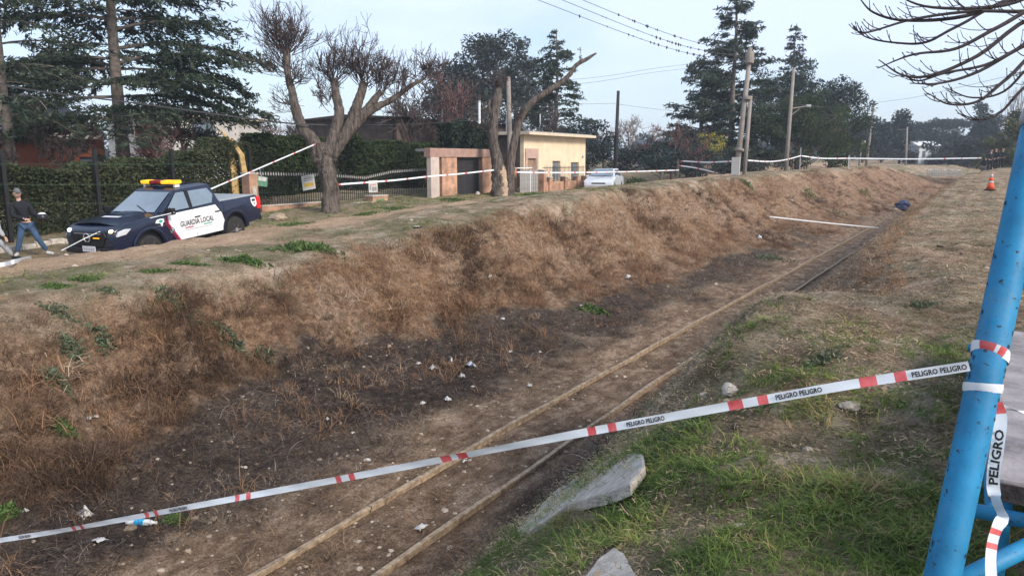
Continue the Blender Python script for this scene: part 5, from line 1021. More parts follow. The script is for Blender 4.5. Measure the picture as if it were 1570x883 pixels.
def grow(b, p, d, L, r, lev, rg, up=.15, spread=.55, kids=(3, 5), shrink=.62, n=None, rmin=.006, wig=.12):
    m = 5 if lev > 0 else 4; pts = [np.array(p, float)]; dd = np.array(d, float)
    for k in range(m-1):
        dd = unit(dd+rg.normal(0, wig, 3)+np.array([0, 0, up*.3])); pts.append(pts[-1]+dd*L/(m-1))
    r1 = max(rmin, r*.45); b.tube(pts, [max(rmin, r+(r1-r)*k/(m-1)) for k in range(m)], n or (6 if r > .08 else 4 if r > .03 else 3), cap=False)
    if lev <= 0: return
    for _ in range(rg.randint(kids[0], kids[1]+1)):
        u = rg.uniform(.3, 1.0); k = min(m-2, int(u*(m-1))); q = pts[k]+(pts[k+1]-pts[k])*(u*(m-1)-k); nd = unit(dd*.8+rg.normal(0, spread, 3)+np.array([0, 0, up])); grow(b, q, nd, L*shrink*rg.uniform(.7, 1.2), max(rmin, r*(1-.5*u)*.6), lev-1, rg, up, spread, kids, shrink, None, rmin, wig)
def bare_tree(base, H, seed, label, m, lev=4, kids=(3, 5), name='bare_tree', r=None, group='bare winter trees', spread=.55, rmin=.012, stems=1, up=.15, lean=(0, 0), shrink=.62):
    rg = np.random.RandomState(seed); t = tree_root(name, base, label, group=group); b = MB(); tb = MB(); r = r or H*.02
    for s in range(stems):
        o = rg.normal(0, .12*H*.1*(stems > 1), 3); o[2] = 0; d = unit(np.array([lean[0]+rg.normal(0, .18*(stems > 1)), lean[1]+rg.normal(0, .18*(stems > 1)), 1])); hh_ = H*.34
        tb.tube([o-np.array([0, 0, .3]), o+d*hh_*.5, o+d*hh_], [r*1.2, r, r*.85], 7); p = o+d*hh_
        for _ in range(rg.randint(4, 6)): grow(b, p-d*hh_*rg.uniform(0, .35), unit(d*.7+rg.normal(0, spread, 3)+np.array([0, 0, .35])), H*.36*rg.uniform(.7, 1.15), r*.55, lev-1, rg, up, spread, kids, shrink, None, rmin)
    tb.smooth = True; tb.build('trunk', bark, t); b.build('crown', m, t); return t
def gb(px, D, py=262, lift=-.1):
    q = P(px, py, D); return onground(q.x, q.y, lift)

# ---- left cedars (behind the hedge)
def bias_right(az, L, z, rg): return az, L
cedar(gb(190, 36, 250), 18.5, 8.6, 3.0, 11, 'large dark cedar with sweeping drooping boughs on the left', fol_cedar, dens=1.0, droop=.34, trunk_r=.34, whorl=.70, card=.32, boughs=[(6.9, YAW+.05, 7.0), (6.2, YAW-.25, 6.6), (5.4, YAW+.25, 6.8), (6.5, YAW+.5, 6.0), (9.8, YAW-.1, 5.6), (11.2, YAW+.2, 5.2), (8.2, YAW+math.pi, 7.5), (6.0, YAW+math.pi-.3, 7.5), (5.2, YAW+math.pi+.2, 7.2), (5.2, YAW-.5, 5.8)])
cedar(gb(18, 31, 250), 16.5, 6.4, 3.0, 23, 'thinner conifer with slim trunk at the left edge of the picture', fol_cedar, dens=.7, droop=.36, trunk_r=.22, whorl=.85, card=.30, skip=.1)
cedar(gb(-160, 34, 250), 15, 6.5, 3.6, 25, 'cedar mostly outside the left edge whose boughs reach in', fol_cedar, dens=.7, droop=.36, trunk_r=.3, whorl=.95, card=.34)
# ---- pollarded tree in front of the iron fence
def path_tree(name, base_px, label, limbs, D, shoots, m, seed, cat='tree', shoot_m=None, peel_limb=()):
    base = P(*base_px, D); base = onground(base.x, base.y, -.05); t = tree_root(name, base, label); k_ = depth_of(base)/D
    tb = MB(); rg = np.random.RandomState(seed); W = lambda x, y, dd=0: P(x, y, D+dd)-base
    for i, (pts, rad) in enumerate(limbs):
        c = catmull([W(*q) for q in pts], 9); rr = .68*np.interp(np.linspace(0, len(rad)-1, len(c)), range(len(rad)), rad)*(1+.04*rg.randn(len(c)))
        b = MB(); n = 22 if i == 0 else 16; b.tube(c, rr, n)
        for j, v in enumerate(b.v):
            w = Vector(v); f = .06*(float(fbm(w.x*7+i, w.z*1.6+w.y*7, seed))-.5)*2+.035*(float(fbm(w.x*16+w.y*9, w.z*6, seed+4))-.5)*2; cc = c[min(len(c)-1, j//n)]; dv = w-cc; b.v[j] = tuple(cc+dv*(1+f*4.4))
        b.smooth = True; b.build('trunk' if i == 0 else 'limb', m if i not in peel_limb else peel, t)
    sb = MB()
    for (x, y, dd, n, L, ang0, ang1, r) in shoots:
        for _ in range(int(n*2.1)):
            a = R(rg.uniform(ang0, ang1)); d3 = _r*math.cos(a)+_z*math.sin(a)+_h*rg.normal(0, .45); p = np.array(W(x+rg.normal(0, 5), y+rg.normal(0, 5), dd))
            grow(sb, p, unit(d3), .57*L*rg.uniform(.5, 1.2), r*rg.uniform(.7, 1.1), 2, rg, up=.22, spread=.42, kids=(3, 5), shrink=.58, rmin=.0085, wig=.11)
    sb.build('shoots', shoot_m or twig_m, t); return t
path_tree('pollarded_tree', (508, 334), 'gnarled pollarded tree with a fan of bare shoots in front of the iron fence',
  [([(510, 338), (507, 315), (505, 285), (500, 258), (497, 238), (492, 222)], [.58, .47, .44, .44, .50, .40]), ([(492, 250), (478, 215), (460, 190), (450, 150), (442, 115), (439, 85), (440, 72)], [.42, .36, .28, .22, .19, .20, .10]),
   ([(500, 245), (512, 205), (520, 175), (515, 145), (511, 122)], [.40, .32, .27, .22, .17]), ([(503, 245), (530, 205), (545, 170), (553, 145), (558, 126)], [.38, .30, .28, .25, .18]), ([(506, 240), (540, 195), (572, 168), (603, 152), (630, 132), (652, 120)], [.36, .28, .20, .15, .12, .07]), ([(540, 190), (568, 160), (585, 140)], [.22, .2, .16])], 27.5,
  [(440, 82, 0, 24, 2.0, 20, 165, .022), (445, 110, 0, 8, 2.1, 100, 200, .024), (443, 130, 0, 6, 1.5, -20, 60, .018), (512, 126, 0, 16, 1.9, 30, 150, .02), (557, 130, 0, 18, 1.9, 25, 140, .02), (585, 142, 0, 10, 1.6, 20, 120, .018), (610, 148, 0, 8, 1.4, 40, 110, .016), (645, 122, 0, 9, 1.4, 10, 110, .016), (455, 165, 0, 4, 1.6, 150, 215, .02), (500, 160, 0, 8, 1.3, 30, 150, .016)], bark_p, 4)
path_tree('old_peeling_tree', (772, 300), 'old half dead tree with peeling trunk and one long limb reaching right',
  [([(764, 303), (765, 280), (762, 250), (757, 220), (757, 185), (762, 155), (764, 136)], [.55, .46, .42, .36, .32, .34, .22]), ([(782, 302), (781, 275), (783, 245), (790, 212), (797, 185), (812, 160), (832, 145), (856, 130), (872, 116), (884, 100), (898, 92), (914, 82)], [.36, .34, .32, .28, .25, .22, .22, .20, .17, .15, .14, .07]), ([(757, 190), (750, 165), (757, 148)], [.2, .16, .08]), ([(772, 303), (771, 280), (768, 262), (760, 248)], [.46, .42, .38, .2])], 36,
  [(762, 140, 0, 6, 1.1, 40, 140, .02), (895, 93, 0, 2, .5, 70, 100, .014), (790, 190, 0, 5, .9, 20, 160, .015), (755, 200, 0, 6, 1.0, 60, 170, .015)], bark_p, 9, peel_limb=(3,))
# ---- central grove
clump_tree(gb(742, 78), 13.3, 4.2, 5.0, 31, 'tall grey green eucalyptus with several round crowns behind the houses', fol_euc, n_cl=84, per=190, card=.36, cl_r=1.15, name='eucalyptus_tree', trunk_r=.32, lobes=[(-3.4, 0, 10.0, 2.2, 2.0), (.2, .5, 12.0, 2.2, 1.7), (3.6, 0, 11.4, 2.6, 2.2), (-1, 0, 8.4, 3.0, 2.2), (2.5, .5, 7.6, 3.0, 2.2), (-3.8, 0, 7.2, 2.4, 2.0)])
clump_tree(gb(700, 84), 11.0, 3.4, 3.0, 32, 'darker lower eucalyptus just left of the tallest one', fol_euc, n_cl=46, per=170, card=.38, cl_r=1.15, name='eucalyptus_tree', trunk_r=.28)
clump_tree(gb(790, 92), 12.6, 4.4, 3.0, 37, 'dark broad tree filling the gap behind the old peeling tree', fol_euc, n_cl=54, per=170, card=.42, cl_r=1.3, name='broad_tree', trunk_r=.3)
cedar(gb(852, 66), 12.4, 4.4, 1.0, 33, 'dark layered cedar right behind the cream house', fol_cedar, dens=1.05, droop=.20, whorl=.55, card=.42, trunk_r=.26, top_pow=.5)
for k, (x, D, H, sd, m, lab) in enumerate(((640, 48, 7.6, 41, twig_m, 'bare purplish tree right of the pollarded tree crown'), (688, 50, 8.6, 42, twig_m, 'tall bare tree in front of the grey eucalyptus'), (612, 60, 6.8, 43, twig_r, 'low reddish bare tree behind the pollarded tree'), (735, 48, 7.4, 44, twig_r, 'bare reddish tree above the garage roof'), (820, 60, 6.5, 45, twig_m, 'bare tree behind the flat roof of the cream house'), (95, 33, 4.6, 48, twig_m, 'low bare tree between the two left cedar trunks'), (285, 37, 4.8, 49, twig_m, 'bare tree in front of the pale two storey house'), (240, 34, 4.2, 40, twig_r, 'reddish bare shrub tree under the big left bough'), (400, 60, 6.2, 46, twig_r, 'bare reddish tree above the hedge left of the pollarded tree'), (450, 64, 5.6, 47, twig_m, 'low bare tree seen through the pollarded tree limbs'))):
    bare_tree(gb(x, D), H, sd, lab, m, lev=4, kids=(4, 6), rmin=.02)
# ---- right of the black pole
for x, D, H, sd, m, lab in ((925, 74, 5.6, 51, twig_r, 'bare brown shrub like tree just left of the black pole'), (965, 95, 7.4, 52, twig_p, 'pale bare tree in the gap of sky beside the black pole'), (985, 90, 6.6, 53, twig_p, 'second pale bare tree farther right in the gap of sky'), (1030, 56, 6.4, 54, twig_r, 'reddish bare tree in front of the large cedar'), (1055, 60, 6.0, 55, twig_m, 'brown bare tree left of the yellow bush'), (1000, 66, 4.2, 56, twig_m, 'low bare tree beside the grey cottage')):
    bare_tree(gb(x, D), H, sd, lab, m, lev=4, kids=(3, 5), rmin=.02)
cedar(gb(1118, 70), 17.6, 7.6, 1.5, 61, 'tall dark cedar with long level boughs near the thick pole', fol_cedar, dens=1.1, droop=.12, whorl=.48, card=.46, trunk_r=.34, top_pow=.85)
cedar(gb(1072, 76), 11.5, 5.2, 1.0, 62, 'smaller cedar on the left flank of the tall cedar', fol_cedar, dens=1.0, droop=.10, whorl=.6, card=.46, trunk_r=.28, top_pow=.6)
cedar(gb(1207, 92), 16.8, 3.4, 7.0, 63, 'slender dark conifer rising behind the round pines', fol_pine, dens=1.2, droop=.12, whorl=.6, card=.5, trunk_r=.28, top_pow=.5)
clump_tree(gb(1200, 84), 12.2, 4.4, 2.5, 64, 'rounded dark pine left of the tall slanted pole', fol_pine, n_cl=70, per=190, card=.42, cl_r=1.25, name='pine_tree', aspect=.3)
clump_tree(gb(1272, 86), 10.4, 4.0, 2.0, 65, 'rounded dark pine right of the tall slanted pole', fol_pine, n_cl=60, per=190, card=.42, cl_r=1.2, name='pine_tree', aspect=.3)
clump_tree(gb(1222, 66), 6.9, 4.3, .6, 66, 'lighter green willow like tree in front of the dark pines', fol_green, n_cl=64, per=190, card=.30, cl_r=1.0, name='green_tree', hang=.7, aspect=.3)
clump_tree(gb(1275, 70), 6.4, 3.0, .4, 67, 'green bushy tree lower right of the dark pines', fol_green, n_cl=44, per=180, card=.30, cl_r=.95, name='green_tree', hang=.6, aspect=.3)
clump_tree(gb(1085, 62), 3.9, 1.5, 1.6, 68, 'yellow leaved bush in front of the tall cedar', fol_yellow, n_cl=22, per=60, card=.20, cl_r=.5, name='yellow_bush', trunk_r=.08)
clump_tree(gb(1062, 58), 3.0, 2.6, .2, 69, 'dark low shrub mass below the yellow bush', fol_far, n_cl=36, per=150, card=.22, cl_r=.7, name='shrub', trunk_r=.08, group='shrubs along the street')
clump_tree(gb(1012, 54), 2.8, 2.0, .6, 70, 'dark round shrub left of the reddish bare tree', fol_far, n_cl=26, per=150, card=.22, cl_r=.7, name='shrub', trunk_r=.12, group='shrubs along the street')
clump_tree(gb(900, 62), 4.6, 2.2, .3, 71, 'dark shrub right behind the corner of the cream house', fol_far, n_cl=36, per=150, card=.25, cl_r=.8, name='shrub', trunk_r=.1, group='shrubs along the street')
clump_tree(gb(962, 72), 2.6, 3.4, .1, 72, 'low brown green shrub behind the black pole', fol_far, n_cl=36, per=130, card=.25, cl_r=.8, name='shrub', trunk_r=.1, group='shrubs along the street')
clump_tree(gb(972, 47, 275), .9, 1.1, .0, 73, 'small bright green bush beside the parked hatchback', fol_green, n_cl=18, per=110, card=.12, cl_r=.32, name='shrub', trunk_r=.03, group='shrubs along the street')
clump_tree(gb(1150, 66), 2.6, 3.5, .1, 74, 'brown low shrub line behind the thick double pole', fol_euc, n_cl=40, per=120, card=.22, cl_r=.7, name='shrub', trunk_r=.08, group='shrubs along the street')
# ---- far trees at the end of the line
for x, D, H, rad, z0, sd, lab, shp, fm, nm in ((1322, 120, 7.0, 4.2, 1.0, 81, 'hazy dark tree right behind the second slanted pole', 'round', fol_far, 'broadleaf_tree'), (1378, 125, 8.4, 4.2, .6, 82, 'hazy pointed conifer between the two right hand poles', 'cone', fol_far, 'conifer_tree'), (1350, 135, 6.6, 5.0, .6, 83, 'low hazy tree left of the pointed conifer', 'round', fol_far, 'broadleaf_tree'),
    (1412, 150, 7.6, 4.6, 1.5, 84, 'hazy tree above the far white building', 'round', fol_far, 'broadleaf_tree'), (1448, 165, 9.2, 7.0, 5.8, 85, 'flat topped umbrella pine on the far skyline', 'umbrella', fol_far, 'umbrella_pine'), (1470, 160, 6.6, 6.0, .5, 86, 'hazy low tree under the umbrella pine', 'round', fol_far, 'broadleaf_tree'), (1497, 140, 11.2, 1.3, 1.0, 87, 'tall narrow cypress on the far skyline', 'column', fol_far, 'cypress_tree'), (1514, 135, 8.6, 2.8, 2.0, 88, 'hazy tree just right of the cypress', 'round', fol_far, 'broadleaf_tree'), (1432, 120, 3.6, 5.0, .2, 89, 'low reddish brown thicket behind the far white building', 'round', fol_euc, 'thicket'), (1482, 110, 4.4, 4.6, .2, 90, 'brownish thicket beside the far path', 'round', fol_euc, 'thicket')):
    clump_tree(gb(x, D, 250), H, rad, z0, sd, lab, fm, n_cl=40, per=150, card=.55, cl_r=1.25, name=nm, shape=shp, group='far trees at the end of the line', aspect=.4, trunk_r=.22)
clump_tree(gb(1545, 78, 250), 5.6, 2.6, .1, 91, 'olive green bush beside the path left of the blue post top', fol_olive, n_cl=50, per=170, card=.26, cl_r=.75, name='olive_bush', group='far trees at the end of the line')
clump_tree(gb(1585, 72, 250), 6.2, 3.0, .1, 92, 'olive green bush hidden mostly by the blue post', fol_olive, n_cl=50, per=170, card=.26, cl_r=.75, name='olive_bush', group='far trees at the end of the line')
for x, D, H, sd, lab in ((1545, 100, 11.0, 93, 'thin bare poplar left of the grey post cap'), (1558, 105, 13, 94, 'taller thin bare poplar nearest the post cap')):
    bare_tree(gb(x, D, 250), H, sd, lab, twig_p, lev=3, kids=(4, 6), rmin=.02, spread=.22, up=.5, r=.12)
# ---- far wood closing the horizon: one mass
rg = np.random.RandomState(5); C = []
for k in range(420):
    x = rg.uniform(-500, 2300); D = rg.uniform(170, 260); q = P(x, 250, D); h_ = rg.uniform(4, 8.5); zb_w = zt1(q.x, q.y); n = 60; e = unit(rg.normal(size=(n, 3)))*rg.rand(n, 1)**.4*np.array([4, 4, h_*.55]); C.append(np.array([q.x, q.y, zb_w+h_*.5])+e)
C = np.concatenate(C); V_, F_ = cards(C, unit(rg.normal(size=C.shape)), rg.uniform(.9, 2.2, len(C)), rg.uniform(.6, 1.3, len(C)), 3); tag(link('distant_wood', fast_mesh('distant_wood', V_, F_, fol_far, rpt(rg.rand(len(C))))), 'hazy far off wood along the horizon', 'wood', kind='stuff')
# ---- hedges
def hedge(name, pa, pb, h, th, seed, label, fol, n=26000, card=.16):
    pa, pb = Vector(pa), Vector(pb); rg = np.random.RandomState(seed); L_h = (pb-pa).length; t = tree_root(name, pa, label, 'hedge'); d = np.array((pb-pa)/L_h); s = np.array([-d[1], d[0], 0])
    u = rg.rand(n)*L_h; top = h*(.68+.62*fbm(u*.7, u*0+seed, seed, 3)); zz = (1-rg.rand(n)**1.6)*top; w = (rg.rand(n)-.5)*th*(1.0+.5*(fbm(u*.8, zz*.8, seed+3, 3)-.5)); e = np.abs(w)/th*2
    keep = rg.rand(n) < .35+.65*np.maximum(e, zz/top)**1.5; u, zz, w, top = u[keep], zz[keep], w[keep], top[keep]
    C_ = d*u[:, None]+s*w[:, None]+np.array([0, 0, 1])*(zz)[:, None]; V_, F_ = cards(C_, unit(rg.normal(size=C_.shape)+np.array([0, 0, .3])), card*rg.uniform(.6, 1.4, len(C_)), card*.55*rg.uniform(.6, 1.3, len(C_)), seed)
    ti = np.clip(.2+.5*fbm(u*1.2, zz*1.2, seed+7, 3)+.15*rg.randn(len(C_))+.15*(zz/top-.5), 0, 1); link('foliage', fast_mesh('foliage', V_, F_, fol, rpt(ti)), t)
    b = MB(); 
    for k in range(int(L_h/.8)):
        q = Vector(d)*(k*.8+.3); b.tube([q, q+Vector((rg.normal(0, .1), rg.normal(0, .1), h*.4)), q+Vector((rg.normal(0, .25), rg.normal(0, .25), h*.75))], [.05, .035, .01], 5)
    b.build('stems', bark, t); return t
hA, hB = ypx(-160, -24.6), ypx(395, -24.6)
hedge('hedge', onground(-24.6, hA), onground(-24.6, hB), 2.15, 1.5, 3, 'tall dark clipped hedge behind the pickup', fol_hedge, 80000, .11)
hedge('hedge', onground(-27.5, ypx(392, -27.5)), onground(-27.5, ypx(500, -27.5)), 2.5, 1.8, 4, 'dark green hedge behind the left half of the iron fence', fol_green, 30000, .17)
hedge('hedge', onground(-27.0, ypx(530, -27)), onground(-27.0, ypx(650, -27)), 2.4, 1.8, 6, 'dark green hedge behind the right half of the iron fence', fol_green, 30000, .17)
hedge('hedge', onground(-22.4, ypx(682, -22.4)), onground(-22.4, ypx(752, -22.4)), 3.5, 1.0, 7, 'dark bushes showing above the garage roof', fol_pine, 24000, .18)
# ---- near bare branches at top right, tree outside the frame
nb = tree_root('overhanging_tree', onground(4.6, 7.2, -.1), 'bare near tree whose dark drooping branches hang in from the top right', 'tree'); base = nb.location
b = MB(); b.tube([(0, 0, 0), (-.1, .1, 1.6), (-.1, .2, 3.0), (0, .3, 4.4)], [.20, .17, .15, .12], 10); b.smooth = True; b.build('trunk', bark, nb)
rgn = np.random.RandomState(17); bb = MB()
def nbp(x, y, D): return P(x, y, D)-base
NB = [([(1760, -40, 8.2), (1640, -30, 7.8), (1540, 8, 7.4), (1430, 12, 7.2), (1370, -8, 7.1)], .035), ([(1740, 10, 8.0), (1620, 0, 7.6), (1530, 42, 7.2), (1465, 75, 7.1), (1400, 84, 7.0), (1345, 105, 7.0)], .03), ([(1740, 40, 8.0), (1600, 22, 7.6), (1500, 85, 7.2), (1430, 115, 7.0), (1385, 116, 6.9), (1347, 92, 6.9)], .028),
 ([(1720, 60, 8), (1600, 60, 7.5), (1500, 110, 7.1), (1440, 128, 7.0), (1395, 128, 6.95)], .025), ([(1740, 80, 8), (1620, 62, 7.5), (1545, 120, 7.1), (1500, 155, 7.0), (1455, 160, 6.9), (1422, 143, 6.9)], .024), ([(1740, 20, 8), (1600, -10, 7.6), (1480, 25, 7.3), (1390, 32, 7.1), (1340, 20, 7), (1316, -4, 7)], .028),
 ([(1740, 60, 8), (1620, 40, 7.6), (1560, 75, 7.3), (1510, 100, 7.1), (1450, 112, 7.0), (1412, 124, 7.0), (1393, 120, 7.0)], .022), ([(1730, 100, 8), (1630, 90, 7.6), (1570, 135, 7.2), (1535, 172, 7.1), (1505, 184, 7.0), (1468, 174, 7.0)], .02), ([(1740, -20, 8), (1600, 15, 7.5), (1490, 18, 7.2), (1400, 30, 7.1), (1330, 50, 7.0), (1308, 44, 7)], .022),
 ([(1740, 0, 8.2), (1580, -10, 7.9), (1470, 40, 7.7), (1420, 65, 7.6), (1375, 66, 7.5), (1330, 58, 7.5), (1309, 42, 7.5)], .02), ([(1700, 90, 8.4), (1600, 90, 8.0), (1540, 140, 7.8), (1490, 150, 7.7), (1450, 135, 7.7)], .018)]
for pts, r in NB:
    c_ = catmull([nbp(*q) for q in pts], 6); n_ = len(c_); bb.tube(c_, [max(.004, r*.9*(1-k/n_)**.9+.0035) for k in range(n_)], 5)
    for k in range(5, n_-1):                                   # side twigs that curve up at their tips, with buds
        if rgn.rand() < .62:
            p = np.array(c_[k]); d = unit(np.array(c_[min(k+1, n_-1)]-c_[k-1])); side = rgn.choice([-1, 1]); ln = rgn.uniform(.10, .48)*(1.2-k/n_); dd = unit(d*.8+_z*rgn.uniform(-.5, .5)*1+_h*rgn.normal(0, .4)+_r*-.1); q = [p]
            for j in range(5): dd = unit(dd+_z*.16); q.append(q[-1]+dd*ln/5)
            bb.tube(q, [.0062, .0056, .005, .0044, .0038, .003], 4); e = q[-1]; bb.tube([e, e+dd*.012, e+dd*.03], [.004, .0062, .001], 4)
            if rgn.rand() < .5:
                e = q[2]; d2 = unit(dd*.6+_z*.5*side+_h*rgn.normal(0, .3)); bb.tube([e, e+d2*ln*.2, e+unit(d2+_z*.4)*ln*.4], [.0045, .004, .0025], 4)
bb.tube([nbp(1760, 10, 8.2)*1.0, (0, .3, 4.2)], [.05, .11], 8)
for q in ((1740, 20, 8), (1740, 60, 8), (1730, 100, 8), (1740, -20, 8)): bb.tube([nbp(*q), (0, .25, 3.6)], [.025, .05], 6)
bb.build('branches', dark_twig, nb)
# ------------------------------------------------------------------ poles
pole_c = mat('pole_concrete', (.25, .22, .195), .9, .2, 3, .2); pole_w = mat('pole_wood', (.13, .105, .09), .9, .3, 4, .4); pole_k = mat('tarred_pole', (.03, .028, .03), .9, .3, 4, .3)
def pole(name, xb, yb, xt, yt, D, r, m, label, arms=(), sides=10, group='utility poles'):
    b0, t0 = P(xb, yb, D), P(xt, yt, D); g0 = onground(b0.x, b0.y); d = t0-b0; foot_ = b0-d*((b0.z-g0.z+.25)/d.z); o = thing(name, g0, label, 'pole', group)
    b = MB(); b.tube([foot_-g0, foot_.lerp(t0, .5)-g0, t0-g0], [r, r*.86, r*.70], sides); b.smooth = True; b.build('shaft', m, o)
    for (x0, y0, x1, y1, rr, nm, mm) in arms: b = MB(); b.tube([P(x0, y0, D)-g0, P(x1, y1, D)-g0], rr, 8); b.build(nm, mm, o)
    return o, g0
o, g0 = pole('utility_pole', 1129, 268, 1150, 84, 47, .185, pole_c, 'thick double concrete pole on the bank, nearest of the right hand poles')
b = MB(); b.tube([P(1141, 268, 46.8)-g0-Vector((0, 0, .3)), P(1151, 148, 46.8)-g0], [.13, .11], 10); b.smooth = True; b.build('brace_shaft', pole_c, o)
for x, y0, y1, r in ((1149.5, 98, 80, .27), (1150, 80, 74, .14), (1146, 154, 149, .30), (1134, 232, 228, .28)): b = MB(); b.tube([P(x-.5, y0, 46.9)-g0, P(x, (y0+y1)/2, 46.9)-g0, P(x+.5, y1, 46.9)-g0], [r*.95, r, r*.95], 12); b.build('collar', pole_c, o)
b = MB(); b.box(P(1128, 255, 46.4)-g0, (.5, .12, 1.1)); b.build('notice_board', paper, o)
pole('utility_pole', 1205, 258, 1217, 106, 56, .16, pole_c, 'tall pale slanted pole with a lamp arm in front of the pines', arms=((1212, 167, 1238, 163, .05, 'lamp_arm', pole_c), (1214, 176, 1226, 167, .03, 'arm_strut', pole_c), (1236, 163, 1243, 163, .11, 'lamp_head', galv)))
pole('utility_pole', 1329, 246, 1340, 157, 85, .16, pole_c, 'pale slanted pole against the sky, second from the right', arms=((1331, 193, 1342, 191, .05, 'crossarm', pole_w),))
pole('utility_pole', 1389, 246, 1391, 195, 112, .16, pole_c, 'far pale pole left of the white building', arms=((1377, 199, 1392, 199, .05, 'crossarm', pole_w),))
pole('lamp_post', 1318, 246, 1322, 216, 98, .13, pole_c, 'short lamp post with a white globe between the pines and second pole', arms=((1321, 217, 1326, 217, .05, 'lamp_arm', pole_c), (1324.5, 218, 1328, 218, .16, 'globe', paper)))
pole('lamp_post', 1459, 246, 1461, 219, 118, .12, pole_c, 'far white lamp post right of the white building', arms=((1456, 232, 1461, 232, .14, 'lamp_box', paper), (1459, 221, 1465, 221, .16, 'lamp_head', paper)))
pole('utility_pole', 943, 264, 948, 140, 62, .18, pole_k, 'slim black pole standing alone against the gap of sky')
pole('utility_pole', 783, 302, 779.5, 119, 37.6, .155, pole_c, 'pale concrete pole rising behind the old peeling tree')
# ------------------------------------------------------------------ wires
wire_m = mat('cable', (.05, .05, .055), .6, .1); bead_me = None
def wire(pts, r, label, beads=0, seed=0):
    global bead_me
    c_ = catmull([P(*q) for q in pts], 10); o0 = c_[0]; b = MB(); b.tube([q-o0 for q in c_], r, 4); o = b.build('overhead_cable', wire_m); o.location = o0; tag(o, label, 'cable', 'overhead cables')
    if beads:
        if bead_me is None: q = MB(); q.lathe([(.02, -.16), (.07, -.08), (.085, 0), (.06, .08), (.02, .14)], 6); bead_me = q.mesh('hanging_bead', wire_m)
        rg = random.Random(seed); n = len(c_)
        for k in range(beads):
            t = rg.uniform(.42, .93)*(n-1); i = int(t); p = c_[i].lerp(c_[i+1], t-i); k_ = link('hanging_bead', bead_me, o); k_.location = p-o0; k_.scale = (rg.uniform(.3, .65),)*3
    return o
wire([(640, -110, 30), (897, 2, 37), (1042, 58, 43), (1149, 84, 46.5)], .014, 'topmost beaded cable slanting down to the thick double pole', 26, 1)
wire([(600, -110, 30), (861, 0, 37), (1035, 67, 43), (1149, 90, 46.5)], .014, 'middle beaded cable slanting down to the thick double pole', 26, 2)
wire([(560, -110, 30), (824, 0, 37), (1032, 76, 43), (1149, 96, 46.5)], .014, 'lowest beaded cable slanting down to the thick double pole', 26, 3)
wire([(780, 126, 37.6), (905, 120, 41), (1020, 103, 44), (1149, 88, 46.6)], .010, 'faint cable from the pale concrete pole to the thick pole, upper')
wire([(780, 136, 37.6), (905, 127, 41), (1020, 109, 44), (1149, 98, 46.6)], .010, 'faint cable from the pale concrete pole to the thick pole, lower')
wire([(-60, 108, 25), (29, 135, 25.5), (220, 160, 26.2), (420, 187, 27), (500, 192, 27.4)], .035, 'thick dark cable crossing in front of the left cedar to the pollarded tree')
wire([(500, 192, 28.2), (640, 190, 33), (779, 180, 37.6)], .012, 'thin cable from the pollarded tree to the pale concrete pole')
wire([(781, 160, 37.6), (880, 160, 50), (946, 159, 62)], .014, 'level cable from the pale concrete pole to the black pole')
wire([(947, 160, 62), (1000, 167, 66), (1080, 176, 72)], .014, 'cable dipping right from the black pole to the cedar')
wire([(1337, 158, 85), (1290, 165, 70), (1216, 160, 56)], .014, 'cable between the two pale slanted poles')
wire([(1339, 158, 85), (1400, 150, 70), (1480, 132, 55), (1600, 105, 40)], .014, 'faint cable rising right from the second slanted pole')
# ------------------------------------------------------------------ far barrier tape and its stakes
FT = 'barrier tape around the scene'
bpy.context.view_layer.update()
def truck_mirror(): return truck.matrix_world @ Vector((1.02, 1.18, 1.25))
red_far = lambda s: (s % 1.3) < .13
tape('barrier_tape', catmull([P(484, 221, 26.6), P(400, 257, 23.6), P(309, 296, 20.6)], 8), .045, 'tape running down from the pollarded tree to the rear of the pickup cab', FT, red=red_far, step=.06)
tape('barrier_tape', catmull([truck_mirror(), P(165, 351, 18.2), P(94, 384, 17.2)], 8), .018, 'thin tape from the pickup mirror down across its front to the ground', FT, step=.06)
tape('barrier_tape', catmull([P(398, 259, 23.3), P(400, 266, 23.2), P(402, 276, 23.2)], 4), .05, 'short tape end dangling from the slanting tape near the tree', FT, step=.05)
tape('barrier_tape', catmull([P(519, 283, 27.0), P(600, 277, 29.5), P(660, 270.5, 31.6), P(702, 267, 33), P(757, 261, 35.2)], 8), .065, 'tape from the pollarded tree across the garage front to the old tree', FT, red=red_far, step=.06)
tape('barrier_tape', catmull([P(790, 264, 35.6), P(850, 265, 38), P(960, 263.5, 45), P(1041, 261, 50.5)], 8), .07, 'tape from the old tree past the parked hatchback to the stake', FT, red=red_far, step=.08)
tape('barrier_tape', catmull([P(1041, 254, 50.6), P(1068, 258, 50), P(1100, 265.5, 49)], 6), .08, 'short sagging tape from the stake down to the bank edge', FT, red=red_far, step=.08)
tape('barrier_tape', catmull([P(1044, 247, 50.5), P(1085, 249, 49), P(1131, 247, 46.7)], 6), .09, 'taut tape between the stake and the thick double pole', FT, red=red_far, step=.08)
tape('barrier_tape', catmull([P(1146, 246, 46.7), P(1180, 248, 51), P(1205, 245, 55.5), P(1228, 239, 58)], 6), .09, 'tape from the thick double pole to the thin metal stake', FT, red=red_far, step=.08)
tape('barrier_tape', catmull([P(1228, 239, 58), P(1260, 243, 60), P(1302, 243, 62)], 6), .09, 'tape between the thin metal stake and the short stake on the bank', FT, red=red_far, step=.08)
tape('barrier_tape', catmull([P(1302, 243, 62), P(1400, 244, 62), P(1505, 242.5, 61.5)], 6), .10, 'long level tape across the cutting to the group of people', FT, red=lambda s: (s > 7.6) and red_far(s), step=.08)
ga, gb_ = G(1180, 336, .12), G(1347, 351, .06)
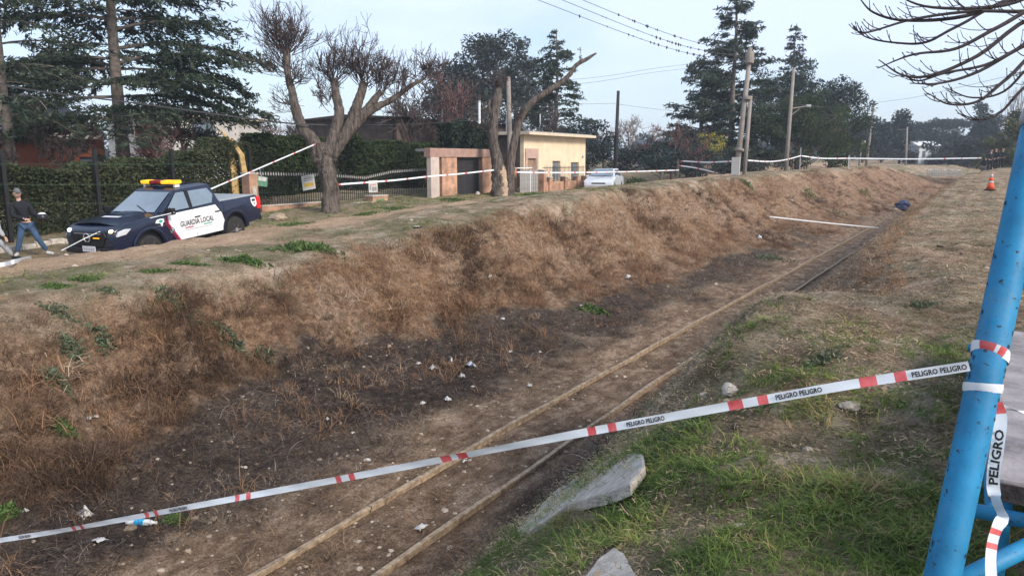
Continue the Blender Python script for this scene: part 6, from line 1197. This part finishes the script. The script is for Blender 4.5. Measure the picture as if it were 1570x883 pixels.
tape('barrier_tape', catmull([ga, ga.lerp(gb_, .5)-Vector((0, 0, .02)), gb_], 8), .055, 'fallen tape stretched low across the track in the cutting', FT, red=lambda s: s > 99, step=.08)
for k, (x, y, D) in enumerate(((0, 0, 0),)):
    tape('barrier_tape', catmull([G(-30, 414, .03), G(5, 408, .03), G(28, 402, .03), G(48, 396, .03)], 5), .08, 'white tape lying on the dirt below the person at left edge', FT, step=.06)
for x, yt, D, lab, m in ((1040, 244, 50.6, 'grey wooden stake holding two tapes left of the thick pole', pole_w), (1228, 226, 58, 'thin metal stake where the far tape peaks', galv), (1302, 238, 62, 'short white stake on the crest of the far bank', paper), (1068, 250, 56, 'thin dark stake behind the taut tape', pole_k)):
    t0 = P(x, yt, D); g0 = onground(t0.x, t0.y); b = MB(); r = .07 if m is pole_w else .045; b.tube([(0, 0, -.15), (0, 0, (t0.z-g0.z)*.9), (0, 0, t0.z-g0.z)], [r, r, r*.5], 7); o = b.build('stake', m); o.location = g0; tag(o, lab, 'stake', 'stakes for the barrier tape')
# ------------------------------------------------------------------ grass and weeds (stuff nobody could count): instanced tufts
grass_cols = {
 'dry_grass': [(0, (.060, .040, .029)), (.3, (.145, .094, .062)), (.55, (.245, .146, .085)), (.8, (.34, .212, .126)), (1, (.46, .365, .26))],
 'dark_weeds': [(0, (.016, .013, .013)), (.45, (.044, .036, .034)), (.75, (.095, .080, .073)), (1, (.25, .21, .18))],
 'green_grass': [(0, (.040, .070, .020)), (.35, (.075, .13, .030)), (.7, (.14, .20, .05)), (.88, (.24, .25, .09)), (1, (.32, .24, .13))],
 'short_grass': [(0, (.065, .070, .036)), (.3, (.14, .135, .078)), (.6, (.25, .195, .135)), (1, (.42, .33, .235))],
 'track_weeds': [(0, (.07, .045, .032)), (.5, (.16, .105, .068)), (1, (.28, .20, .13))]}
def blades(n, h, spread, w, bend, seed, lie=0.0, seg=3):
    rg = np.random.RandomState(seed); V_, F_ = [], []
    for _ in range(n):
        a = rg.uniform(0, 6.283); hh_ = h*rg.uniform(.45, 1.1); o = np.array([rg.normal(0, spread), rg.normal(0, spread), -.02]); out = np.array([math.cos(a), math.sin(a), 0]); sd = np.array([-out[1], out[0], 0]); bd = bend*rg.uniform(.4, 1.5); tilt = lie+rg.uniform(.05, .4); ww = w*rg.uniform(.6, 1.3); b0 = len(V_)
        sd = unit(sd+rg.normal(0, .5, 3)*np.array([1, 1, .2]))
        for k in range(seg+1):
            u = k/seg; ang = tilt+bd*u; p = o+hh_*(out*math.sin(min(ang, 2.2))*u+np.array([0, 0, 1])*math.cos(min(ang, 1.9))*u*(1-.15*u)); p[2] = max(p[2], -.01)
            if k < seg: V_ += [p-sd*ww*(1-.7*u)/2, p+sd*ww*(1-.7*u)/2]
            else: V_.append(p)
        for k in range(seg-1): F_.append((b0+2*k, b0+2*k+1, b0+2*k+3, b0+2*k+2))
        F_.append((b0+2*seg-2, b0+2*seg-1, b0+2*seg))
    return V_, F_
def protos(kind, specs):
    c_ = bpy.data.collections.new('tufts_'+kind); m = leaf_mat(kind, [(p, tuple(min(.9, q*w_) for q, w_ in zip(c, (1.14, 1.11, 1.10) if kind == 'dry_grass' else (1.32, 1.26, 1.2)))) for p, c in grass_cols[kind]], transl=.22)
    for k, sp in enumerate(specs):
        V_, F_ = blades(*sp); me = bpy.data.meshes.new('tuft'); me.from_pydata([tuple(v) for v in V_], [], F_); me.materials.append(m); o = bpy.data.objects.new('tuft_%s_%02d' % (kind, k), me); c_.objects.link(o)
    return c_
def scatter(name, label, kind, coll, nvar, X, Y, S, T, seed, cat='grass', lean=None):
    rg = np.random.RandomState(seed); d = np.stack([X, Y, zt(X, Y)-CZ], 1); D = d @ _f; px = WPX/2+FPX*(d @ _r)/np.maximum(D, .1); py = HPX/2-FPX*(d @ _u)/np.maximum(D, .1)
    k = (D > .7) & (px > -450) & (px < WPX+450) & (py > 150) & (py < HPX+500); X, Y, S, T = X[k], Y[k], S[k], T[k]; n = len(X)
    me = bpy.data.meshes.new(name); me.vertices.add(n); me.vertices.foreach_set('co', np.stack([X, Y, zt(X, Y)-.004], 1).astype(np.float32).ravel())
    rot = np.stack([rg.normal(0, .16, n), rg.normal(0, .16, n), rg.uniform(0, 6.283, n)], 1)
    for nm, tp, arr in (('rot', 'FLOAT_VECTOR', rot), ('scl', 'FLOAT', S), ('tint', 'FLOAT', np.clip(T, 0, 1)), ('idx', 'INT', rg.randint(0, nvar, n))):
        a = me.attributes.new(nm, tp, 'POINT'); a.data.foreach_set('vector' if tp == 'FLOAT_VECTOR' else 'value', np.ascontiguousarray(arr, np.int32 if tp == 'INT' else np.float32).ravel())
    o = tag(link(name, me), label, cat, kind='stuff')
    ng = bpy.data.node_groups.new(name, 'GeometryNodeTree'); ng.interface.new_socket('Geometry', in_out='INPUT', socket_type='NodeSocketGeometry'); ng.interface.new_socket('Geometry', in_out='OUTPUT', socket_type='NodeSocketGeometry')
    N = ng.nodes; Lk = ng.links; gi = N.new('NodeGroupInput'); go = N.new('NodeGroupOutput'); ip = N.new('GeometryNodeInstanceOnPoints'); ci = N.new('GeometryNodeCollectionInfo'); ci.inputs['Collection'].default_value = coll; ci.inputs['Separate Children'].default_value = True; ci.inputs['Reset Children'].default_value = True
    ip.inputs['Pick Instance'].default_value = True
    def at(nm, tp): q = N.new('GeometryNodeInputNamedAttribute'); q.data_type = tp; q.inputs['Name'].default_value = nm; return q.outputs['Attribute']
    er = N.new('FunctionNodeEulerToRotation'); Lk.new(at('rot', 'FLOAT_VECTOR'), er.inputs[0]); Lk.new(er.outputs[0], ip.inputs['Rotation']); Lk.new(at('scl', 'FLOAT'), ip.inputs['Scale']); Lk.new(at('idx', 'INT'), ip.inputs['Instance Index'])
    Lk.new(gi.outputs[0], ip.inputs['Points']); Lk.new(ci.outputs[0], ip.inputs['Instance']); Lk.new(ip.outputs[0], go.inputs[0]); md = o.modifiers.new('tufts', 'NODES'); md.node_group = ng; print(name, n); return o
def sample(x0, x1, y0, y1, rho, d0, pw, seed, cap=14):
    """random points whose density falls with distance from the viewer"""
    rg = np.random.RandomState(seed); X, Y = [], []; ys = np.concatenate([np.arange(y0, 24, 1.0), np.arange(max(24, y0), y1, 3.0)])
    for i, a in enumerate(ys):
        st = 1.0 if a < 24 else 3.0; n = int((x1-x0)*st*rho*min(1, (d0/max(a, d0*.5))**pw)); X.append(rg.uniform(x0, x1, n)); Y.append(rg.uniform(a, a+st, n))
    return np.concatenate(X), np.concatenate(Y)
RS = np.random.RandomState
cD = protos('dry_grass', [(16, .34, .06, .010, .9, 1), (18, .30, .08, .010, 1.2, 2), (14, .42, .06, .009, .8, 3), (20, .26, .10, .010, 1.5, 4), (16, .36, .07, .010, 1.3, 5, .3)])
cK = protos('dark_weeds', [(12, .30, .12, .010, 1.3, 11, .5), (14, .24, .14, .010, 1.6, 12, .7), (10, .38, .12, .009, 1.1, 13, .3), (14, .28, .16, .010, 1.8, 14, .8), (12, .26, .10, .011, 1.0, 15, .2)])
cG = protos('green_grass', [(10, .15, .022, .008, 1.1, 21), (10, .13, .030, .009, 1.4, 22), (8, .19, .022, .0075, 1.0, 23), (10, .11, .035, .009, 1.6, 24), (9, .16, .025, .008, 1.9, 25, .3)])
cS = protos('short_grass', [(11, .085, .045, .008, 1.4, 31, .4), (11, .07, .06, .008, 1.6, 32, .6), (9, .12, .04, .0075, 1.2, 33, .3), (12, .065, .07, .009, 1.8, 34, .7)])
cT = protos('track_weeds', [(12, .16, .06, .008, 1.3, 41, .4), (12, .12, .07, .008, 1.5, 42, .6), (10, .22, .05, .007, 1.1, 43, .3)])
# left bank: rusty dry grass
X, Y = sample(-12.6, 3, -1, 95, 240, 11, 1.15, 1); M = masks(X, Y); rr = RS(2).rand(len(X)); bare = fbm(X*1.1, Y*.9, 123, 3); k = rr < np.maximum(M['dry']*1.1*np.clip(.5+(bare-.40)*7, .28, 1), M['dark']*.07); X, Y = X[k], Y[k]; r2 = RS(3)
hue = fbm(X*.6, Y*.35, 91, 3); scatter('dry_grass', 'rusty brown dry grass covering the left bank of the cutting', 'dry_grass', cD, 5, X, Y, r2.uniform(.4, 1.1, len(X))*(.5+1.0*np.clip((fbm(X*1.3, Y*1.0, 95, 3)-.3)*2.2, 0, 1.2)), .20+1.5*(hue-.5)+.32+.6*(fbm(X*2.5, Y*2.0, 93, 2)-.5)+r2.normal(0, .17, len(X))-.08*np.clip((12-Y)/8, 0, 1), 4)
# larger rusty tussocks standing out of it
cU = protos('dry_grass', [(46, .46, .09, .010, 1.1, 51), (52, .40, .12, .010, 1.5, 52), (40, .52, .08, .009, .9, 53), (48, .38, .14, .011, 1.7, 54, .2)])
X, Y = sample(-12.0, 3, 0, 90, 9, 11, .85, 55); M = masks(X, Y); k = (RS(56).rand(len(X)) < M['dry']) & (fbm(X*.8, Y*.6, 131, 3) > .47); X, Y = X[k], Y[k]; r2 = RS(57)
scatter('rusty_tussocks', 'larger rusty grass tussocks standing out of the left bank', 'dry_grass', cU, 4, X, Y, r2.uniform(.55, 1.25, len(X)), .5+1.1*(fbm(X*.5, Y*.4, 133, 2)-.5)+r2.normal(0, .16, len(X)), 58)
X, Y = sample(-12, 2, -1, 80, 170, 9, 1.3, 5); M = masks(X, Y); rr = RS(6).rand(len(X)); k = rr < M['dark']*1.1; X, Y = X[k], Y[k]; r2 = RS(7)
scatter('dark_weeds', 'dark dead tangled weeds along the foot of the left bank', 'dark_weeds', cK, 5, X, Y, r2.uniform(.4, 1.0, len(X)), .46+1.0*(fbm(X*1.6, Y*1.6, 97, 3)-.5)+r2.normal(0, .27, len(X)), 8, 'weeds')
X, Y = sample(-3.9, 2.6, .2, 9.5, 1500, 3.6, 1.0, 9); M = masks(X, Y); rr = RS(10).rand(len(X)); k = rr < M['near_green']; X, Y = X[k], Y[k]; r2 = RS(11)
scatter('green_grass', 'green grass growing on the near right bank', 'green_grass', cG, 5, X, Y, r2.uniform(.45, 1.05, len(X))*(.5+.85*fbm(X*1.7, Y*1.7, 99, 2)), .52+1.3*(fbm(X*1.8, Y*1.8, 98, 3)-.5)+r2.normal(0, .2, len(X)), 12)
X, Y = sample(-3.8, 6, .2, 75, 560, 5.0, .95, 13); M = masks(X, Y); rr = RS(14).rand(len(X)); pth = np.clip(1-np.abs(X-1.1-.006*Y)/.9, 0, 1)*np.clip((Y-9)/6, 0, 1); k = (rr < M['right']*(M['R'] > .55)*(.95-.3*M['near_green'])*(1-.8*pth)); X, Y, n_ = X[k], Y[k], M['n'][k]; r2 = RS(15)
scatter('short_grass', 'short frosted tan and green grass on the right bank', 'short_grass', cS, 4, X, Y, r2.uniform(.5, 1.3, len(X))*np.clip(.7+Y*.06, .8, 1.7), .55-2.0*(fbm(X*1.3, Y*.9, 77, 3)-.5)+r2.normal(0, .26, len(X)), 16)
X, Y = sample(-23.5, -10.5, 2, 75, 46, 12, 1.0, 17); M = masks(X, Y); rr = RS(18).rand(len(X)); k = (rr < (.35+.65*M['green'])*(1-.93*M['road'])*(X < T_xc(Y)+.6)); X, Y = X[k], Y[k]; g_ = M['green'][k]; r2 = RS(19)
scatter('verge_grass', 'thin short grass on the crest and street verge of the left bank', 'short_grass', cS, 4, X, Y, r2.uniform(.7, 2.2, len(X)), .75-.75*g_+r2.normal(0, .14, len(X)), 20)
X, Y = sample(-22.2, -10.4, 3, 40, 62, 24, .8, 71); M = masks(X, Y); nn = fbm(X*.9, Y*.9, 141, 3); pr_ = np.where(X < -17.3, np.clip((nn-.36)*6, 0, 1)*np.clip((Y-14)/4, 0, 1)*np.clip((38-Y)/5, 0, 1), np.clip((nn-.60)*9, 0, 1)*(X > -13.6)*.9); k = RS(72).rand(len(X)) < pr_; X, Y = X[k], Y[k]; r2 = RS(73)
scatter('verge_green', 'green winter grass on the street verge and in patches along the crest', 'green_grass', cG, 5, X, Y, r2.uniform(.6, 1.5, len(X)), .55+r2.normal(0, .22, len(X)), 74)
X, Y = sample(-8.6, -2.2, 0, 60, 240, 7, 1.2, 21); M = masks(X, Y); rr = RS(22).rand(len(X)); xl = T_xl(Y); dr = np.minimum(np.abs(X-xl), np.abs(X-xl-1.0)); inr = (X > xl-.5) & (X < xl+1.6); k = (M['dark'] < .4) & (M['dry'] < .3) & (X > T_xt(Y)) & (M['R'] < 1.0) & (rr < np.where(M['R'] > .05, .95, .14+.55*(fbm(X*1.3, Y*1.1, 66, 3) > .55)))
X, Y = X[k], Y[k]; dr = dr[k]; r2 = RS(23); S_ = r2.uniform(.5, 1.5, len(X))*np.clip(dr/.3, .35, 1); scatter('track_weeds', 'brown dead grass between and beside the rails', 'track_weeds', cT, 3, X, Y, S_, .55+1.2*(fbm(X*1.5, Y*1.5, 88, 3)-.5)+r2.normal(0, .2, len(X)), 24, 'weeds')
# clods and small stones
cst = bpy.data.collections.new('clods'); clod_m = leaf_mat('clods', [(0, (.10, .07, .05)), (.5, (.24, .18, .13)), (1, (.46, .39, .32))], transl=0)
for k in range(4):
    bm = bmesh.new(); bmesh.ops.create_icosphere(bm, subdivisions=1, radius=.022); rq = random.Random(k)
    for v in bm.verts: v.co = Vector((v.co.x*rq.uniform(.6, 1.5), v.co.y*rq.uniform(.6, 1.4), v.co.z*rq.uniform(.4, .9)))
    me = bpy.data.meshes.new('clod'); bm.to_mesh(me); bm.free(); me.materials.append(clod_m); cst.objects.link(bpy.data.objects.new('clod_%d' % k, me))
X, Y = sample(-16, 3, 0, 40, 60, 8, 1.2, 61); M = masks(X, Y); k = RS(62).rand(len(X)) < np.clip(.25+.75*(M['R'] < .6)*(M['R'] > -2.5)+.3*M['dark']-.9*M['dry']-.5*M['near_green'], 0, 1); X, Y = X[k], Y[k]; r2 = RS(63)
scatter('clods', 'small clods and stones strewn over the bare soil', 'clods', cst, 4, X, Y, r2.lognormal(-.5, .55, len(X)), r2.rand(len(X)), 64, 'gravel')
# golden tufts on the right slope beyond the hump
X, Y = sample(-3.9, -.6, 9.2, 60, 150, 12, 1.1, 25); M = masks(X, Y); k = (M['R'] > .35) & (X < T_lx(Y)+.25) & (RS(26).rand(len(X)) < .8); X, Y = X[k], Y[k]; r2 = RS(27)
scatter('golden_grass', 'golden dry grass on the eroded right slope beyond the hump', 'dry_grass', cD, 5, X, Y, r2.uniform(.3, .75, len(X))*np.clip(.45+(Y-9.2)*.12, .45, 1), .66+r2.normal(0, .18, len(X)), 28)
# ------------------------------------------------------------------ green weed clumps that can be told apart
weed_m = leaf_mat('weed_leaves', [(0, (.04, .075, .022)), (.5, (.09, .15, .045)), (1, (.18, .25, .09))], inst=False, transl=.25); weed_b = leaf_mat('bluish_weed_leaves', [(0, (.06, .08, .05)), (.5, (.12, .15, .09)), (1, (.22, .25, .16))], inst=False, transl=.2)
def weed(px, py, w, h, label, seed, m=None, n=420, group='green weed clumps'):
    g = G(px, py); D = depth_of(g); rx = w*D/FPX/2; hz_ = h*D/FPX; rg = np.random.RandomState(seed); n = int(n); u = rg.normal(0, .42, (n, 2)); u[:, 0] += .35*np.sign(rg.randn(n))*(rg.rand(n) < .5); xs = g.x+(_r[0]*u[:, 0]*rx+_h[0]*u[:, 1]*max(rx*.5, .12)); ys = g.y+(_r[1]*u[:, 0]*rx+_h[1]*u[:, 1]*max(rx*.5, .12)); zz = zt(xs, ys); hh_ = .7*hz_*rg.uniform(.1, 1, n)*np.exp(-(u**2).sum(1)*.8)*(rg.rand(n) < .85)*(.6+.8*fbm(u[:, 0]*3+seed, u[:, 1]*3, seed, 2))
    C_ = np.stack([xs, ys, zz+hh_*.55], 1)-np.array(g); dn = unit(np.stack([rg.normal(0, .8, n), rg.normal(0, .8, n), rg.uniform(.2, 1.1, n)], 1)); L_w = np.clip(hz_*.5, .03, .12)*rg.uniform(.6, 1.4, n); V_, F_ = cards(C_, dn, L_w, L_w*.26, seed)
    t = thing('weed_clump', g, label, 'weed', group); link('leaves', fast_mesh('leaves', V_, F_, m or weed_m, rpt(np.clip(.45+rg.normal(0, .25, n), 0, 1))), t)
    b = MB()
    for k in range(0, n, max(1, n//24)): q = Vector(C_[k]); b.tube([Vector((q.x*.8, q.y*.8, zt1(g.x+q.x*.8, g.y+q.y*.8)-g.z-.02)), q], [.005, .003], 3)
    b.build('stems', m or weed_m, t); return t
WD = [(372, 400, 66, 22, 'bright green weed patch on the crest below the pickup, left half', 0), (470, 384, 100, 26, 'long bright green weed patch on the crest below the pickup bed', 0), (290, 405, 55, 12, 'low green weed patch on the crest in front of the front wheel', 0), (240, 416, 60, 10, 'thin green weed strip on the crest left of the bright patches', 0), (130, 430, 50, 11, 'low green weeds on the crest below the truck nose', 0), (85, 441, 50, 12, 'low green weeds on the crest near the left edge', 0), (168, 445, 40, 11, 'small green weeds just under the crest strip', 1), (272, 470, 70, 30, 'bluish green weeds on the upper near bank', 1), (90, 478, 60, 16, 'bluish green weeds near the left edge of the bank', 1), (155, 524, 38, 30, 'round bluish weed clump on the near bank', 1), (110, 540, 36, 28, 'bluish weed clump left of the round one', 1), (84, 578, 46, 34, 'dark green weed clump lower left on the bank', 1), (358, 528, 60, 44, 'tall pale weed clump on the middle of the near bank', 1), (405, 553, 30, 28, 'small bluish weed clump right of the tall pale one', 1), (100, 662, 34, 34, 'dark green weed clump on the brown near bank', 0), (910, 478, 44, 22, 'green weed clump at the foot of the rusty bank', 0), (1185, 398, 70, 20, 'flat green weed patch beside the track in the middle distance', 1), (1145, 285, 26, 20, 'dark upright weed on the crest below the thick pole', 0), (1285, 330, 60, 16, 'green patch at the foot of the far bank', 1), (1240, 300, 26, 34, 'green weeds streaking down the far bank', 0), (1325, 300, 24, 30, 'dark green weeds low on the farthest bank', 0), (1045, 665, 70, 34, 'dark leafy weed clump right of the long concrete slab', 1), (265, 800, 34, 24, 'small green weed beside the near tape and bottle', 0), (10, 790, 30, 40, 'green weed at the bottom left edge', 0), (1260, 555, 60, 22, 'bluish low weeds above the near tape on the right bank', 1), (1408, 470, 60, 12, 'thin olive weed patch on the right bank', 1), (812, 300, 40, 8, 'low green weeds at the foot of the plank gate', 0), (700, 308, 60, 8, 'low green weeds before the garage', 0), (610, 322, 70, 8, 'green verge weeds right of the short brick pier', 0), (560, 330, 60, 8, 'green verge weeds beside the pollarded tree', 0), (450, 345, 60, 8, 'green verge weeds behind the pickup tailgate', 0)]
for k, (x, y, w, h, lab, v) in enumerate(WD): weed(x, y, w, h, lab, 300+k, weed_b if v else weed_m, n=(110+w*3) if v else (220+w*5))
# dirt heap behind the pickup
rock('dirt_heap', 425, 335, 34, 16, mat('heap_soil', (.33, .26, .19), .95, .25, 6, .5), 'small pale heap of soil just behind the pickup', 'dirt heap', seed=21, lift=.2)
# ------------------------------------------------------------------ thin winter morning haze
b = MB(); b.box((0, 430, 11.5), (1860, 2120, 27)); hm = bpy.data.materials.new('haze'); hm.use_nodes = True; hn = hm.node_tree
for n in list(hn.nodes): hn.nodes.remove(n)
ho = hn.nodes.new('ShaderNodeOutputMaterial'); hv = hn.nodes.new('ShaderNodeVolumePrincipled'); hv.inputs['Color'].default_value = (.80, .87, .96, 1); hv.inputs['Density'].default_value = .0009; hv.inputs['Anisotropy'].default_value = .2
hn.links.new(hv.outputs[0], ho.inputs['Volume']); hz_o = b.build('haze', hm); tag(hz_o, 'thin morning haze over the whole place', 'haze', kind='stuff')
